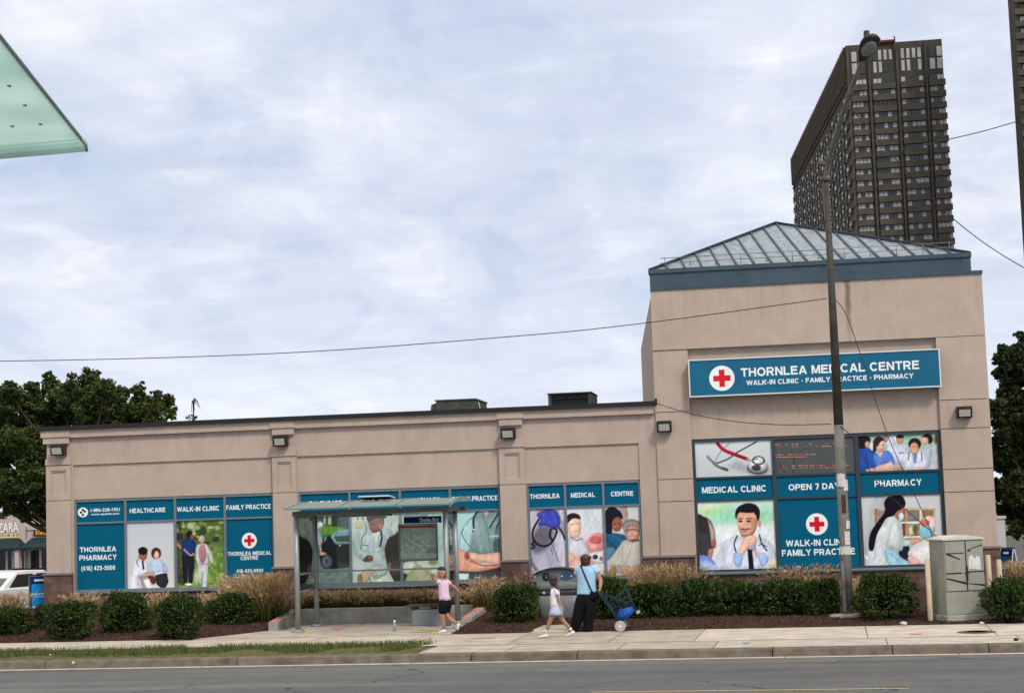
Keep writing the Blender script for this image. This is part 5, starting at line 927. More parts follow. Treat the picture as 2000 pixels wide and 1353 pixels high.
st('THORNLEA MEDICAL CENTRE', 1447, 1795, 727, 712.5, 0.20); st('WALK-IN CLINIC • FAMILY PRACTICE • PHARMACY', 1458, 1784, 747.5, 733.5, 0.112)
p.build('face', sg, M['signface'])
# ---- wall lamps
def wall_lamp(px, py, label, y=-0.05):
    X, _, Z = at(px, py, y); t = thing('wall_lamp', label, 'wall lamp', (X, y, Z), group='black wall pack lamps on the clinic front')
    mb = MB(); mb.prism([(0.0, -0.13), (-0.20, -0.13), (-0.26, 0.06), (-0.26, 0.13), (0.0, 0.13)], 'x', -0.17, 0.17)
    mb.v = [(a, b, c) for a, b, c in mb.v]; mb.build('housing', M['dark'], t, 0.012)
    l = MB(); l.add([(-0.125, -0.209, -0.105), (0.125, -0.209, -0.105), (0.125, -0.262, 0.05), (-0.125, -0.262, 0.05), (-0.125, -0.215, -0.105), (0.125, -0.215, -0.105), (0.125, -0.268, 0.05), (-0.125, -0.268, 0.05)], [(0, 3, 2, 1), (4, 5, 6, 7), (0, 1, 5, 4), (1, 2, 6, 5), (2, 3, 7, 6), (3, 0, 4, 7)])
    l.build('lens', M['lens'], t); return t
wall_lamp(118, 879, 'black wall lamp at the left end of the low wing'); wall_lamp(551, 861, 'black wall lamp on the pilaster above the left end of the bus shelter'); wall_lamp(994, 846, 'black wall lamp on the pilaster left of the narrow three pane window')
wall_lamp(1298, 833, 'black wall lamp low left of the big blue sign board'); wall_lamp(1882, 805, 'black wall lamp at the right edge of the corner block')
# ------------------------------------------------------------------ rooftop units
def rtu(x0, x1, y0, y1, z0, z1, label, open_=False):
    t = thing('rooftop_unit', label, 'air conditioner', ((x0+x1)/2, (y0+y1)/2, z0)); mb = MB(); w, d, h = (x1-x0)/2, (y1-y0)/2, z1-z0
    if not open_:
        mb.box(-w+0.22, w-0.12, -d, d, 0, h-0.03); mb.box(-w+0.19, w-0.10, -d-0.03, d+0.03, h-0.03, h)
        mb.prism([(-w-0.02, 0.0), (-w+0.22, 0.0), (-w+0.22, h-0.07), (-w+0.08, h-0.12)], 'y', -d+0.05, d-0.05)
        mb.build('casing', M['rtu'], t)
        for a, b, c, e in ((-w+0.30, -w+0.46, 0.20, 0.30), (-w+0.54, -w+0.66, 0.12, 0.16), (w-0.42, w-0.24, 0.12, 0.29)):
            l = MB(); l.box(a, b, -d-0.012, -d-0.002, c, e); l.build('access_panel', M['rtulight'], t)
        l = MB(); l.tube([(w-0.12, -d*0.5, h-0.06), (w+0.06, -d*0.5, 0.0)], 0.012, 6); l.build('pipe', M['rtulight'], t)
    else:
        mb.box(-w+0.08, w-0.08, -d+0.1, d, 0, h-0.03); mb.build('casing', M['coping'], t)
        for sx in (-1, 1): l = MB(); l.box(*sorted((sx*w, sx*(w-0.08))), -d, d, 0, h-0.04); l.build('end_panel', M['rtu'], t)
        l = MB(); l.box(-w-0.02, w+0.02, -d-0.03, d+0.03, h-0.028, h); l.build('hood', M['rtu'], t)
        l = MB()
        for k in range(6): l.box(-w+0.1, w-0.1, -d+0.03, -d+0.09, 0.07+k*(h-0.1)/6, 0.08+k*(h-0.1)/6)
        l.build('louvre', M['coping'], t)
    return t
rtu(-8.68, -7.30, 3.2, 5.0, 4.5, 5.34, 'low grey rooftop unit with pale access panels and sloped end'); rtu(-5.54, -4.42, 3.4, 5.0, 4.5, 5.40, 'dark open louvred rooftop unit nearest the corner block', True)
# ------------------------------------------------------------------ bus shelter
sh = thing('bus_shelter', 'grey glass bus shelter with mint curved roof on the pavement', 'bus shelter', (-8.45, -3.9, 0))
def SP(mb, name, m_, bevel=0.0, parent=None, label=None):
    o = wpart(mb, name, m_, parent or sh, bevel)
    if label: o['label'] = label
    return o
YF, YR = -4.78, -3.15
zt = float(at(577, 1008, YF)[2])
PX = {'fl': (float(at(580, 1120, YF)[0]), YF), 'rl': (float(at(617, 1120, YR)[0]), YR), 'fr': (float(at(873, 1120, YF)[0]), YF), 'rr': (float(at(891.5, 1120, YR)[0]), YR)}
for k, (x, y) in PX.items():
    mb = MB(); mb.tube([(x, y, 0.0), (x, y, zt+0.02)], 0.058, 14); q = SP(mb, 'post', M['galv'])
    mb = MB(); mb.lathe([(0.14, 0.0), (0.14, 0.035), (0.12, 0.05), (0.062, 0.055)], (x, y, 0.004), 18); SP(mb, 'base_plate', M['galv'], parent=q)
x0, x1 = PX['fl'][0]-0.06, PX['fr'][0]+0.08
mb = MB(); mb.box(x0, x1, YF-0.06, YF+0.06, zt, zt+0.10); mb.box(x0+0.1, x1+0.1, YR-0.05, YR+0.05, zt, zt+0.1)
for x in (x0+0.06, x1-0.06): mb.box(x-0.05, x+0.05, YF+0.06, YR-0.05, zt+0.002, zt+0.098)
mb.box(x0+0.9, x0+2.1, YF-0.03, YF+0.3, zt-0.05, zt-0.002)
SP(mb, 'beam', M['beam'])
# curved roof sheet with drooping front lip
prof = []
for k in range(13):
    f = k/12; y = YF-0.42+f*(YR+0.35-YF+0.42); z = zt+0.115+0.20*math.sin(math.pi*(0.12+0.62*f))-0.02
    prof.append((y, z))
rx0, rx1 = float(at(553, 994, YF-0.4)[0]), float(at(884, 985, YF-0.4)[0])
mb = MB(); P_ = prof+[(y, z-0.03) for y, z in prof[::-1]]; mb.prism(P_, 'x', rx0, rx1); SP(mb, 'roof', M['shroof'])
mb = MB()
for f in (0.02, 0.33, 0.66, 0.985):
    x = rx0+(rx1-rx0)*f
    for (a, b), (c, d) in zip(prof[:-1], prof[1:]): mb.add([(x-0.02, a, b+0.002), (x+0.02, a, b+0.002), (x+0.02, c, d+0.002), (x-0.02, c, d+0.002), (x-0.02, a, b+0.02), (x+0.02, a, b+0.02), (x+0.02, c, d+0.02), (x-0.02, c, d+0.02)], [(0, 3, 2, 1), (4, 5, 6, 7), (0, 1, 5, 4), (1, 2, 6, 5), (2, 3, 7, 6), (3, 0, 4, 7)])
SP(mb, 'roof_rib', M['galv'])
zs = prof[7][1]; a_, b_ = at(704, 977, -3.9), at(766, 974, -3.9)
mb = MB(); Ms = Matrix.Translation(((a_[0]+b_[0])/2, -3.85, max(zs+0.06, float(at(735, 976, -3.85)[2])))) @ Matrix.Rotation(math.radians(-4), 4, 'X'); mb.box(-0.34, 0.34, -0.3, 0.3, -0.008, 0.018, 0, Ms); mb.box(-0.33, 0.33, -0.29, 0.29, -0.03, -0.009, 1, Ms); mb.box(-0.03, 0.03, -0.03, 0.03, -0.2, -0.031, 1, Ms)
SP(mb, 'solar_panel', [M['white_trim'], M['coping']])
# glass walls with rails
gl, gr = PX['rl'][0]+0.06, PX['rr'][0]-0.06
zr1, zr0 = float(at(690, 1114, YR)[2]), float(at(690, 1146, YR)[2])
for nm, a, b in (('upper', zr1+0.02, zt-0.0), ('lower', zr0+0.02, zr1-0.02)):
    mb = MB(); mb.box(gl, gr, YR-0.006, YR+0.006, a, b); SP(mb, 'glass_panel', M['glass'])
mb = MB(); mb.box(gl, gr, YR-0.022, YR+0.022, zr1-0.018, zr1+0.018); SP(mb, 'rail', M['galv'])
mb = MB(); mb.box(gl, gr, YR-0.022, YR+0.022, zr0-0.018, zr0+0.018); SP(mb, 'rail', M['galv'])
for (p, q) in (('fl', 'rl'), ('fr', 'rr')):
    (xa, ya), (xb, yb) = PX[p], PX[q]; d = np.array([xb-xa, yb-ya]); L_ = np.linalg.norm(d); Mr = Matrix.Translation((xa, ya, 0)) @ Matrix.Rotation(math.atan2(d[1], d[0]), 4, 'Z')
    mb = MB(); mb.box(0.07, L_-0.07, -0.006, 0.006, zr1+0.02, zt, 0, Mr); SP(mb, 'glass_panel', M['glass'])
    mb = MB(); mb.box(0.07, L_-0.07, -0.006, 0.006, zr0+0.02, zr1-0.02, 0, Mr); SP(mb, 'glass_panel', M['glass'])
    for z in (zr0, zr1): mb = MB(); mb.box(0.07, L_-0.07, -0.02, 0.02, z-0.018, z+0.018, 0, Mr); SP(mb, 'rail', M['galv'])
# route map case and stop name strip
YM = YR-0.06
a, b = at(778, 1022, YM), at(856, 1094, YM); ma0, ma1, mz1, mz0 = float(a[0]), float(b[0]), float(at(817, 1022, YM)[2]), float(at(817, 1095, YM)[2])
mb = MB(); f_ = 0.03
for q in ((ma0, ma1, mz1-f_, mz1), (ma0, ma1, mz0, mz0+f_*1.6), (ma0, ma0+f_, mz0+f_*1.6, mz1-f_), (ma1-f_*1.3, ma1, mz0+f_*1.6, mz1-f_)): mb.box(q[0], q[1], YM-0.03, YM+0.02, q[2], q[3])
mc = SP(mb, 'map_case', M['boxgrey'])
p = Print((0, YM, 0)); p.photo(ma0+f_, ma1-f_*1.3, mz0+f_*1.6, mz1-f_, (760, 980, 10.4), ((150, 168, 158), (172, 188, 178)), [('l', [(180+rng.random()*760, 560+rng.random()*540), (180+rng.random()*760, 560+rng.random()*540)], 6+rng.random()*6, 6, c) for c in [(128, 138, 132), (192, 206, 198), (140, 152, 158), (116, 128, 122)]*9]+[('p', [(660, 910), (950, 900), (950, 1030), (670, 1040)], 8, (150, 160, 152)), ('e', 700, 980, 50, 40, 20, (186, 196, 184)), ('e', 860, 970, 60, 40, 20, (130, 140, 134)), ('e', 900, 840, 26, 22, 10, (128, 140, 142)), ('l', [(180, 512), (945, 490)], 40, 8, (158, 36, 50))], (0.16, 50), 3)
p.build('map', mc)
a = at(789, 1015, YM); b = at(862, 1014, YM); zc = float(at(826, 1014.5, YM)[2]); hh = 0.073
mb = MB(); mb.box(float(a[0]), float(b[0]), YM-0.03, YM+0.01, zc-hh, zc+hh); ns = SP(mb, 'stop_name_strip', M['binblue'])
p = Print((0, YM-0.032, 0)).rect(float(a[0]), float(b[0]), zc-hh, zc+hh, (2, 34, 96)); q0, q1 = at(820, 1015.5, YM), at(857, 1015.5, YM); p.text('Overlea Blvd', (q0[0]+q1[0])/2, zc-0.005, q1[0]-q0[0], 0.095, (206, 216, 228)); p.rect(float(a[0]), float(b[0])-0.3, zc+hh+0.005, zc+hh+0.03, (210, 216, 216)); p.build('lettering', ns)
for z0_, z1_, c in ((1.72, 2.05, (120, 130, 130)), (1.2, 1.62, (96, 106, 108))):
    xm = (PX['fr'][0]+PX['rr'][0])/2; mb = MB(); mb.box(xm-0.01, xm+0.01, YF+0.35, YF+0.85, z0_, z1_); SP(mb, 'notice', M['paper'] if z0_ > 1.5 else M['boxgrey'])
# bench and its box
bn = thing('bench', 'bench with dark red seat board over a grey box inside the shelter', 'bench', (-7.45, -3.65, 0))
zq = float(at(830, 1181, -3.75)[2]); bx0, bx1 = float(at(795, 1181, -3.75)[0]), float(at(864, 1181, -3.75)[0])
mb = MB()
for k in range(3): mb.box(bx0, bx1, -3.9+k*0.14, -3.78+k*0.14, zq-0.025, zq+0.02)
wpart(mb, 'seat', M['seatwood'], bn, 0.006)
mb = MB(); mb.box(float(at(804, 1200, -3.9)[0]), float(at(862, 1200, -3.9)[0]), -3.86, -3.52, 0.006, zq-0.085); wpart(mb, 'box_base', M['boxgrey'], bn, 0.012)
for x in (bx0+0.16, bx1-0.2):
    mb = MB(); mb.box(x-0.05, x+0.05, -3.88, -3.5, zq-0.083, zq-0.027); wpart(mb, 'bracket', M['dark'], bn)
# low concrete planter wall wrapped round the pad
lw = thing('planter_wall', 'low grey concrete wall behind the shelter with pink paint on its ends', 'wall', (-8.55, -2.6, 0))
wz = float(at(700, 1186.5, -2.62)[2])
mb = MB(); mb.box(-10.62, -6.5, -2.62, -2.42, -0.05, wz); wpart(mb, 'back_wall', M['wallcon'], lw, 0.012)
mb = MB(); mb.hexa([(-10.84, -4.25, -0.05), (-10.62, -4.25, -0.05), (-10.62, -2.42, -0.05), (-10.84, -2.42, -0.05), (-10.84, -4.25, 0.19), (-10.62, -4.25, 0.19), (-10.62, -2.42, wz+0.002), (-10.84, -2.42, wz+0.002)]); e1 = wpart(mb, 'end_wall', M['wallcon'], lw, 0.012)
mb = MB(); mb.hexa([(-6.5, -4.75, -0.05), (-6.28, -4.75, -0.05), (-6.28, -2.42, -0.05), (-6.5, -2.42, -0.05), (-6.5, -4.75, 0.21), (-6.28, -4.75, 0.21), (-6.28, -2.42, wz+0.002), (-6.5, -2.42, wz+0.002)]); e2 = wpart(mb, 'end_wall', M['wallcon'], lw, 0.012)
mb = MB(); sl_ = (wz-0.19)/1.83; mb.add([(-10.83, -4.24, 0.195), (-10.63, -4.24, 0.195), (-10.63, -3.8, 0.195+0.44*sl_), (-10.83, -3.8, 0.195+0.44*sl_)], [(0, 1, 2, 3)]); wpart(mb, 'paint_patch', M['pinkpaint'], e1)
sl2 = (wz-0.21)/2.33; z_ = lambda y: 0.216+(y+4.75)*sl2
for ya, yb in ((-4.74, -4.3), (-3.55, -3.0)): mb = MB(); mb.add([(-6.49, ya, z_(ya)), (-6.29, ya, z_(ya)), (-6.29, yb, z_(yb)), (-6.49, yb, z_(yb))], [(0, 1, 2, 3)]); wpart(mb, 'paint_patch', M['pinkpaint'], e2)
# small steel stub
st_ = thing('steel_stub', 'short steel stub post standing on the shelter pad', 'post', (float(gnd(771, 1233)[0]), float(gnd(771, 1233)[1]), 0.0))
mb = MB(); mb.tube([(0, 0, 0), (0, 0, 0.19)], 0.02, 10); mb.build('shaft', M['galv'], st_); mb = MB(); mb.lathe([(0.026, 0), (0.03, 0.02), (0.02, 0.045)], (0, 0, 0.19), 12); mb.build('cap', M['white_trim'], st_)
# ------------------------------------------------------------------ litter bin
bp = gnd(1090, 1219, 0.0); bix, biy = float(bp[0]), float(bp[1])+0.30; hw = 0.43
lb = thing('litter_bin', 'large grey two hole street litter and recycling bin with arched lid', 'litter bin', (bix, biy, 0.004))
def rr_sec(w, d, z, r=0.10, n=5):
    P = []
    for cx, cy, a0 in ((w-r, d-r, 0), (-w+r, d-r, 90), (-w+r, -d+r, 180), (w-r, -d+r, 270)):
        for k in range(n): g = math.radians(a0+90*k/(n-1)); P.append((cx+r*math.cos(g), cy+r*math.sin(g), z))
    return P
def loft(mb, secs, m_=0, sm=True):
    n = len(secs[0]); V = [p for s_ in secs for p in s_]; F = [(i*n+j, i*n+(j+1) % n, (i+1)*n+(j+1) % n, (i+1)*n+j) for i in range(len(secs)-1) for j in range(n)]
    mb.add(V, F, m_, sm); mb.add(secs[0], [tuple(range(n))[::-1]], m_); mb.add(secs[-1], [tuple(range(n))], m_); return mb
mb = loft(MB(), [rr_sec(0.36, 0.22, 0.05), rr_sec(0.40, 0.27, 0.10), rr_sec(0.42, 0.30, 0.35), rr_sec(0.435, 0.31, 0.60)]); mb.build('body', M['bin'], lb)
mb = loft(MB(), [rr_sec(0.36, 0.20, 0.0), rr_sec(0.36, 0.20, 0.05)]); mb.build('plinth', M['blk'], lb)
mb = loft(MB(), [rr_sec(0.432, 0.306, 0.60), rr_sec(0.436, 0.31, 0.73)]); bd = mb.build('band', M['bindark'], lb)
mb = MB(); mb.box(-0.30, -0.25, -0.3135, -0.312, 0.645, 0.695); mb.build('sticker', M['paper'], bd)
mb = loft(MB(), [rr_sec(0.445, 0.335, 0.73), rr_sec(0.45, 0.345, 0.80), rr_sec(0.45, 0.33, 0.88)]); mb.build('chute_shelf', M['bin'], lb, 0.01)
top = [(-0.44, 0.88), (0.44, 0.88), (0.44, 1.03)]+[(0.44*math.cos(g), 1.03+0.115*math.sin(g)) for g in np.linspace(0.15, math.pi-0.15, 12)]+[(-0.44, 1.03)]
mb = MB(); mb.prism(top, 'y', -0.27, 0.26); mb.build('hood', M['bin'], lb, 0.01)
arc = [(0.475*math.cos(g), 1.03+0.15*math.sin(g)) for g in np.linspace(0.0, math.pi, 15)]; arc2 = [(0.445*math.cos(g), 1.03+0.12*math.sin(g)) for g in np.linspace(math.pi, 0.0, 15)]
mb = MB(); mb.prism(arc+arc2, 'y', -0.34, 0.29); mb.build('lid', M['blk'], lb)
mb = MB(); mb.lathe([(0.085, 0.0), (0.085, -0.014), (0.06, -0.02)], (-0.22, -0.27, 1.0), 22, 0, 'y'); ho = mb.build('litter_hole', M['blk'], lb)
mb = MB(); mb.box(-0.225, -0.205, -0.294, -0.291, 0.96, 1.03); mb.build('symbol', M['boxgrey'], ho)
mb = MB(); mb.box(0.08, 0.34, -0.285, -0.271, 0.95, 1.05); mb.lathe([(0.072, -0.001), (0.072, -0.022)], (0.21, -0.27, 1.0), 20, 0, 'y'); rh = mb.build('recycling_slot', M['binblue'], lb)
mb = MB(); [mb.box(x, x+0.03, -0.2885, -0.287, 0.985, 1.02) for x in (0.10, 0.30)]; mb.build('symbol', M['paper'], rh)
mb = MB(); mb.box(0.06, 0.24, -0.30, -0.21, 0.015, 0.04); mb.build('foot_pedal', M['dark'], lb)
# ------------------------------------------------------------------ utility cabinet, bollards, manhole
cz = 0.16; ca = gnd(1850.5, 1201, cz); cb_ = gnd(1928, 1200, cz); cyaw = math.radians(21); cw = 0.82
cbn = thing('utility_cabinet', 'weathered green grey utility cabinet with black spray marks behind a cream bollard', 'utility cabinet', (float(ca[0]), float(ca[1]), 0.0), cyaw)
chh = float(at(1850, 1052, float(ca[1]))[2])-cz; CD = 0.62
def CB(mb, n, m_, bev=0.0, par=None): return mb.build(n, m_, par or cbn, bev)
mb = MB(); mb.box(0, cw, 0, CD, cz, cz+chh-0.03); CB(mb, 'body', M['cab'], 0.012)
mb = MB(); mb.prism([(-0.03, 0), (cw+0.03, 0), (cw+0.03, 0.03), (cw*0.62, 0.085), (cw*0.3, 0.085), (-0.03, 0.03)], 'y', -0.03, CD+0.03); mb.v = [(a, b, c+cz+chh-0.03) for a, b, c in mb.v]; CB(mb, 'top', M['cabtop_lit'], 0.006)
hz_ = cz+0.44
for a, b in ((0.02, cw*0.525), (cw*0.555, cw-0.015)):
    mb = MB(); mb.box(a, b, -0.018, -0.001, hz_+0.012, cz+chh-0.06); d_ = CB(mb, 'door', M['cab'], 0.004)
    class _G:
        def box(q, *A): t_ = MB(); t_.box(*A); CB(t_, 'graffiti', M['graf'], 0, d_)
        def add(q, *A): t_ = MB(); t_.add(*A); CB(t_, 'graffiti', M['graf'], 0, d_)
    m2 = _G()
    if a < 0.1:
        for z0, w0, w1, t in ((chh*0.80, 0.02, 0.92, 0.018), (chh*0.535, 0.0, 0.8, 0.026)): m2.box(a+(b-a)*w0, a+(b-a)*w1, -0.021, -0.019, cz+z0, cz+z0+t)
        m2.add([(a+0.02, -0.020, cz+chh*0.79), (a+0.30, -0.020, cz+chh*0.715), (a+0.30, -0.020, cz+chh*0.73), (a+0.02, -0.020, cz+chh*0.82)], [(0, 1, 2, 3)]); m2.add([(a, -0.020, cz+chh*0.47), (b, -0.020, cz+chh*0.39), (b, -0.020, cz+chh*0.42), (a, -0.020, cz+chh*0.49)], [(0, 1, 2, 3)])
    else:
        m2.add([(a, -0.020, cz+chh*0.40), (b, -0.020, cz+chh*0.36), (b, -0.020, cz+chh*0.385), (a, -0.020, cz+chh*0.41)], [(0, 1, 2, 3)]); m2.box(a, b, -0.021, -0.019, cz+chh*0.55, cz+chh*0.565); m2.add([(a+0.05, -0.020, cz+chh*0.845), (b, -0.020, cz+chh*0.90), (b, -0.020, cz+chh*0.915), (a+0.05, -0.020, cz+chh*0.855)], [(0, 1, 2, 3)]); m2.box(a+0.02, a+0.09, -0.021, -0.019, cz+chh*0.825, cz+chh*0.845)
        m3 = MB(); pts = [(a+0.03, 0.56), (a+0.05, 0.60), (a+0.28, 0.58), (b-0.06, 0.62), (b-0.07, 0.75), (a+0.22, 0.77), (a+0.18, 0.73), (a+0.10, 0.78), (a+0.04, 0.74)]; m3.add([(x, -0.022, cz+chh*z) for x, z in pts], [tuple(range(len(pts)))]); CB(m3, 'cover_paint', M['overpaint'], 0, d_)
mb = MB(); mb.box(cw*0.53, cw*0.55, -0.016, -0.002, hz_+0.012, cz+chh-0.06); mb.box(cw*0.50, cw*0.58, -0.045, -0.02, cz+chh*0.53, cz+chh*0.56); mb.box(cw*0.525, cw*0.555, -0.05, -0.02, cz+chh*0.44, cz+chh*0.63); CB(mb, 'handle', M['dark'])
mb = MB(); mb.box(0.0, cw, -0.006, -0.001, hz_, hz_+0.008); CB(mb, 'seam', M['dark'])
mb = MB(); mb.box(-0.06, cw+0.14, -0.12, CD+0.1, -0.02, cz-0.0); CB(mb, 'plinth', M['wallcon'], 0.015)
def bollard(px, py, top, zg, label):
    g = gnd(px, py, zg); t = thing('bollard', label, 'bollard', (float(g[0]), float(g[1]), zg-0.05), group='cream bollards round the utility cabinet'); h = float(at(px, top, float(g[1]))[2])-zg+0.05
    mb = MB(); mb.tube([(0, 0, -0.1), (0, 0, h)], 0.052, 14); mb.build('pipe', M['cream'], t, 0.008); mb = MB(); mb.ell((0, 0, h), (0.052, 0.052, 0.012)); mb.build('cap', M['cream'], t)
bollard(1817.5, 1210, 1092, 0.06, 'tall cream bollard in front of the left side of the utility cabinet'); bollard(1935, 1180, 1084, 0.2, 'cream bollard just right of the utility cabinet against the stone base'); bollard(1956, 1186, 1093, 0.12, 'rightmost cream bollard rising from behind the end shrub')
mg = gnd(1908, 1234); mh = thing('manhole_cover', 'dark round manhole cover set in the pavement before the cabinet', 'manhole cover', (float(mg[0]), float(mg[1]), 0.0))
mb = MB(); mb.lathe([(0.34, 0.0), (0.34, 0.008), (0.31, 0.010)], (0, 0, 0.0), 30); fr = mb.build('rim', M['kerb'], mh); mb = MB(); mb.lathe([(0.31, 0.004), (0.305, 0.012)], (0, 0, 0), 30)
for k in range(5): mb.lathe([(0.25-k*0.05, 0.012), (0.245-k*0.05, 0.016)], (0, 0, 0), 24)
mb.build('lid', M['bindark'], mh)
# ------------------------------------------------------------------ street lamp pole
pg = gnd(1657, 1197, 0.16); px_, py_ = float(pg[0]), float(pg[1])
sl = thing('street_lamp', 'tall weathered street lamp pole with torn papers and long arm', 'street lamp', (px_, py_, 0.1))
ztop = float(at(1612.5, 348, py_)[2]); zm = float(at(1630, 830, py_)[2])
mb = MB(); mb.tube([(px_, py_, 0.1), (px_, py_, zm*0.35), (px_, py_, zm)], [0.118, 0.11, 0.097], 18); SLp = lambda mb, n, m_, par=None: wpart(mb, n, m_, par or sl)
lowp = SLp(mb, 'pole', M['steel_pole']); mb = MB(); mb.tube([(px_, py_, zm+0.001), (px_, py_, ztop)], [0.096, 0.055], 16); SLp(mb, 'upper_pole', M['pole_top'])
mb = MB(); mb.lathe([(0.42, 0), (0.36, 0.06), (0.15, 0.075)], (px_, py_, 0.085), 14); SLp(mb, 'footing', M['wallcon'])
mb = MB(); mb.box(px_-0.10, px_-0.04, py_-0.145, py_-0.11, 0.2, 1.2); SLp(mb, 'conduit', M['steel_pole'])
def ppaper(z0, z1, g0, g1, m_=None):
    mb = MB(); n = 6; r = 0.121
    for k in range(n):
        a, b = [math.radians(g0+(g1-g0)*q/n) for q in (k, k+1)]; j = [0.03*(random.random()-0.5) for _ in range(4)]
        mb.add([(px_+r*math.cos(a), py_+r*math.sin(a), z0+j[0]), (px_+r*math.cos(b), py_+r*math.sin(b), z0+j[1]), (px_+r*math.cos(b), py_+r*math.sin(b), z1+j[2]), (px_+r*math.cos(a), py_+r*math.sin(a), z1+j[3])], [(0, 1, 2, 3)])
    SLp(mb, 'paper_notice', m_ or M['paper'], lowp)
zz = lambda y: float(at(1655, y, py_)[2])
ppaper(zz(1082), zz(1066), 205, 335); ppaper(zz(1063), zz(1037), 270, 330); ppaper(zz(958), zz(936), 285, 350); ppaper(zz(950), zz(924), 220, 300); ppaper(zz(1032), zz(1016), 290, 345); ppaper(zz(1000), zz(966), 260, 300, M['bark'])
# arm: rises toward the road and to the right
p0 = np.array([px_, py_, ztop]); lh = at(1684, 118, py_-2.6); e = at(1640, 240, py_-1.0)
arm = spline([p0+np.array([0, 0, -0.9]), p0, np.array(e), np.array(lh)], 6); mb = MB(); mb.tube(arm, np.linspace(0.068, 0.042, len(arm)), 10); SLp(mb, 'arm', M['armgrey'])
mb = MB(); e2 = at(1655, 205, py_-1.5); mb.tube(spline([p0, at(1625, 290, py_-0.5), e2]), 0.022, 8); SLp(mb, 'brace', M['steel_pole'])
mb = MB(); mb.tube([p0-np.array([0, 0, 0.06]), p0+np.array([0, 0, 0.05])], 0.085, 14); SLp(mb, 'bracket', M['steel_pole']); mb = MB(); mb.tube([p0+np.array([-0.09, -0.05, 0.25]), p0+np.array([-0.08, -0.05, 0.40])], 0.045, 10); mb.box(px_-0.16, px_+0.06, py_-0.06, py_+0.04, ztop+0.28, ztop+0.33); SLp(mb, 'bracket', M['steel_pole'])
d_ = np.array(lh)-np.array(arm[-2]); d_ /= np.linalg.norm(d_)
hd = np.array(at(1697, 90, py_-2.9)); ax_ = hd-np.array(lh); ax_ /= np.linalg.norm(ax_)
zax = Vector(ax_); Rm = zax.to_track_quat('Y', 'Z').to_matrix().to_4x4(); Hm = Matrix.Translation(Vector(lh)) @ Rm
V = MB(); secs = []
for y, w, h in ((-0.05, 0.06, 0.05), (0.08, 0.10, 0.07), (0.22, 0.16, 0.10), (0.42, 0.195, 0.12), (0.56, 0.17, 0.10), (0.64, 0.08, 0.05)):
    secs.append([tuple(Hm @ Vector((w*math.cos(g), y, h*math.sin(g)*(1.0 if math.sin(g) > 0 else 0.45)))) for g in np.linspace(0, 2*math.pi, 17)[:-1]])
loft(V, secs); hdp = SLp(V, 'lamp_head', M['dark'])
V = MB(); V.ell((0, 0.34, -0.045), (0.145, 0.20, 0.055), M=Hm); SLp(V, 'lens', M['boxgrey'], hdp)
V = MB(); q = Hm @ Vector((0, 0.36, 0.115)); V.tube([q, q+Vector((0, 0, 0.10)), q+Vector((0, 0, 0.21))], [0.06, 0.06, 0.055], 12); SLp(V, 'light_sensor', M['dark'], hdp)
def cable(label, pts, r=0.009, name='overhead_cable'):
    mb = MB(); mb.tube(spline([np.array(p, float) for p in pts], 8), r, 6); o = mb.build(name, M['cable']); return tag(o, label, 'cable')
A_ = lambda x, y, d: at(x, y, d)
cable('long sagging cable crossing the sky from the lamp pole to the left', [A_(1614, 583, py_-0.1), A_(1250, 632, py_), A_(1000, 657, py_+0.2), A_(540, 690, py_+0.6), A_(0, 705, py_+1), A_(-500, 702, py_+1.4)], 0.010)
cable('thin drop cable hanging from the lamp pole down past the sign board', [A_(1633, 586, py_-0.1), A_(1655, 620, py_-0.05), A_(1690, 720, py_+0.1), A_(1730, 840, py_+0.3), A_(1768, 928, py_+0.5), A_(1815, 1030, py_+0.8), A_(1840, 1120, py_+1.0)], 0.008)
cable('cable looping from the low roof corner to the lamp pole', [A_(1278, 786, -0.25), A_(1350, 808, -1.4), A_(1430, 822, -2.7), A_(1520, 829, -4.2), A_(1623, 828, py_+0.08)], 0.009)
cable('slack cable from the lamp pole down to the utility cabinet', [A_(1642, 832, py_-0.1), A_(1672, 862, py_), A_(1702, 925, py_+0.1), A_(1735, 965, py_+0.15), A_(1775, 1000, py_+0.2), A_(1829, 1046, float(ca[1])+0.3)], 0.009)
cable('cable running from the pole top to the right between the high rises', [A_(1612, 322, py_), A_(1700, 305, py_), A_(1855, 272, py_), A_(1985, 238, py_), A_(2300, 140, py_)], 0.010)
cable('cable falling from the lamp arm to the lower right', [A_(1657, 205, py_-1.5), A_(1740, 300, py_-1), A_(1865, 430, py_), A_(2000, 523, py_+1), A_(2200, 620, py_+2)], 0.010)
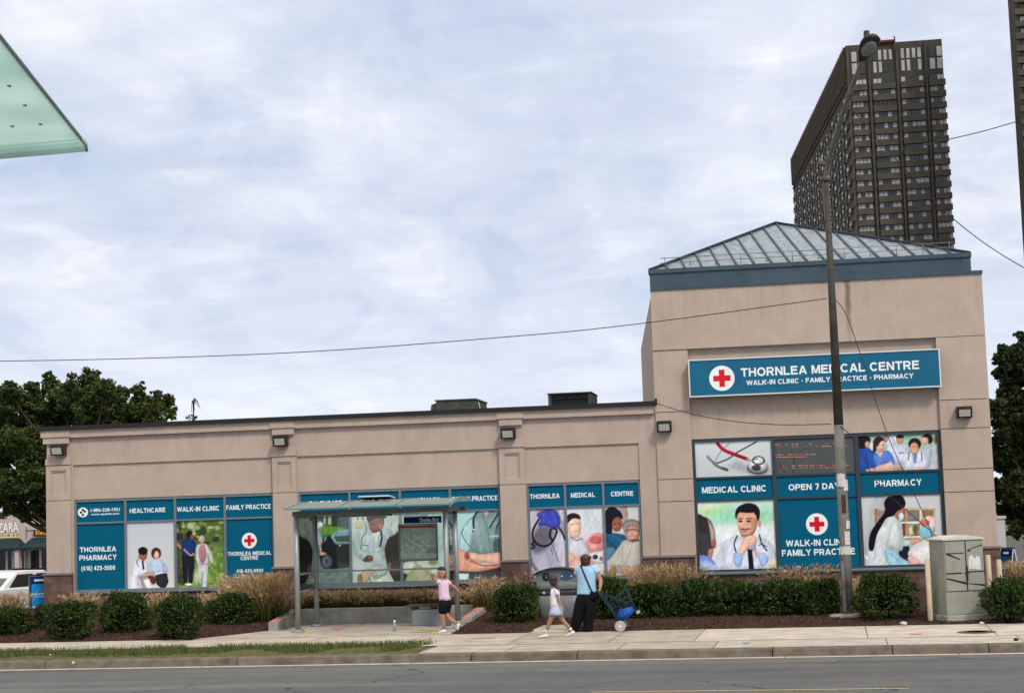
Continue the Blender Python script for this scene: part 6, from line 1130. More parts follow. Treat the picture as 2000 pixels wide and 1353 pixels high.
# ------------------------------------------------------------------ sidewalk boards
def aframe(px, py, zg, h, w, yaw, lean, label, cols, txt):
    g = gnd(px, py, zg); t = thing('sidewalk_board', label, 'sidewalk board', (float(g[0]), float(g[1]), zg-0.05), yaw, 'sidewalk boards beside the clinic')
    sp = h*math.tan(lean)
    for sg_ in (-1, 1):
        mb = MB(); mb.hexa([(-w/2, sg_*sp-0.02, 0), (w/2, sg_*sp-0.02, 0), (w/2, sg_*sp+0.02, 0), (-w/2, sg_*sp+0.02, 0), (-w/2, sg_*0.022-0.02, h), (w/2, sg_*0.022-0.02, h), (w/2, sg_*0.022+0.02, h), (-w/2, sg_*0.022+0.02, h)]); f = mb.build('panel', M['rtulight'], t)
        if sg_ < 0:
            p = Print((0, -sp-0.023, 0), (1, 0, 0), tuple(np.array([0, sp-0.022, h])/math.hypot(sp, h)))
            H = math.hypot(sp, h); p.rect(-w/2, w/2, 0.02, H-0.01, (6, 30, 90)); p.rect(-w/2+0.05, w/2-0.04, H*0.22, H*0.79, cols[0], 0.003); p.rect(-w/2+0.05, w/2-0.04, H*0.08, H*0.22, cols[1], 0.003)
            for z0, z1, a, b in ((0.53, 0.555, -0.4, 0.36), (0.47, 0.485, -0.3, 0.2), (0.21, 0.235, -0.4, 0.4), (0.13, 0.15, -0.2, 0.34), (0.86, 0.91, -0.26, 0.2)): p.rect(a*w, b*w, z0*H, z1*H, (200, 222, 240), 0.005)
            p.rect(-0.04*w, 0.03*w, 0.62*H, 0.68*H, (190, 80, 90), 0.005)
            if txt: pass
            me = p.build('poster', f, local=True)
    mb = MB(); mb.box(-w/2-0.01, w/2+0.01, -0.05, 0.05, h, h+0.03); mb.build('hinge_bar', M['dark'], t)
    for x in (-w/2-0.012, w/2+0.012): mb = MB(); mb.tube([(x, -sp*0.5, h*0.45), (x, sp*0.5, h*0.45)], 0.01, 6); mb.build('stay', M['dark'], t)
aframe(77, 1197, 0.22, 1.0, 0.50, math.radians(30), math.radians(15), 'blue and white sidewalk board left of the low wing', ((0, 132, 196), (90, 112, 190)), 1)
aframe(1973, 1140, 0.0, 1.0, 0.42, math.radians(-52), math.radians(13), 'dark blue sidewalk board behind the bollards right of the corner block', ((0, 74, 104), (6, 40, 90)), 1)
# ------------------------------------------------------------------ planting
def sh_at(px, py, zg, w_px, h_px, label, n=5200, depth=0.9, **k):
    g = gnd(px, py, zg); s_ = FPX/float((g-CAMP)@CF); r = (w_px/2/s_, w_px/2/s_*depth, h_px/2/s_); return shrub(label, (float(g[0]), float(g[1])+r[1]*0.8, zg), r, n, **k)
sh_at(10, 1243, 0.06, 76, 62, 'shrub cut off by the left edge of the photo', 4200)
sh_at(122, 1249, 0.04, 100, 84, 'round shrub in front of the left sidewalk board')
sh_at(84, 1228, 0.14, 50, 56, 'small shrub tucked behind the one in front of the left sidewalk board', 2600)
sh_at(236, 1238, 0.06, 98, 86, 'boxy shrub below the doctor and woman print')
sh_at(336, 1245, 0.06, 92, 88, 'rounded shrub right of the white litter')
sh_at(443, 1224, 0.10, 92, 70, 'low broad shrub left of the shelter end wall')
sh_at(1002, 1217, 0.10, 92, 84, 'shrub between the planter wall and the grey litter bin')
sh_at(1736, 1202, 0.16, 124, 92, 'large shrub between the lamp pole and the utility cabinet', 6500)
sh_at(1975, 1208, 0.10, 96, 82, 'shrub at the right edge behind the cream bollards', 5000)
for px, py, w_, h_, lab in ((1192, 1208, 92, 84, 'hedge shrub behind the woman with the shopping cart'), (1272, 1206, 100, 74, 'hedge shrub second from the shopping cart'), (1356, 1204, 108, 74, 'hedge shrub below the narrow stretch of stone base'), (1446, 1202, 110, 74, 'hedge shrub below the thoughtful doctor print'), (1532, 1201, 108, 76, 'hedge shrub under the walk in clinic panel'), (1606, 1200, 80, 76, 'last hedge shrub touching the lamp pole')):
    sh_at(px, py, 0.13, w_, h_, lab, 5200, 0.9, group='shrubs grown together as a hedge')
def rd(px, py, zg, w_px, h_px, label, n, dy=0.4, **k):
    g = gnd(px, py, zg); s_ = FPX/float((g-CAMP)@CF); reeds(label, float(g[0]), float(g[1]), zg-0.03, w_px/2/s_, dy, h_px/s_*1.05, n, **k)
rd(20, 1212, 0.1, 50, 62, 'dry grass tuft at the left edge below the parked white car', 420)
rd(165, 1203, 0.25, 60, 58, 'pale grass tuft below the blue pharmacy panel', 260, lean=0.5)
rd(268, 1190, 0.3, 90, 40, 'sparse grass tuft behind the boxy shrub', 160)
rd(310, 1202, 0.25, 36, 52, 'thin tan grass tuft between the boxy and rounded shrubs', 200)
rd(402, 1206, 0.25, 50, 55, 'short grass tuft left of the low broad shrub', 200)
rd(515, 1206, 0.22, 100, 96, 'big straw coloured grass tuft left of the bus shelter', 1000, 0.5, green=0.3, plume=0.7)
rd(468, 1200, 0.25, 60, 78, 'grass tuft behind the low broad shrub', 420, plume=0.7)
for px, w_, n_, lab in ((618, 80, 520, 'grass tuft behind the left end of the shelter glass'), (690, 80, 560, 'grass tuft in the middle left behind the shelter glass'), (760, 84, 560, 'grass tuft behind the steel stub and shelter glass'), (830, 80, 560, 'grass tuft behind the bench'), (905, 70, 420, 'grass tuft behind the right end of the planter wall')):
    xr = float(at(px, 1170, -1.75)[0]); reeds(lab, xr, -1.75, 0.2, w_/2/86.0, 0.42, float(at(px, 1146, -1.75)[2])-0.2, int(n_*1.3), green=0.8, plume=0.3)
rd(945, 1186, 0.3, 40, 66, 'feathery grass tuft left of the shrub by the bin', 260, plume=0.8)
rd(1035, 1170, 0.3, 40, 66, 'grass tuft in front of the stone base right of the folded arms print', 220, plume=0.7)
rd(1195, 1165, 0.3, 50, 62, 'tan grass tuft behind the woman in blue', 240, plume=0.8)
rd(1262, 1168, 0.3, 64, 72, 'tan grass tuft below the print of two women', 270, plume=0.85, green=0.2)
rd(1330, 1165, 0.3, 80, 72, 'tan grass tuft against the stone base left of the big window', 330, plume=0.85, green=0.2)
rd(1420, 1150, 0.3, 80, 34, 'low grass tuft under the thoughtful doctor print', 180, plume=0.8, green=0.2)
rd(1560, 1158, 0.3, 110, 66, 'wispy pale grass tuft in front of the walk in clinic panel', 260, plume=0.9, green=0.2, lean=0.45)
rd(1665, 1170, 0.3, 40, 46, 'grass tuft just right of the lamp pole', 150, plume=0.8)
rd(1992, 1150, 0.15, 50, 62, 'ochre grass tuft at the right edge beside the dark blue sidewalk board', 300, plume=0.6)
# loose litter
def litter(px, py, r, label, z=0.02, m_=None):
    g = gnd(px, py, z); mb = MB(); mb.ell((0, 0, r*0.35), (r, r*0.7, r*0.45), 0, 9, 6, amp=0.7); o = mb.build('litter', m_ or M['paper']); o.location = (float(g[0]), float(g[1]), z); return tag(o, label, 'litter')
litter(281, 1224, 0.09, 'crumpled white paper between the boxy and rounded shrubs', 0.07); litter(293, 1222, 0.05, 'scrap of white paper beside the crumpled paper', 0.07); litter(1765, 1219, 0.07, 'pale broken lump on the mulch left of the tall bollard', 0.04); litter(1917, 1218, 0.05, 'pale rag on the pavement edge before the cabinet', 0.02); litter(1635, 1192, 0.04, 'red and white scrap at the foot of the lamp pole', 0.15, M['pinkpaint']); litter(1985, 1250, 0.05, 'small black scrap on the pavement near the right edge', 0.0, M['blk']); litter(1954, 1208, 0.05, 'pale stone under the shrub at the right edge', 0.06, M['wallcon'])
litter(716, 1206, 0.05, 'white scrap on the pad by the planter wall', 0.006); litter(962, 1224, 0.03, 'small pale scrap on the mulch right of the planter wall', 0.05); litter(98, 1279, 0.025, 'tiny white scrap on the grass verge', 0.01)
# ------------------------------------------------------------------ parked cars
def car(name, label, loc, rz, paint, suv=False, cat='car'):
    t = thing(name, label, cat, loc, rz, 'cars parked in the lots beside the clinic'); L2 = 2.3; w = 0.9; hood = 0.98 if suv else 0.90; roof = 1.70 if suv else 1.44
    side = [(-L2, 0.42), (-L2+0.05, 0.28), (L2-0.1, 0.26), (L2, 0.45), (L2-0.05, 0.72), (L2-0.35, hood-0.08), (1.0, hood), (-1.75, hood+0.02), (-L2+0.12, hood-0.02), (-L2+0.02, 0.75)]
    mb = MB(); mb.prism(side, 'y', -w, w); b = mb.build('body', paint, t, 0.07)
    if suv: cab = [(-L2+0.15, hood), (-L2+0.35, roof-0.08), (-1.5, roof), (0.1, roof-0.02), (1.05, hood)]
    else: cab = [(-1.85, hood), (-1.05, roof-0.05), (-0.6, roof), (0.2, roof-0.03), (1.15, hood)]
    mb = MB(); n = len(cab); V = [(x, -w+0.04+0.2*(z-hood), z) for x, z in cab]+[(x, w-0.04-0.2*(z-hood), z) for x, z in cab]
    mb.add(V, [tuple(range(n)), tuple(range(n, 2*n))[::-1]]+[(i, i+1, n+i+1, n+i) for i in range(n-1)], 0); mb.build('roof', paint, t, 0.03)
    cx = sum(x for x, z in cab)/n
    for sy in (-1, 1):
        xs_ = (cab[0][0]+0.22, -0.62, 0.28 if suv else 0.12, cab[-1][0]-0.28)
        for k in range(3 if suv else 2):
            a, b_ = (xs_[k]+0.04, xs_[k+1]-0.04) if suv else ((cab[0][0]+0.35, -0.35), (-0.27, cab[-1][0]-0.2))[k]
            zt = roof-0.12; sh_ = 0.30
            def q(x, z): return (x, sy*(w-0.04-0.2*(z-hood)+0.006), z)
            ta = a+(0.45 if k == 0 and not suv else 0.08); tb = b_-(0.6 if (k == (2 if suv else 1)) else 0.0)
            mb = MB(); mb.add([q(a, hood+0.04), q(b_, hood+0.04), q(max(tb, ta+0.1), zt), q(ta, zt)], [(0, 1, 2, 3)]); mb.build('side_window', M['carglass'], t)
    for (i, nm) in ((0, 'rear_window'), (n-2, 'windscreen')):
        (xa, za), (xb, zb) = cab[i], cab[i+1]; s_ = -1 if i == 0 else 1
        A = [(xa+s_*0.012, -w+0.16, za+0.06), (xa+s_*0.012, w-0.16, za+0.06), (xb+s_*0.012, w-0.2-0.2*(zb-hood), zb-0.04), (xb+s_*0.012, -w+0.2+0.2*(zb-hood), zb-0.04)]
        mb = MB(); mb.add(A, [(0, 1, 2, 3)]); mb.build(nm, M['carglass'], t)
    for x in (-1.4, 1.45):
        for sy in (-1, 1):
            mb = MB(); mb.lathe([(0.22, -0.1), (0.33, -0.1), (0.345, 0), (0.33, 0.1), (0.22, 0.1)], (x, sy*(w-0.09), 0.335), 22, 0, 'y'); wh = mb.build('wheel', M['tyre'], t)
            mb = MB(); mb.lathe([(0.21, -0.01), (0.21, 0.01), (0.06, 0.02)], (x, sy*(w+0.01), 0.335), 16, 0, 'y'); mb.build('rim', M['rim'], wh)
    for sy in (-1, 1):
        mb = MB(); mb.box(-L2-0.012, -L2+0.3, *sorted((sy*0.45, sy*(w+0.006))), 0.76, 0.90); mb.build('tail_light', M['redlens'], t)
        mb = MB(); mb.box(L2-0.3, L2-0.01, *sorted((sy*0.5, sy*(w+0.006))), 0.62, 0.74); mb.build('headlight', M['lens'], t)
    mb = MB(); mb.box(-L2-0.03, -L2+0.1, -w+0.1, w-0.1, 0.34, 0.5); mb.build('bumper', M['dark'], t)
    return t
def place(px, Y): return float(at(px, 1100, Y)[0])
car('parked_car', 'white sedan seen from behind at the left edge', (place(12, 8)-0.75, 10.6, -0.36), math.radians(74), M['carwhite'])
car('parked_car', 'white suv parked behind the white sedan', (place(20, 19), 19.0, lot_z(19)), math.radians(4), M['carwhite'], True)
car('parked_car', 'silver car parked under the dark tree right of the clinic', (place(2012, 10)+0.5, 10.0, lot_z(10)-0.1), math.radians(170), M['carsilver'])
car('parked_car', 'second pale car further back under the dark tree', (place(1985, 20)+1.4, 20.0, lot_z(20)), math.radians(165), M['carsilver'], True)
# ------------------------------------------------------------------ plaza behind, left
YM2 = 46.0
ml = thing('shopping_plaza', 'pink stucco shopping plaza with dark green awnings beyond the parked cars', 'building', (place(-100, YM2), YM2+4, 0))
def MX(px): return float(at(px, 1060, YM2)[0])
def MZ(py, px=40): return float(at(px, py, YM2)[2])
top_ = MZ(1016); zb = MZ(1080)
prof_ = [(MX(-700), 0), (MX(420), 0), (MX(420), MZ(1024)), (MX(110), MZ(1024)), (MX(88), MZ(1008)), (MX(62), MZ(1026)), (MX(52), MZ(1026)), (MX(38), MZ(1004)), (MX(10), MZ(996)), (MX(-60), MZ(996)), (MX(-90), MZ(1022)), (MX(-700), MZ(1022))]
mb = MB(); prof_ = [(a, -1.0 if b == 0 else b) for a, b in prof_]; mb.prism(prof_, 'y', YM2, YM2+8); wpart(mb, 'wall', M['mall'], ml)
mb = MB(); mb.box(MX(51), MX(52.5), YM2-0.04, YM2, MZ(1052), MZ(1028)); mb.box(MX(52), MX(66), YM2-0.04, YM2, MZ(1036), MZ(1034.5)); wpart(mb, 'trim', M['ledge'], ml)
for a, b in ((-160, 59), (62, 200), (-420, -165)):
    mb = MB(); A, Bx = MX(a), MX(b); z1, z0 = MZ(1051), MZ(1072)
    mb.add([(A, YM2-0.03, z1), (Bx-0.55, YM2-0.03, z1), (Bx, YM2-1.4, z0+0.1), (A, YM2-1.4, z0+0.1), (A, YM2-1.4, z0), (Bx, YM2-1.4, z0), (Bx, YM2-0.03, z0)], [(0, 1, 2, 3), (3, 2, 5, 4), (1, 6, 5, 2)]); wpart(mb, 'awning', M['awning'], ml)
for a, b in ((-60, 12), (16, 24), (28, 48), (60, 78), (82, 130)):
    mb = MB(); mb.box(MX(a), MX(b), YM2-0.05, YM2-0.01, 0.1, MZ(1074)); sf_ = wpart(mb, 'shop_window', M['dkglass'], ml)
    for q_ in (MX(a)-0.06, MX(b)): mb = MB(); mb.box(q_, q_+0.06, YM2-0.08, YM2-0.011, 0.1, MZ(1074)); wpart(mb, 'frame', M['white_trim'], sf_)
mb = MB(); mb.box(MX(49), MX(57), YM2-1.3, YM2-0.9, 0, MZ(1072)); wpart(mb, 'pillar', M['mall'], ml)
s1 = thing('shop_sign', 'white raised shop letters over a cream strip on the pink plaza', 'sign', (MX(18), YM2-0.1, MZ(1040)))
p = Print((0, YM2-0.12, 0)); p.text('ZARA', (MX(-2)+MX(38))/2, MZ(1029), MX(38)-MX(-2), MZ(1020)-MZ(1038), (232, 236, 236), 0.0, 0.0); p.build('letters', s1)
p = Print((0, YM2-0.06, 0)).rect(MX(3), MX(38), MZ(1049), MZ(1040.5), (206, 190, 140)); [p.rect(MX(x), MX(x+w_), MZ(1046), MZ(1042), (130, 110, 60), 0.006) for x, w_ in ((5, 3), (11, 2), (15, 6), (26, 4), (33, 4))]; p.build('strip', s1)
s2 = thing('shop_sign', 'black shop sign with yellow lettering on the pink plaza', 'sign', (MX(80), YM2-0.1, MZ(1047)))
mb = MB(); mb.box(MX(68), MX(100), YM2-0.16, YM2-0.02, MZ(1047), MZ(1035)); wpart(mb, 'case', M['blk'], s2)
p = Print((0, YM2-0.17, 0)); [p.rect(MX(x), MX(x+w_), MZ(1045), MZ(b), (204, 160, 30)) for x, w_, b in ((72, 1.6, 1035.5), (74.5, 1.6, 1036.5), (78, 1.6, 1035.5), (81, 4, 1039.5), (86.5, 3, 1038.5), (91, 2, 1039))]; p.build('face', s2)
s3 = thing('shop_emblem', 'round white emblem sign above the black and yellow shop sign', 'sign', (MX(86), YM2-0.1, MZ(1026)))
p = Print((0, YM2-0.1, 0)); p.disc(MX(85.5), MZ(1026), 0.24, (226, 218, 232), 0, 0.42); p.disc(MX(85.5), MZ(1025), 0.1, (120, 100, 160), 0.006, 0.16); p.build('face', s3)
# pale pillar and post glimpsed right of the clinic
pl = thing('gate_pillar', 'pale square pillar glimpsed right of the corner block', 'pillar', (place(1958, 14), 14, lot_z(14))); mb = MB(); h_ = float(at(1958, 1012, 14)[2]); h_ -= lot_z(14); mb.box(-0.13, 0.13, -0.13, 0.13, 0, h_); mb.build('shaft', M['rtulight'], pl); mb = MB(); mb.box(-0.17, 0.17, -0.17, 0.17, h_, h_+0.08); mb.build('cap', M['rtulight'], pl)
# ------------------------------------------------------------------ trees
def clumps(L_, Y0, spread, zoff=0):
    out = []
    for px, py, r in L_:
        Y = Y0+spread*(rng.random()-0.5)*2; p = at(px, py, Y); s_ = FPX/float((p-CAMP)@CF); out.append((tuple(p), r/s_))
    return out
LT = [(175, 745, 30), (205, 758, 26), (150, 768, 34), (100, 752, 26), (120, 780, 36), (60, 775, 30), (20, 770, 36), (-15, 790, 40), (190, 790, 40), (232, 772, 28), (228, 805, 34), (268, 762, 17), (272, 790, 28), (262, 815, 30), (308, 772, 13), (306, 790, 22), (330, 784, 18), (300, 815, 28), (335, 806, 14), (75, 810, 44), (25, 820, 46), (130, 820, 44), (180, 830, 40), (45, 870, 48), (0, 880, 50), (95, 880, 44), (60, 930, 44), (10, 945, 44), (95, 935, 38), (30, 985, 32), (75, 985, 30), (50, 1005, 14), (92, 1005, 20), (-40, 860, 60), (-40, 950, 50), (140, 880, 44), (130, 940, 40), (190, 890, 40), (230, 860, 36)]
tree('leafy_tree', 'broad dark green leafy tree behind the left end of the clinic', (place(150, 17), 17.0, lot_z(17)), clumps(LT, 17, 1.6), M['leaf_tree'], 2100, 0.064, 0.26)
RT = [(1955, 700, 18), (1985, 690, 26), (2010, 675, 34), (1965, 730, 30), (2000, 730, 40), (1975, 780, 40), (2020, 790, 46), (1970, 840, 42), (2010, 860, 46), (1975, 900, 44), (2015, 930, 46), (1980, 960, 40), (1965, 1000, 24), (2000, 1010, 38), (2040, 720, 50), (2060, 820, 60), (2060, 930, 60), (2040, 1010, 46), (2090, 760, 60), (2110, 860, 60), (2100, 960, 60), (1940, 800, 30), (1940, 880, 34), (1935, 960, 34), (1993, 655, 12), (1960, 680, 10), (1985, 1035, 20), (2020, 1050, 26)]
tree('leafy_tree', 'dense dark tree right of the corner block', (place(2120, 16), 16.0, lot_z(16)), clumps(RT, 16, 1.8), M['leaf_dark'], 1900, 0.078, 0.28)
g_ = at(380, 830, 14); bt = thing('bare_shoot', 'bare pale twigs of a small plant poking above the roof edge near the left tree', 'plant', (float(g_[0]), 14.0, lot_z(14)))
mb = MB(); b0 = np.array([g_[0], 14, lot_z(14)]); k1 = at(378, 812, 14); 
for px, py in ((383, 790), (388, 795), (373, 806), (392, 799), (380, 801)): mb.tube(spline([b0, k1, at(px, py, 14)], 6), np.linspace(0.03, 0.006, 13), 5)
wpart(mb, 'stem', M['bark'], bt); P, D = ball(60, at(374, 815, 14), (0.2, 0.2, 0.1)); V, F = leaves(P, 0.05); link('leaves', raw_mesh('leaves', V-np.array(bt.location), F, [M['leaf_tree']]), bt)
# ------------------------------------------------------------------ high rises
YT = 330.0
tp0, tp1 = at(1655, 88, YT), at(1842, 76, YT); X0, X1 = float(at(1668, 400, YT)[0]), float(at(1858, 400, YT)[0]); ZT = float(tp1[2])
lo_, hi_ = YT, YT+400
for _ in range(50):
    md = (lo_+hi_)/2
    if at(1550, 310, md)[2] > ZT: hi_ = md
    else: lo_ = md
Y2 = md; X2 = float(at(1551, 400, Y2)[0])
tw = thing('apartment_tower', 'dark brown high rise slab block with four window bays behind the clinic', 'high rise', (X0, YT, 0))
def TP(mb, n, m_, par=None): return wpart(mb, n, m_, par or tw)
def zpy(py, px=1760): return float(at(px, py, YT)[2])
mb = MB(); dX = X2-X0; dY = Y2-YT
mb.hexa([(X0, YT, 0), (X1, YT, 0), (X1+dX, Y2, 0), (X2, Y2, 0), (X0, YT, ZT), (X1, YT, ZT), (X1+dX, Y2, ZT), (X2, Y2, ZT)])
TP(mb, 'wall', M['brown'])
sc_ = lambda zx: 1520+zx/3.006
xat = lambda px: float(at(px, 200, YT)[0])
bays = [(xat(sc_(436)), xat(sc_(524))), (xat(sc_(563)), xat(sc_(690))), (xat(sc_(728)), xat(sc_(860))), (xat(sc_(897)), xat(sc_(984)))]
piers = [(X0, bays[0][0]-0.3), (bays[0][1]+0.5, bays[1][0]-0.5), (bays[1][1]+0.5, bays[2][0]-0.5), (bays[2][1]+0.5, bays[3][0]-0.5)]
mb = MB()
for a, b in piers: mb.box(a, b, YT-0.70, YT-0.02, 0, ZT-0.3)
TP(mb, 'pier', M['brown2'])
mb = MB(); mb.box(xat(sc_(590)), xat(sc_(705)), YT-0.6, YT+1, ZT, ZT+0.5); mb.box(xat(sc_(697)), xat(sc_(705)), YT-1.2, YT-0.91, ZT-2, ZT+1.0); TP(mb, 'parapet', M['redtrim'])
zr = zpy(30+385/3.006, sc_(620)); dz = zpy(0, 1700)-zpy(65.3/3.006, 1700)
r3 = random.Random(4)
for bi, (a, b) in enumerate(bays):
    for k in range(-0, 27):
        zc = zr-k*dz; 
        if k < 24:
            mb = MB(); n_ = 5 if bi in (1, 2) else 4; wd = (b-a)/n_
            lit = r3.random()
            for q in range(n_):
                m_ = 0 if (q in (0, n_-1) and r3.random() < 0.75) or r3.random() < (0.62 if bi == 0 else 0.30) else 1
                mb.box(a+q*wd+0.06, a+(q+1)*wd-0.06, YT-0.10, YT-0.03, zc-0.50, zc+0.50, m_)
            if k < 20: TP(mb, 'window', [M['curtain'], M['dkglass']])
        mb = MB(); mb.box(a-0.15, b+0.15, YT-0.65, YT-0.12, zc-dz+0.60, zc-0.58)
        if k < 24: TP(mb, 'balcony', M['brown2'])
for bi, (a, b) in enumerate(bays):          # tall two storey lights at the top
    n_ = 4 if bi in (1, 2) else 2; wd = (b-a)/n_
    for q in range(n_):
        mb = MB()
        for (p_, q_) in ((205, 262), (272, 335)):
            mb.box(a+q*wd+0.25, a+(q+1)*wd-0.25, YT-0.12, YT-0.03, zpy(30+q_/3.006-1, 1740), zpy(30+p_/3.006-1, 1740), 0 if r3.random() < 0.7 else 1)
        TP(mb, 'tall_window', [M['curtain'], M['dkglass']])
# long left flank: small bright windows in rows, fluted dark band on top
fl = np.array([dX, dY]); FLn = float(np.hypot(*fl)); fl /= FLn; nv_ = np.array([-fl[1], fl[0]]);
if nv_[0] > 0: nv_ = -nv_
mb = MB(); ncol, nrow = 11, 26
def fpt(s_, z, o): return (X0+fl[0]*s_+nv_[0]*o, YT+fl[1]*s_+nv_[1]*o, z)
for r_ in range(nrow):
    for c_ in range(ncol):
        s_ = (c_+0.5+0.0*(r_ % 2))/ncol*FLn; z = ZT-11.5-r_*3.05-(c_ % 2)*0.5; w_ = FLn/ncol*0.12
        mb.add([fpt(s_-w_, z-0.9, 0.2), fpt(s_+w_, z-0.9, 0.2), fpt(s_+w_, z+0.7, 0.2), fpt(s_-w_, z+0.7, 0.2)], [(0, 1, 2, 3)], 0 if r3.random() < 0.8 else 1)
for r_ in range(nrow):
    for c_ in range(ncol):
        s_ = (c_+1.0)/ncol*FLn-0.5; z = ZT-12.5-r_*3.05; w_ = FLn/ncol*0.10
        mb.add([fpt(s_-w_, z-0.7, 0.2), fpt(s_+w_, z-0.7, 0.2), fpt(s_+w_, z+0.5, 0.2), fpt(s_-w_, z+0.5, 0.2)], [(0, 1, 2, 3)], 2)
M['dimpane'] = mat('dim_window', (0.16, 0.145, 0.125), 0.5, 0.3, var=0.4, vscale=0.2)
o = TP(mb, 'flank_windows', [M['curtain'], M['dkglass'], M['dimpane']]); o['kind'] = 'stuff'
mb = MB()
for c_ in range(60):
    s_ = (c_+0.5)/60*FLn; V = [fpt(s_-0.35, ZT-8, 0.02), fpt(s_+0.35, ZT-8, 0.02), fpt(s_+0.35, ZT-8, 0.5), fpt(s_-0.35, ZT-8, 0.5), fpt(s_-0.35, ZT-0.2, 0.02), fpt(s_+0.35, ZT-0.2, 0.02), fpt(s_+0.35, ZT-0.2, 0.5), fpt(s_-0.35, ZT-0.2, 0.5)]
    mb.hexa(V)
for r_ in range(nrow):
    z = ZT-9.7-r_*3.05
    for c_ in range(ncol):
        s_ = c_/ncol*FLn; w_ = FLn/ncol*0.16; mb.hexa([fpt(s_-w_, z-1.9, 0.02), fpt(s_+w_, z-1.9, 0.02), fpt(s_+w_, z-1.9, 0.3), fpt(s_-w_, z-1.9, 0.3), fpt(s_-w_, z-0.7, 0.02), fpt(s_+w_, z-0.7, 0.02), fpt(s_+w_, z-0.7, 0.3), fpt(s_-w_, z-0.7, 0.3)])
for r_ in range(nrow):
    z = ZT-8.9-r_*3.05; mb.hexa([fpt(0.5, z-0.22, 0.02), fpt(FLn-0.5, z-0.22, 0.02), fpt(FLn-0.5, z-0.22, 0.28), fpt(0.5, z-0.22, 0.28), fpt(0.5, z+0.22, 0.02), fpt(FLn-0.5, z+0.22, 0.02), fpt(FLn-0.5, z+0.22, 0.28), fpt(0.5, z+0.22, 0.28)])
o = TP(mb, 'flank_balconies', M['brown2']); o['kind'] = 'stuff'
XT2 = float(at(2012, 400, 300)[0]); t2 = thing('apartment_tower', 'second brown high rise cut off by the right edge', 'high rise', (XT2, 300, 0)); mb = MB(); mb.box(XT2, XT2+24, 300, 312, 0, 125); wpart(mb, 'wall', M['brown'], t2)
for k in range(40):
    z = 28+k*2.45; mb = MB(); mb.box(XT2-0.75, XT2+3.2, 299.0, 299.98, z, z+1.15); wpart(mb, 'balcony', M['brown2'], t2)
    mb = MB()
    for q in range(2): mb.box(XT2+0.3+q*1.3, XT2+1.5+q*1.3, 299.88, 299.96, z+1.2, z+2.2, 0 if r3.random() < 0.5 else 1)
    wpart(mb, 'window', [M['curtain'], M['dkglass']], t2)
# ------------------------------------------------------------------ near shelter canopy, upper left
M['canopy'] = bpy.data.materials.new('frosted_canopy'); M['canopy'].use_nodes = True
def canopy_mat():
    nt = M['canopy'].node_tree; N, L = nt.nodes, nt.links; p = N['Principled BSDF']; p.inputs['Roughness'].default_value = 0.3
    tc = N.new('ShaderNodeTexCoord'); n = N.new('ShaderNodeTexNoise'); n.inputs['Scale'].default_value = 4; n.inputs['Detail'].default_value = 8; L.new(tc.outputs['Object'], n.inputs[0])
    r = N.new('ShaderNodeValToRGB'); e = r.color_ramp.elements; e[0].position = 0.35; e[1].position = 0.7; e[0].color = (0.59, 0.735, 0.715, 1); e[1].color = (0.72, 0.85, 0.83, 1); L.new(n.outputs[0], r.inputs[0])
    t = N.new('ShaderNodeBsdfTranslucent'); L.new(r.outputs[0], t.inputs[0]); L.new(r.outputs[0], p.inputs['Base Color']); mx = N.new('ShaderNodeMixShader'); mx.inputs[0].default_value = 0.72
    L.new(p.outputs[0], mx.inputs[1]); L.new(t.outputs[0], mx.inputs[2]); L.new(mx.outputs[0], N['Material Output'].inputs[0])
canopy_mat()
H0 = 1.0                                                     # underside one metre above the lens
def up(px, py, H=H0): d = _ray(px, py); return CAMP+d*(H/d[2])
A1 = up(157, 272); A2 = up(0, 75); e_ = A2-A1; A3 = A1+e_*2.0; Lf = up(0, 286)-A1; Lf[2] = 0
cp = thing('glass_canopy', 'frosted mint glass shelter canopy reaching in at the upper left corner', 'canopy', (float(A1[0])-1.6, float(A1[1])-1.0, 0.0))
ex = Lf/np.linalg.norm(Lf); P0 = A1; P1 = A1+ex*2.6; P2_ = A3+ex*2.6; P3 = A3
mb = MB(); th = np.array([0, 0, 0.012]); mb.hexa([P0, P3, P2_, P1, P0+th, P3+th, P2_+th, P1+th]); wpart(mb, 'roof_panel', M['canopy'], cp)
out_ = np.cross(ex, [0, 0, 1.0]); out_ = out_*(-1 if out_@(A3-A1) > 0 else 1); lipd = out_*0.03
mb = MB(); pr = [(0, 0), (0.02, -0.003), (0.034, -0.012), (0.036, -0.026)]
for (a, b), (c, d) in zip(pr[:-1], pr[1:]):
    q = [P0+out_*a+[0, 0, b], P1+out_*a+[0, 0, b], P1+out_*c+[0, 0, d], P0+out_*c+[0, 0, d]]; n_ = np.array([0, 0, 0.010])+out_*0.006; mb.hexa(list(q)+[p_+n_ for p_ in q])
wpart(mb, 'front_lip', M['canopy'], cp)
mb = MB(); mb.tube([P0+[0, 0, 0.004], P3+[0, 0, 0.004]], 0.0045, 6); mb.tube([P0+[0, 0, 0.002], P0+lipd+[0, 0, -0.01], P0+out_*0.036+[0, 0, -0.026]], 0.004, 6); wpart(mb, 'edge_strip', M['frame2'], cp)
for px, py in ((18, 167), (49, 205), (79, 242), (24, 246), (-10, 205)):
    c = up(px, py); mb = MB(); mb.lathe([(0.003, -0.004), (0.005, -0.002), (0.005, 0.0)], tuple(c), 12); wpart(mb, 'bolt', M['galv'], cp)
pb = P1*0.3+P2_*0.7-ex*0.3; mb = MB(); mb.tube([(float(pb[0]), float(pb[1]), 0), (float(pb[0]), float(pb[1]), CAMP[2]+H0-0.01)], 0.05, 14); wpart(mb, 'post', M['galv'], cp)
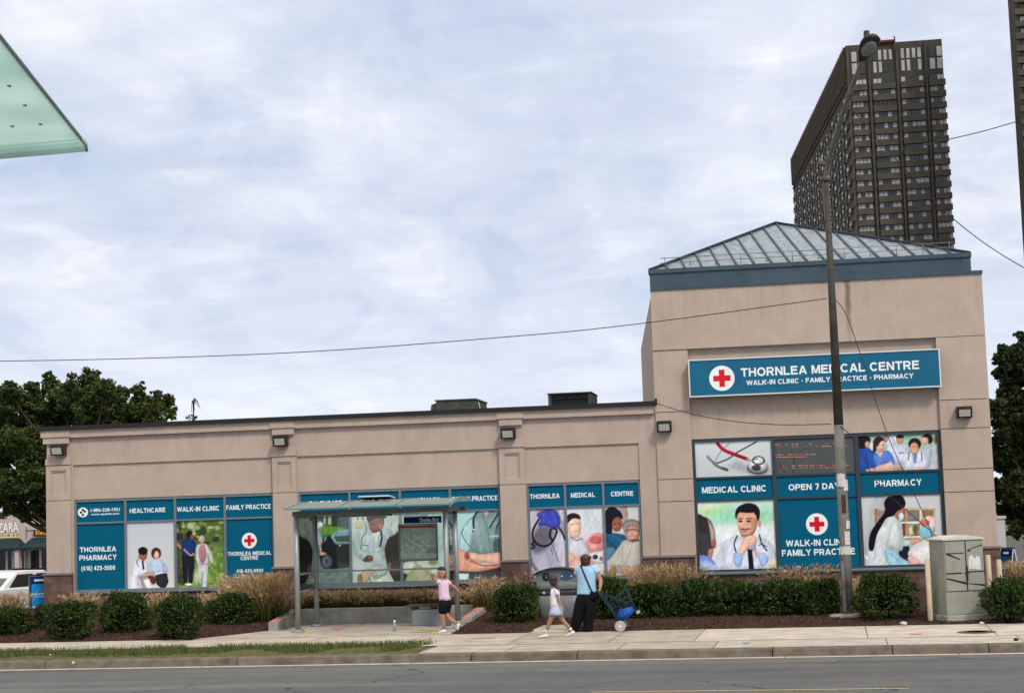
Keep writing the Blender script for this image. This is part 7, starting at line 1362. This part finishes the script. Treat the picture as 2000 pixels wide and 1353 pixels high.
# ------------------------------------------------------------------ people
def skin(name, nodes, edges, m_, root, parent, sub=2, extra=None):
    if name == 'body':       # the trunk stays inside its clothes
        nodes = {k: (p, tuple(q*{'pel': 0.72, 'wai': 0.66, 'che': 0.66, 'nb': 0.7}[k] for q in r) if k in ('pel', 'wai', 'che', 'nb') else (r*0.88 if k in ('hl', 'hr') else r)) for k, (p, r) in nodes.items()}
    K = list(nodes); ix = {k: i for i, k in enumerate(K)}
    me = bpy.data.meshes.new('skin_src'); me.from_pydata([tuple(map(float, nodes[k][0])) for k in K], [(ix[a], ix[b]) for a, b in edges], [])
    ob = bpy.data.objects.new('skin_src', me); COL.objects.link(ob)
    md_ = ob.modifiers.new('s', 'SKIN'); md_.use_smooth_shade = True
    sv = me.skin_vertices[0].data
    for k in K:
        r = nodes[k][1]; r = r if isinstance(r, tuple) else (r, r); sv[ix[k]].radius = r; sv[ix[k]].use_root = (k == root)
    ss = ob.modifiers.new('d', 'SUBSURF'); ss.levels = sub; ss.render_levels = sub
    dg = bpy.context.evaluated_depsgraph_get(); em = bpy.data.meshes.new_from_object(ob.evaluated_get(dg))
    mb = MB(); mb.add([tuple(v.co) for v in em.vertices], [tuple(p.vertices) for p in em.polygons], 0, True)
    bpy.data.objects.remove(ob); bpy.data.meshes.remove(em)
    if extra: extra(mb)
    return wpart(mb, name, m_, parent)
def hand(mb, w, d, side, r=0.0085, L=0.085, curl=0.5):
    """palm and five separate bent fingers; w wrist, d pointing direction, side spread direction"""
    w, d, side = (np.array(v, float) for v in (w, d, side)); d /= np.linalg.norm(d); side -= d*(side@d); side /= np.linalg.norm(side); n = np.cross(d, side)
    mb.tube([w-d*0.01, w+d*L*0.3, w+d*L*0.55, w+d*L*0.8], [r*2.0, r*2.9, r*3.1, r*2.4], 10)
    for k, (o, l) in enumerate(((-1.5, 0.72), (-0.5, 0.95), (0.5, 0.88), (1.5, 0.66))):
        b = w+d*L*0.72+side*o*r*1.45; m1 = b+d*L*l*0.42+n*r*0.8*curl; t = m1+d*L*l*0.34+n*L*0.35*curl; mb.tube([b, m1, t], [r*0.95, r*0.85, r*0.6], 7)
    b = w+d*L*0.25-side*r*2.3; m1 = b+d*L*0.28-side*r*1.6; mb.tube([b, m1, m1+d*L*0.27+n*r], [r*1.1, r*0.95, r*0.7], 7)
def garment(name, rings, sleeves, m_, parent, n=28, fold=0.028):
    """upper garment: lofted rings (centre, half width, half depth) with soft folds, and short sleeves"""
    mb = MB(); secs = []
    for k, (c, rx, ry) in enumerate(rings):
        f = fold*min(1.0, k/2)
        secs.append([(c[0]+rx*math.cos(g)*(1+f*math.sin(5*g+k*0.9)), c[1]+ry*math.sin(g)*(1+f*math.sin(6*g-k*1.3)), c[2]+0.008*math.sin(3*g+k)*(k > 1)) for g in np.linspace(0, 2*math.pi, n+1)[:-1]])
    loft(mb, secs)
    for pts, rad in sleeves: mb.tube(spline([np.array(p) for p in pts], 3), np.interp(np.linspace(0, 1, (len(pts)-1)*3+1), np.linspace(0, 1, len(rad)), rad), 12)
    return wpart(mb, name, m_, parent)
SKIN = mat('skin', (0.42, 0.215, 0.14), 0.6, 0.3, var=0.06, vscale=10); SKIN2 = mat('skin_tan', (0.36, 0.19, 0.125), 0.6, 0.3, var=0.06, vscale=10)
HAIRB = mat('black_hair', (0.010, 0.008, 0.008), 0.45, 0.4, var=0.4, vscale=40); HAIRR = mat('auburn_hair', (0.048, 0.015, 0.010), 0.5, 0.4, var=0.4, vscale=40); HAIRD = mat('dark_brown_hair', (0.028, 0.022, 0.017), 0.5, 0.4, var=0.4, vscale=40)
PINK = mat('pink_cotton', (0.72, 0.52, 0.68), 0.9, 0.1, var=0.06, vscale=9, bump=0.9, bscale=16); BLK = mat('black_cotton', (0.008, 0.008, 0.010), 0.9, 0.1, var=0.2); WHT = mat('white_cotton', (0.74, 0.72, 0.76), 0.9, 0.1, var=0.05, vscale=9, bump=0.9, bscale=16)
LBLUE = mat('pale_blue_cotton', (0.34, 0.58, 0.74), 0.9, 0.1, var=0.07, vscale=8, bump=0.9, bscale=13); SKIRT = mat('pale_denim', (0.46, 0.52, 0.68), 0.9, 0.1, var=0.08, vscale=12); SHOE = mat('white_shoe', (0.72, 0.69, 0.64), 0.7, 0.2, var=0.08, vscale=20); SHOED = mat('dark_shoe', (0.03, 0.022, 0.02), 0.7, 0.2); NAVY = mat('navy_strap', (0.010, 0.014, 0.035), 0.7, 0.2); LIP = mat('lip', (0.30, 0.09, 0.08), 0.6)
def shoe(mb, heel, toe, w=0.036, h=0.05, floor=None):
    heel, toe = np.array(heel, float), np.array(toe, float); d = toe-heel; L = np.linalg.norm(d); d /= L; s_ = np.cross(d, [0, 0, 1.0]); s_ /= np.linalg.norm(s_); u = np.cross(s_, d)
    secs = []
    for f, ww, hh in ((0.0, 0.55, 0.9), (0.06, 0.85, 1.25), (0.25, 0.95, 1.35), (0.5, 1.0, 0.95), (0.8, 1.05, 0.65), (0.95, 0.85, 0.5), (1.0, 0.45, 0.3)):
        c = heel+d*L*f; secs.append([tuple(c+s_*w*ww*math.cos(g)+u*(h*hh*0.5*(1+math.sin(g)))) for g in np.linspace(0, 2*math.pi, 13)[:-1]])
    loft(mb, secs)
# --- girl in pink, swinging her arms, by the right end of the shelter
gY = float(gnd(876, 1235)[1]); 
def J(zx, zy, dy=0.0): return np.array(at(830+zx/7.96, 1080+zy/7.96, gY+dy))
gp_ = thing('person', 'girl in a pink t-shirt and black shorts striding past the bus shelter', 'person', (float(J(290, 1200)[0]), gY, 0.0))
nd = {'pel': (J(312, 770), (0.097, 0.083)), 'wai': (J(300, 640), (0.090, 0.073)), 'che': (J(290, 510), (0.101, 0.077)), 'nb': (J(278, 425), (0.066, 0.055)), 'neck': (J(268, 395), 0.037), 'jaw': (J(254, 368, -0.02), (0.066, 0.073)), 'hd': (J(254, 310, -0.01), (0.099, 0.110)), 'crn': (J(258, 245), (0.086, 0.097)),
 'sl': (J(222, 440, -0.05), 0.043), 'el': (J(142, 405, -0.07), 0.031), 'wl': (J(100, 345, -0.16), 0.022), 'sr': (J(348, 440, 0.05), 0.045), 'er': (J(432, 505, 0.10), 0.032), 'wr': (J(505, 560, 0.12), 0.023),
 'hl': (J(292, 800, -0.05), 0.084), 'kl': (J(272, 965, -0.06), 0.056), 'al': (J(300, 1165, -0.02), 0.036), 'hr': (J(330, 800, 0.05), 0.084), 'kr': (J(338, 970, 0.03), 0.056), 'cr_': (J(400, 1030, 0.05), 0.054), 'ar': (J(492, 1098, 0.06), 0.033)}
ed_ = [('pel', 'wai'), ('wai', 'che'), ('che', 'nb'), ('nb', 'neck'), ('neck', 'jaw'), ('jaw', 'hd'), ('hd', 'crn'), ('nb', 'sl'), ('sl', 'el'), ('el', 'wl'), ('nb', 'sr'), ('sr', 'er'), ('er', 'wr'), ('pel', 'hl'), ('hl', 'kl'), ('kl', 'al'), ('pel', 'hr'), ('hr', 'kr'), ('kr', 'cr_'), ('cr_', 'ar')]
def ex1(mb):
    hand(mb, nd['wl'][0], J(150, 320, -0.2)-nd['wl'][0], (0, 0, 1), 0.0075, 0.075); hand(mb, nd['wr'][0], J(545, 625, 0.12)-nd['wr'][0], (0, 1, 0), 0.0075, 0.075)
    n0 = J(240, 330, -0.102); mb.ell(n0, (0.012, 0.014, 0.014), 0, 8, 6); mb.ell(J(314, 320, 0.0), (0.008, 0.014, 0.02), 0, 8, 6)
skin('body', nd, ed_, SKIN, 'pel', gp_, extra=ex1)
nt_ = {k: nd[k] for k in ()}
garment('t_shirt', [(J(276, 415), 0.040, 0.040), (J(278, 424), 0.066, 0.055), (J(284, 440), 0.096, 0.070), (J(288, 480), 0.104, 0.082), (J(292, 560), 0.104, 0.086), (J(298, 630), 0.108, 0.090), (J(306, 680), 0.116, 0.096), (J(312, 722), 0.122, 0.100), (J(312, 728), 0.10, 0.08)],
 [([J(250, 432, -0.02), J(215, 442, -0.05), J(185, 430, -0.065)], [0.050, 0.050, 0.046]), ([J(320, 432, 0.02), J(352, 448, 0.05), J(388, 476, 0.075)], [0.052, 0.052, 0.048])], PINK, gp_)
so1 = {'t': (J(308, 690), (0.106, 0.090)), 'p': (J(312, 745), (0.122, 0.106)), 'l': (J(288, 820, -0.05), 0.108), 'l2': (J(274, 900, -0.06), 0.090), 'l3': (J(268, 950, -0.06), 0.085), 'r': (J(338, 820, 0.05), 0.105), 'r2': (J(326, 900, 0.045), 0.087), 'r3': (J(322, 945, 0.04), 0.083)}
skin('shorts', so1, [('t', 'p'), ('p', 'l'), ('l', 'l2'), ('l2', 'l3'), ('p', 'r'), ('r', 'r2'), ('r2', 'r3')], BLK, 'p', gp_)
mb = MB(); mb.ell(J(258, 252, 0.010), (0.086, 0.094, 0.062)); mb.ell(J(288, 300, 0.05), (0.062, 0.066, 0.080)); mb.ell(J(302, 345, 0.075), (0.03, 0.035, 0.06)); wpart(mb, 'hair', HAIRB, gp_)
for zx in (226, 262): mb = MB(); mb.ell(J(zx, 303, -0.098), (0.010, 0.007, 0.007), 0, 8, 6); wpart(mb, 'eye', HAIRB, gp_)
mb = MB(); mb.ell(J(243, 355, -0.092), (0.017, 0.007, 0.006), 0, 8, 6); wpart(mb, 'mouth', LIP, gp_)
z0 = lambda p, z: np.array([p[0], p[1], z])
mb = MB(); a_ = nd['al'][0]; shoe(mb, z0(a_, 0.004)+[0.035, 0, 0], z0(a_, 0.004)+[-0.13, -0.06, 0]); wpart(mb, 'shoe', SHOE, gp_)
mb = MB(); shoe(mb, J(548, 1098, 0.07), z0(J(508, 1240, 0.03), 0.02)); wpart(mb, 'shoe', SHOE, gp_)
# --- small girl in white walking left
wY = float(gnd(1085, 1244)[1])
def J2(zx, zy, dy=0.0): return np.array(at(1030+zx/6.767, 1060+zy/6.767, wY+dy))
gw = thing('person', 'small girl in a white top and pale skirt walking before the litter bin', 'person', (float(J2(380, 1200)[0]), wY, 0.0))
n2 = {'pel': (J2(382, 880), (0.081, 0.071)), 'wai': (J2(368, 780), (0.071, 0.060)), 'che': (J2(366, 670), (0.082, 0.067)), 'nb': (J2(362, 605), (0.054, 0.050)), 'neck': (J2(350, 575), 0.033), 'jaw': (J2(328, 540, -0.0), (0.049, 0.054)), 'hd': (J2(336, 490), (0.089, 0.095)), 'crn': (J2(342, 445), (0.067, 0.073)),
 'sl': (J2(330, 625, 0.06), 0.035), 'el': (J2(352, 740, 0.10), 0.026), 'wl': (J2(372, 845, 0.11), 0.019), 'sr': (J2(385, 628, -0.06), 0.036), 'er': (J2(418, 765, -0.09), 0.027), 'wr': (J2(468, 855, -0.09), 0.019),
 'hl': (J2(355, 915, -0.035), 0.066), 'kl': (J2(302, 1020, -0.04), 0.047), 'al': (J2(252, 1165, -0.03), 0.030), 'hr': (J2(420, 915, 0.035), 0.066), 'kr': (J2(462, 1015, 0.04), 0.047), 'ar': (J2(572, 1140, 0.05), 0.030)}
e2_ = [('pel', 'wai'), ('wai', 'che'), ('che', 'nb'), ('nb', 'neck'), ('neck', 'jaw'), ('jaw', 'hd'), ('hd', 'crn'), ('nb', 'sl'), ('sl', 'el'), ('el', 'wl'), ('nb', 'sr'), ('sr', 'er'), ('er', 'wr'), ('pel', 'hl'), ('hl', 'kl'), ('kl', 'al'), ('pel', 'hr'), ('hr', 'kr'), ('kr', 'ar')]
def ex2(mb):
    hand(mb, n2['wr'][0], J2(498, 925, -0.09)-n2['wr'][0], (0, 1, 0), 0.0065, 0.065); hand(mb, n2['wl'][0], J2(380, 905, 0.12)-n2['wl'][0], (0, 1, 0), 0.0065, 0.065)
    mb.ell(J2(348, 505, -0.076), (0.014, 0.008, 0.02), 0, 8, 6)
skin('body', n2, e2_, SKIN2, 'pel', gw, extra=ex2)
garment('top', [(J2(360, 592), 0.034, 0.034), (J2(362, 600), 0.056, 0.050), (J2(364, 615), 0.080, 0.066), (J2(366, 660), 0.090, 0.078), (J2(368, 740), 0.090, 0.080), (J2(372, 800), 0.094, 0.084), (J2(377, 842), 0.098, 0.090), (J2(377, 846), 0.08, 0.07)],
 [([J2(350, 612, 0.03), J2(335, 628, 0.06), J2(332, 675, 0.075)], [0.040, 0.042, 0.038]), ([J2(375, 612, -0.03), J2(386, 630, -0.062), J2(396, 682, -0.078)], [0.042, 0.044, 0.040])], WHT, gw)
mb = MB(); secs = []
for zy, w_, d_ in ((828, 0.082, 0.082), (860, 0.100, 0.108), (910, 0.122, 0.126), (948, 0.136, 0.134)):
    c = J2(380, zy); secs.append([tuple(c+np.array([w_*math.cos(g)*(1+0.04*math.cos(6*g)), d_*math.sin(g), 0.006*math.cos(6*g)])) for g in np.linspace(0, 2*math.pi, 33)[:-1]])
loft(mb, secs); wpart(mb, 'skirt', SKIRT, gw)
mb = MB(); mb.ell(J2(338, 474, -0.014), (0.090, 0.094, 0.092)); mb.ell(J2(345, 520, -0.02), (0.078, 0.076, 0.070)); mb.tube(spline([J2(372, 540, -0.03), J2(385, 580, -0.06), J2(398, 610, -0.075), J2(412, 640, -0.07)]), np.linspace(0.034, 0.016, 19), 9); wpart(mb, 'hair', HAIRD, gw)
mb = MB(); a_ = n2['al'][0]; shoe(mb, z0(a_, 0.004)+[0.03, 0, 0], z0(J2(135, 1215, -0.05), 0.004), 0.036, 0.05); wpart(mb, 'shoe', SHOE, gw); mb = MB(); mb.tube([a_+[0, 0, -0.02], a_+[-0.005, 0, 0.035]], 0.032, 10); mb.tube([n2['ar'][0]+[0.004, 0, -0.02], n2['ar'][0]+[-0.012, 0, 0.03]], 0.032, 10); wpart(mb, 'sock', WHT, gw)
mb = MB(); shoe(mb, J2(632, 1190, 0.06), z0(J2(515, 1240, 0.03), 0.006), 0.036, 0.05); wpart(mb, 'shoe', SHOE, gw)
# --- woman in pale blue at the bin, pulling the cart
mY = float(gnd(1140, 1233)[1])
def J3(zx, zy, dy=0.0): return np.array(at(1030+zx/6.767, 1060+zy/6.767, mY+dy))
wm = thing('person', 'woman in a pale blue top and black trousers at the litter bin pulling a cart', 'person', (float(J3(760, 1160)[0]), mY, 0.0))
n3 = {'pel': (J3(770, 700), (0.165, 0.127)), 'wai': (J3(778, 580), (0.145, 0.116)), 'che': (J3(780, 430), (0.165, 0.116)), 'nb': (J3(772, 325), (0.099, 0.077)), 'neck': (J3(768, 288), 0.060), 'jaw': (J3(764, 258, 0.02), (0.068, 0.075)), 'hd': (J3(764, 224, 0.01), (0.097, 0.110)), 'crn': (J3(764, 185), (0.073, 0.088)),
 'sl': (J3(678, 345, 0.02), 0.060), 'el': (J3(668, 470, 0.16), 0.045), 'wl': (J3(640, 500, 0.36), 0.030), 'sr': (J3(878, 350, 0.0), 0.063), 'er': (J3(972, 490, -0.02), 0.046), 'wr': (J3(962, 600, -0.12), 0.032),
 'hl': (J3(715, 760, 0.0), 0.113), 'kl': (J3(685, 950, -0.02), 0.081), 'al': (J3(618, 1130, 0.02), 0.049), 'hr': (J3(820, 760, 0.0), 0.113), 'kr': (J3(815, 950, -0.02), 0.081), 'ar': (J3(800, 1145, -0.01), 0.049)}
def ex3(mb):
    hand(mb, n3['wr'][0], J3(938, 650, -0.16)-n3['wr'][0], (0, 1, 0), 0.0085, 0.085, 1.2); hand(mb, n3['wl'][0], J3(625, 490, 0.50)-n3['wl'][0], (1, 0, 0), 0.0085, 0.085); mb.ell(J3(764, 235, 0.105), (0.013, 0.016, 0.016), 0, 8, 6)
skin('body', n3, e2_, SKIN, 'pel', wm, extra=ex3)
garment('top', [(J3(770, 298), 0.05, 0.05), (J3(772, 306), 0.10, 0.075), (J3(778, 322), 0.160, 0.100), (J3(782, 350), 0.186, 0.120), (J3(784, 420), 0.190, 0.136), (J3(784, 510), 0.182, 0.136), (J3(784, 590), 0.186, 0.140), (J3(784, 655), 0.194, 0.146), (J3(784, 672), 0.196, 0.146), (J3(784, 676), 0.17, 0.12)],
 [([J3(725, 335, 0.01), J3(680, 350, 0.03), J3(655, 405, 0.08)], [0.075, 0.078, 0.068]), ([J3(840, 335, 0.0), J3(888, 350, 0.0), J3(932, 398, -0.01)], [0.075, 0.080, 0.070])], LBLUE, wm)
t3 = {'t': (J3(775, 620), (0.173, 0.135)), 'p': (J3(772, 700), (0.192, 0.157)), 'l': (J3(712, 790, 0.0), 0.147), 'l2': (J3(678, 950, -0.02), 0.126), 'l3': (J3(622, 1110, 0.02), 0.106), 'l4': (J3(605, 1165, 0.02), 0.100), 'r': (J3(822, 790, 0.0), 0.147), 'r2': (J3(812, 950, -0.02), 0.119), 'r3': (J3(804, 1120, -0.01), 0.104), 'r4': (J3(802, 1175, -0.01), 0.100)}
skin('trousers', t3, [('t', 'p'), ('p', 'l'), ('l', 'l2'), ('l2', 'l3'), ('l3', 'l4'), ('p', 'r'), ('r', 'r2'), ('r2', 'r3'), ('r3', 'r4')], BLK, 'p', wm)
mb = MB(); mb.ell(J3(764, 210, -0.01), (0.104, 0.110, 0.096)); mb.ell(J3(768, 252, -0.03), (0.100, 0.085, 0.078)); mb.ell(J3(826, 188, -0.03), (0.028, 0.032, 0.032)); mb.ell(J3(800, 200, -0.04), (0.04, 0.04, 0.04)); wpart(mb, 'hair', HAIRR, wm)
for p_, q_ in (((800, 1180, -0.04), (740, 1180, 0.12)), ((625, 1165, 0.0), (560, 1170, 0.14))):
    mb = MB(); a_ = z0(J3(*p_), 0.004); shoe(mb, a_, z0(J3(*q_), 0.004), 0.045, 0.06); wpart(mb, 'shoe', SHOED, wm)
sb = thing('shoulder_bag', 'black bag on a long navy strap across the pale blue top', 'bag', tuple(map(float, J3(890, 670, -0.10))))
st_pts = [J3(704, 296, -0.085), J3(745, 390, -0.140), J3(800, 520, -0.146), J3(845, 620, -0.150), J3(880, 665, -0.15)]; mb = MB(); mb.tube(spline(st_pts, 6), 0.014, 6)
st2 = [J3(704, 296, -0.085), J3(720, 300, 0.07), J3(790, 420, 0.14), J3(870, 560, 0.13), J3(925, 645, 0.02), J3(900, 670, -0.1)]; mb.tube(spline(st2, 6), 0.012, 6); wpart(mb, 'strap', NAVY, sb)
mb = loft(MB(), [[(p[0], p[1], p[2]) for p in [tuple(np.array(J3(885, 685, -0.12))+np.array([w_*math.cos(g), 0.045*math.sin(g)*w_/0.1, dz_])) for g in np.linspace(0, 2*math.pi, 17)[:-1]]] for dz_, w_ in ((-0.075, 0.07), (-0.06, 0.095), (0.0, 0.10), (0.05, 0.095), (0.06, 0.08))]); wpart(mb, 'pouch', BLK, sb)
# --- two wheeled shopping cart, tipped back
CARTB = mat('cart_blue_wire', (0.012, 0.035, 0.07), 0.5, 0.4); BAGB = mat('bright_blue_bag', (0.01, 0.12, 0.62), 0.5, 0.3, var=0.25, vscale=12, bump=0.6, bscale=18); WHEELG = mat('grey_wheel', (0.42, 0.41, 0.38), 0.6, 0.3, var=0.1, vscale=14)
cY = mY-0.05
def JC(zx, zy, dy=0.0): return np.array(at(1030+zx/6.767, 1060+zy/6.767, cY+dy))
ct_ = thing('shopping_cart', 'dark blue two wheeled wire shopping cart with a bright blue bag, tipped back', 'shopping cart', (float(JC(1240, 1180)[0]), cY, 0.0))
HW = 0.17; axl = z0(JC(1240, 1122), 0.108); up_ = JC(935, 640)-axl; up_ /= np.linalg.norm(up_); up_[1] = 0; fr_ = np.array([up_[2], 0, -up_[0]])
if fr_[0] < 0: fr_ = -fr_
LH = float(np.linalg.norm(JC(935, 640)-axl)); mb = MB()
for s_ in (-1, 1):
    o_ = np.array([0, s_*HW, 0]); mb.tube([axl+o_+fr_*0.02, axl+o_+up_*LH*0.97+fr_*0.02], 0.010, 7)
mb.tube([axl+up_*LH*0.97+fr_*0.02+[0, -HW, 0], axl+up_*LH+fr_*0.02+[0, -HW*0.7, 0], axl+up_*LH+fr_*0.02+[0, HW*0.7, 0], axl+up_*LH*0.97+fr_*0.02+[0, HW, 0]], 0.011, 7); mb.tube([axl+[0, -HW-0.05, 0], axl+[0, HW+0.05, 0]], 0.009, 7)
wpart(mb, 'frame', CARTB, ct_)
mb = MB(); bD, bH, b0_ = 0.38, 0.44, 0.08
for s_ in (-1, 1): mb.tube([axl+up_*LH*0.95+fr_*0.02+[0, s_*HW, 0], axl+up_*(b0_+0.10)+fr_*(bD+0.04)+[0, s_*HW, 0]], 0.007, 6)
for f in np.linspace(0, 1, 6):
    for s_ in (-1, 1): mb.tube([axl+up_*b0_+fr_*(0.03+bD*f)+[0, s_*HW, 0], axl+up_*(b0_+bH)+fr_*(0.03+(bD+0.08)*f)+[0, s_*HW*1.08, 0]], 0.0036, 5)
for f in np.linspace(-1, 1, 5):
    for d_ in (0.03, 0.03+bD): mb.tube([axl+up_*b0_+fr_*d_+[0, f*HW, 0], axl+up_*(b0_+bH)+fr_*(d_+(0.08 if d_ > 0.1 else 0))+[0, f*HW*1.08, 0]], 0.0036, 5)
    mb.tube([axl+up_*b0_+fr_*0.03+[0, f*HW, 0], axl+up_*b0_+fr_*(0.03+bD)+[0, f*HW, 0]], 0.0036, 5)
for h_ in np.linspace(0, 1, 5):
    k = 1+0.08*h_; q = [axl+up_*(b0_+bH*h_)+fr_*0.03+[0, -HW*k, 0], axl+up_*(b0_+bH*h_)+fr_*(0.03+bD+0.08*h_)+[0, -HW*k, 0], axl+up_*(b0_+bH*h_)+fr_*(0.03+bD+0.08*h_)+[0, HW*k, 0], axl+up_*(b0_+bH*h_)+fr_*0.03+[0, HW*k, 0]]
    for i in range(4): mb.tube([q[i], q[(i+1) % 4]], 0.008 if h_ in (0.0, 1.0) else 0.0036, 5)
wpart(mb, 'basket', CARTB, ct_)
for s_ in (-1, 1):
    c = axl+np.array([0, s_*(HW+0.045), 0]); mb = MB(); mb.lathe([(0.092, -0.014), (0.107, -0.012), (0.107, 0.012), (0.092, 0.014)], tuple(c), 26, 0, 'y'); wl_ = wpart(mb, 'wheel', M['rim'] if False else WHEELG, ct_)
    mb = MB(); mb.lathe([(0.03, -0.02), (0.03, 0.02)], tuple(c), 14, 0, 'y')
    for k in range(8): g = k*math.pi/4; mb.tube([c, c+np.array([0.09*math.cos(g), 0, 0.09*math.sin(g)])], 0.006, 5)
    wpart(mb, 'hub', M['white_trim'], wl_)
for s_ in (-1, 1):
    c = axl+fr_*(bD+0.05)+up_*0.03+np.array([0, s_*HW*0.8, 0]); mb = MB(); mb.lathe([(0.03, -0.01), (0.03, 0.01)], tuple(c), 14, 0, 'y'); wpart(mb, 'caster', WHEELG, ct_)
bgp = axl+up_*0.14+fr_*0.20; bb = thing('cloth_bag', 'bright blue bag lying low in the shopping cart basket', 'bag', tuple(map(float, bgp)))
Rb = Matrix.Translation(Vector(bgp)) @ Matrix(((fr_[0], 0, up_[0]), (0, 1, 0), (fr_[2], 0, up_[2]))).to_4x4(); mb = MB(); mb.ell((0, 0, 0), (0.185, 0.17, 0.095), 0, 16, 10, Rb, 0.22); wpart(mb, 'sack', BAGB, bb); mb = MB(); mb.tube(spline([Rb @ Vector((-0.1, -0.1, 0.05)), Rb @ Vector((-0.03, -0.12, 0.13)), Rb @ Vector((0.06, -0.1, 0.06))]), 0.009, 6); wpart(mb, 'handle', BAGB, bb)
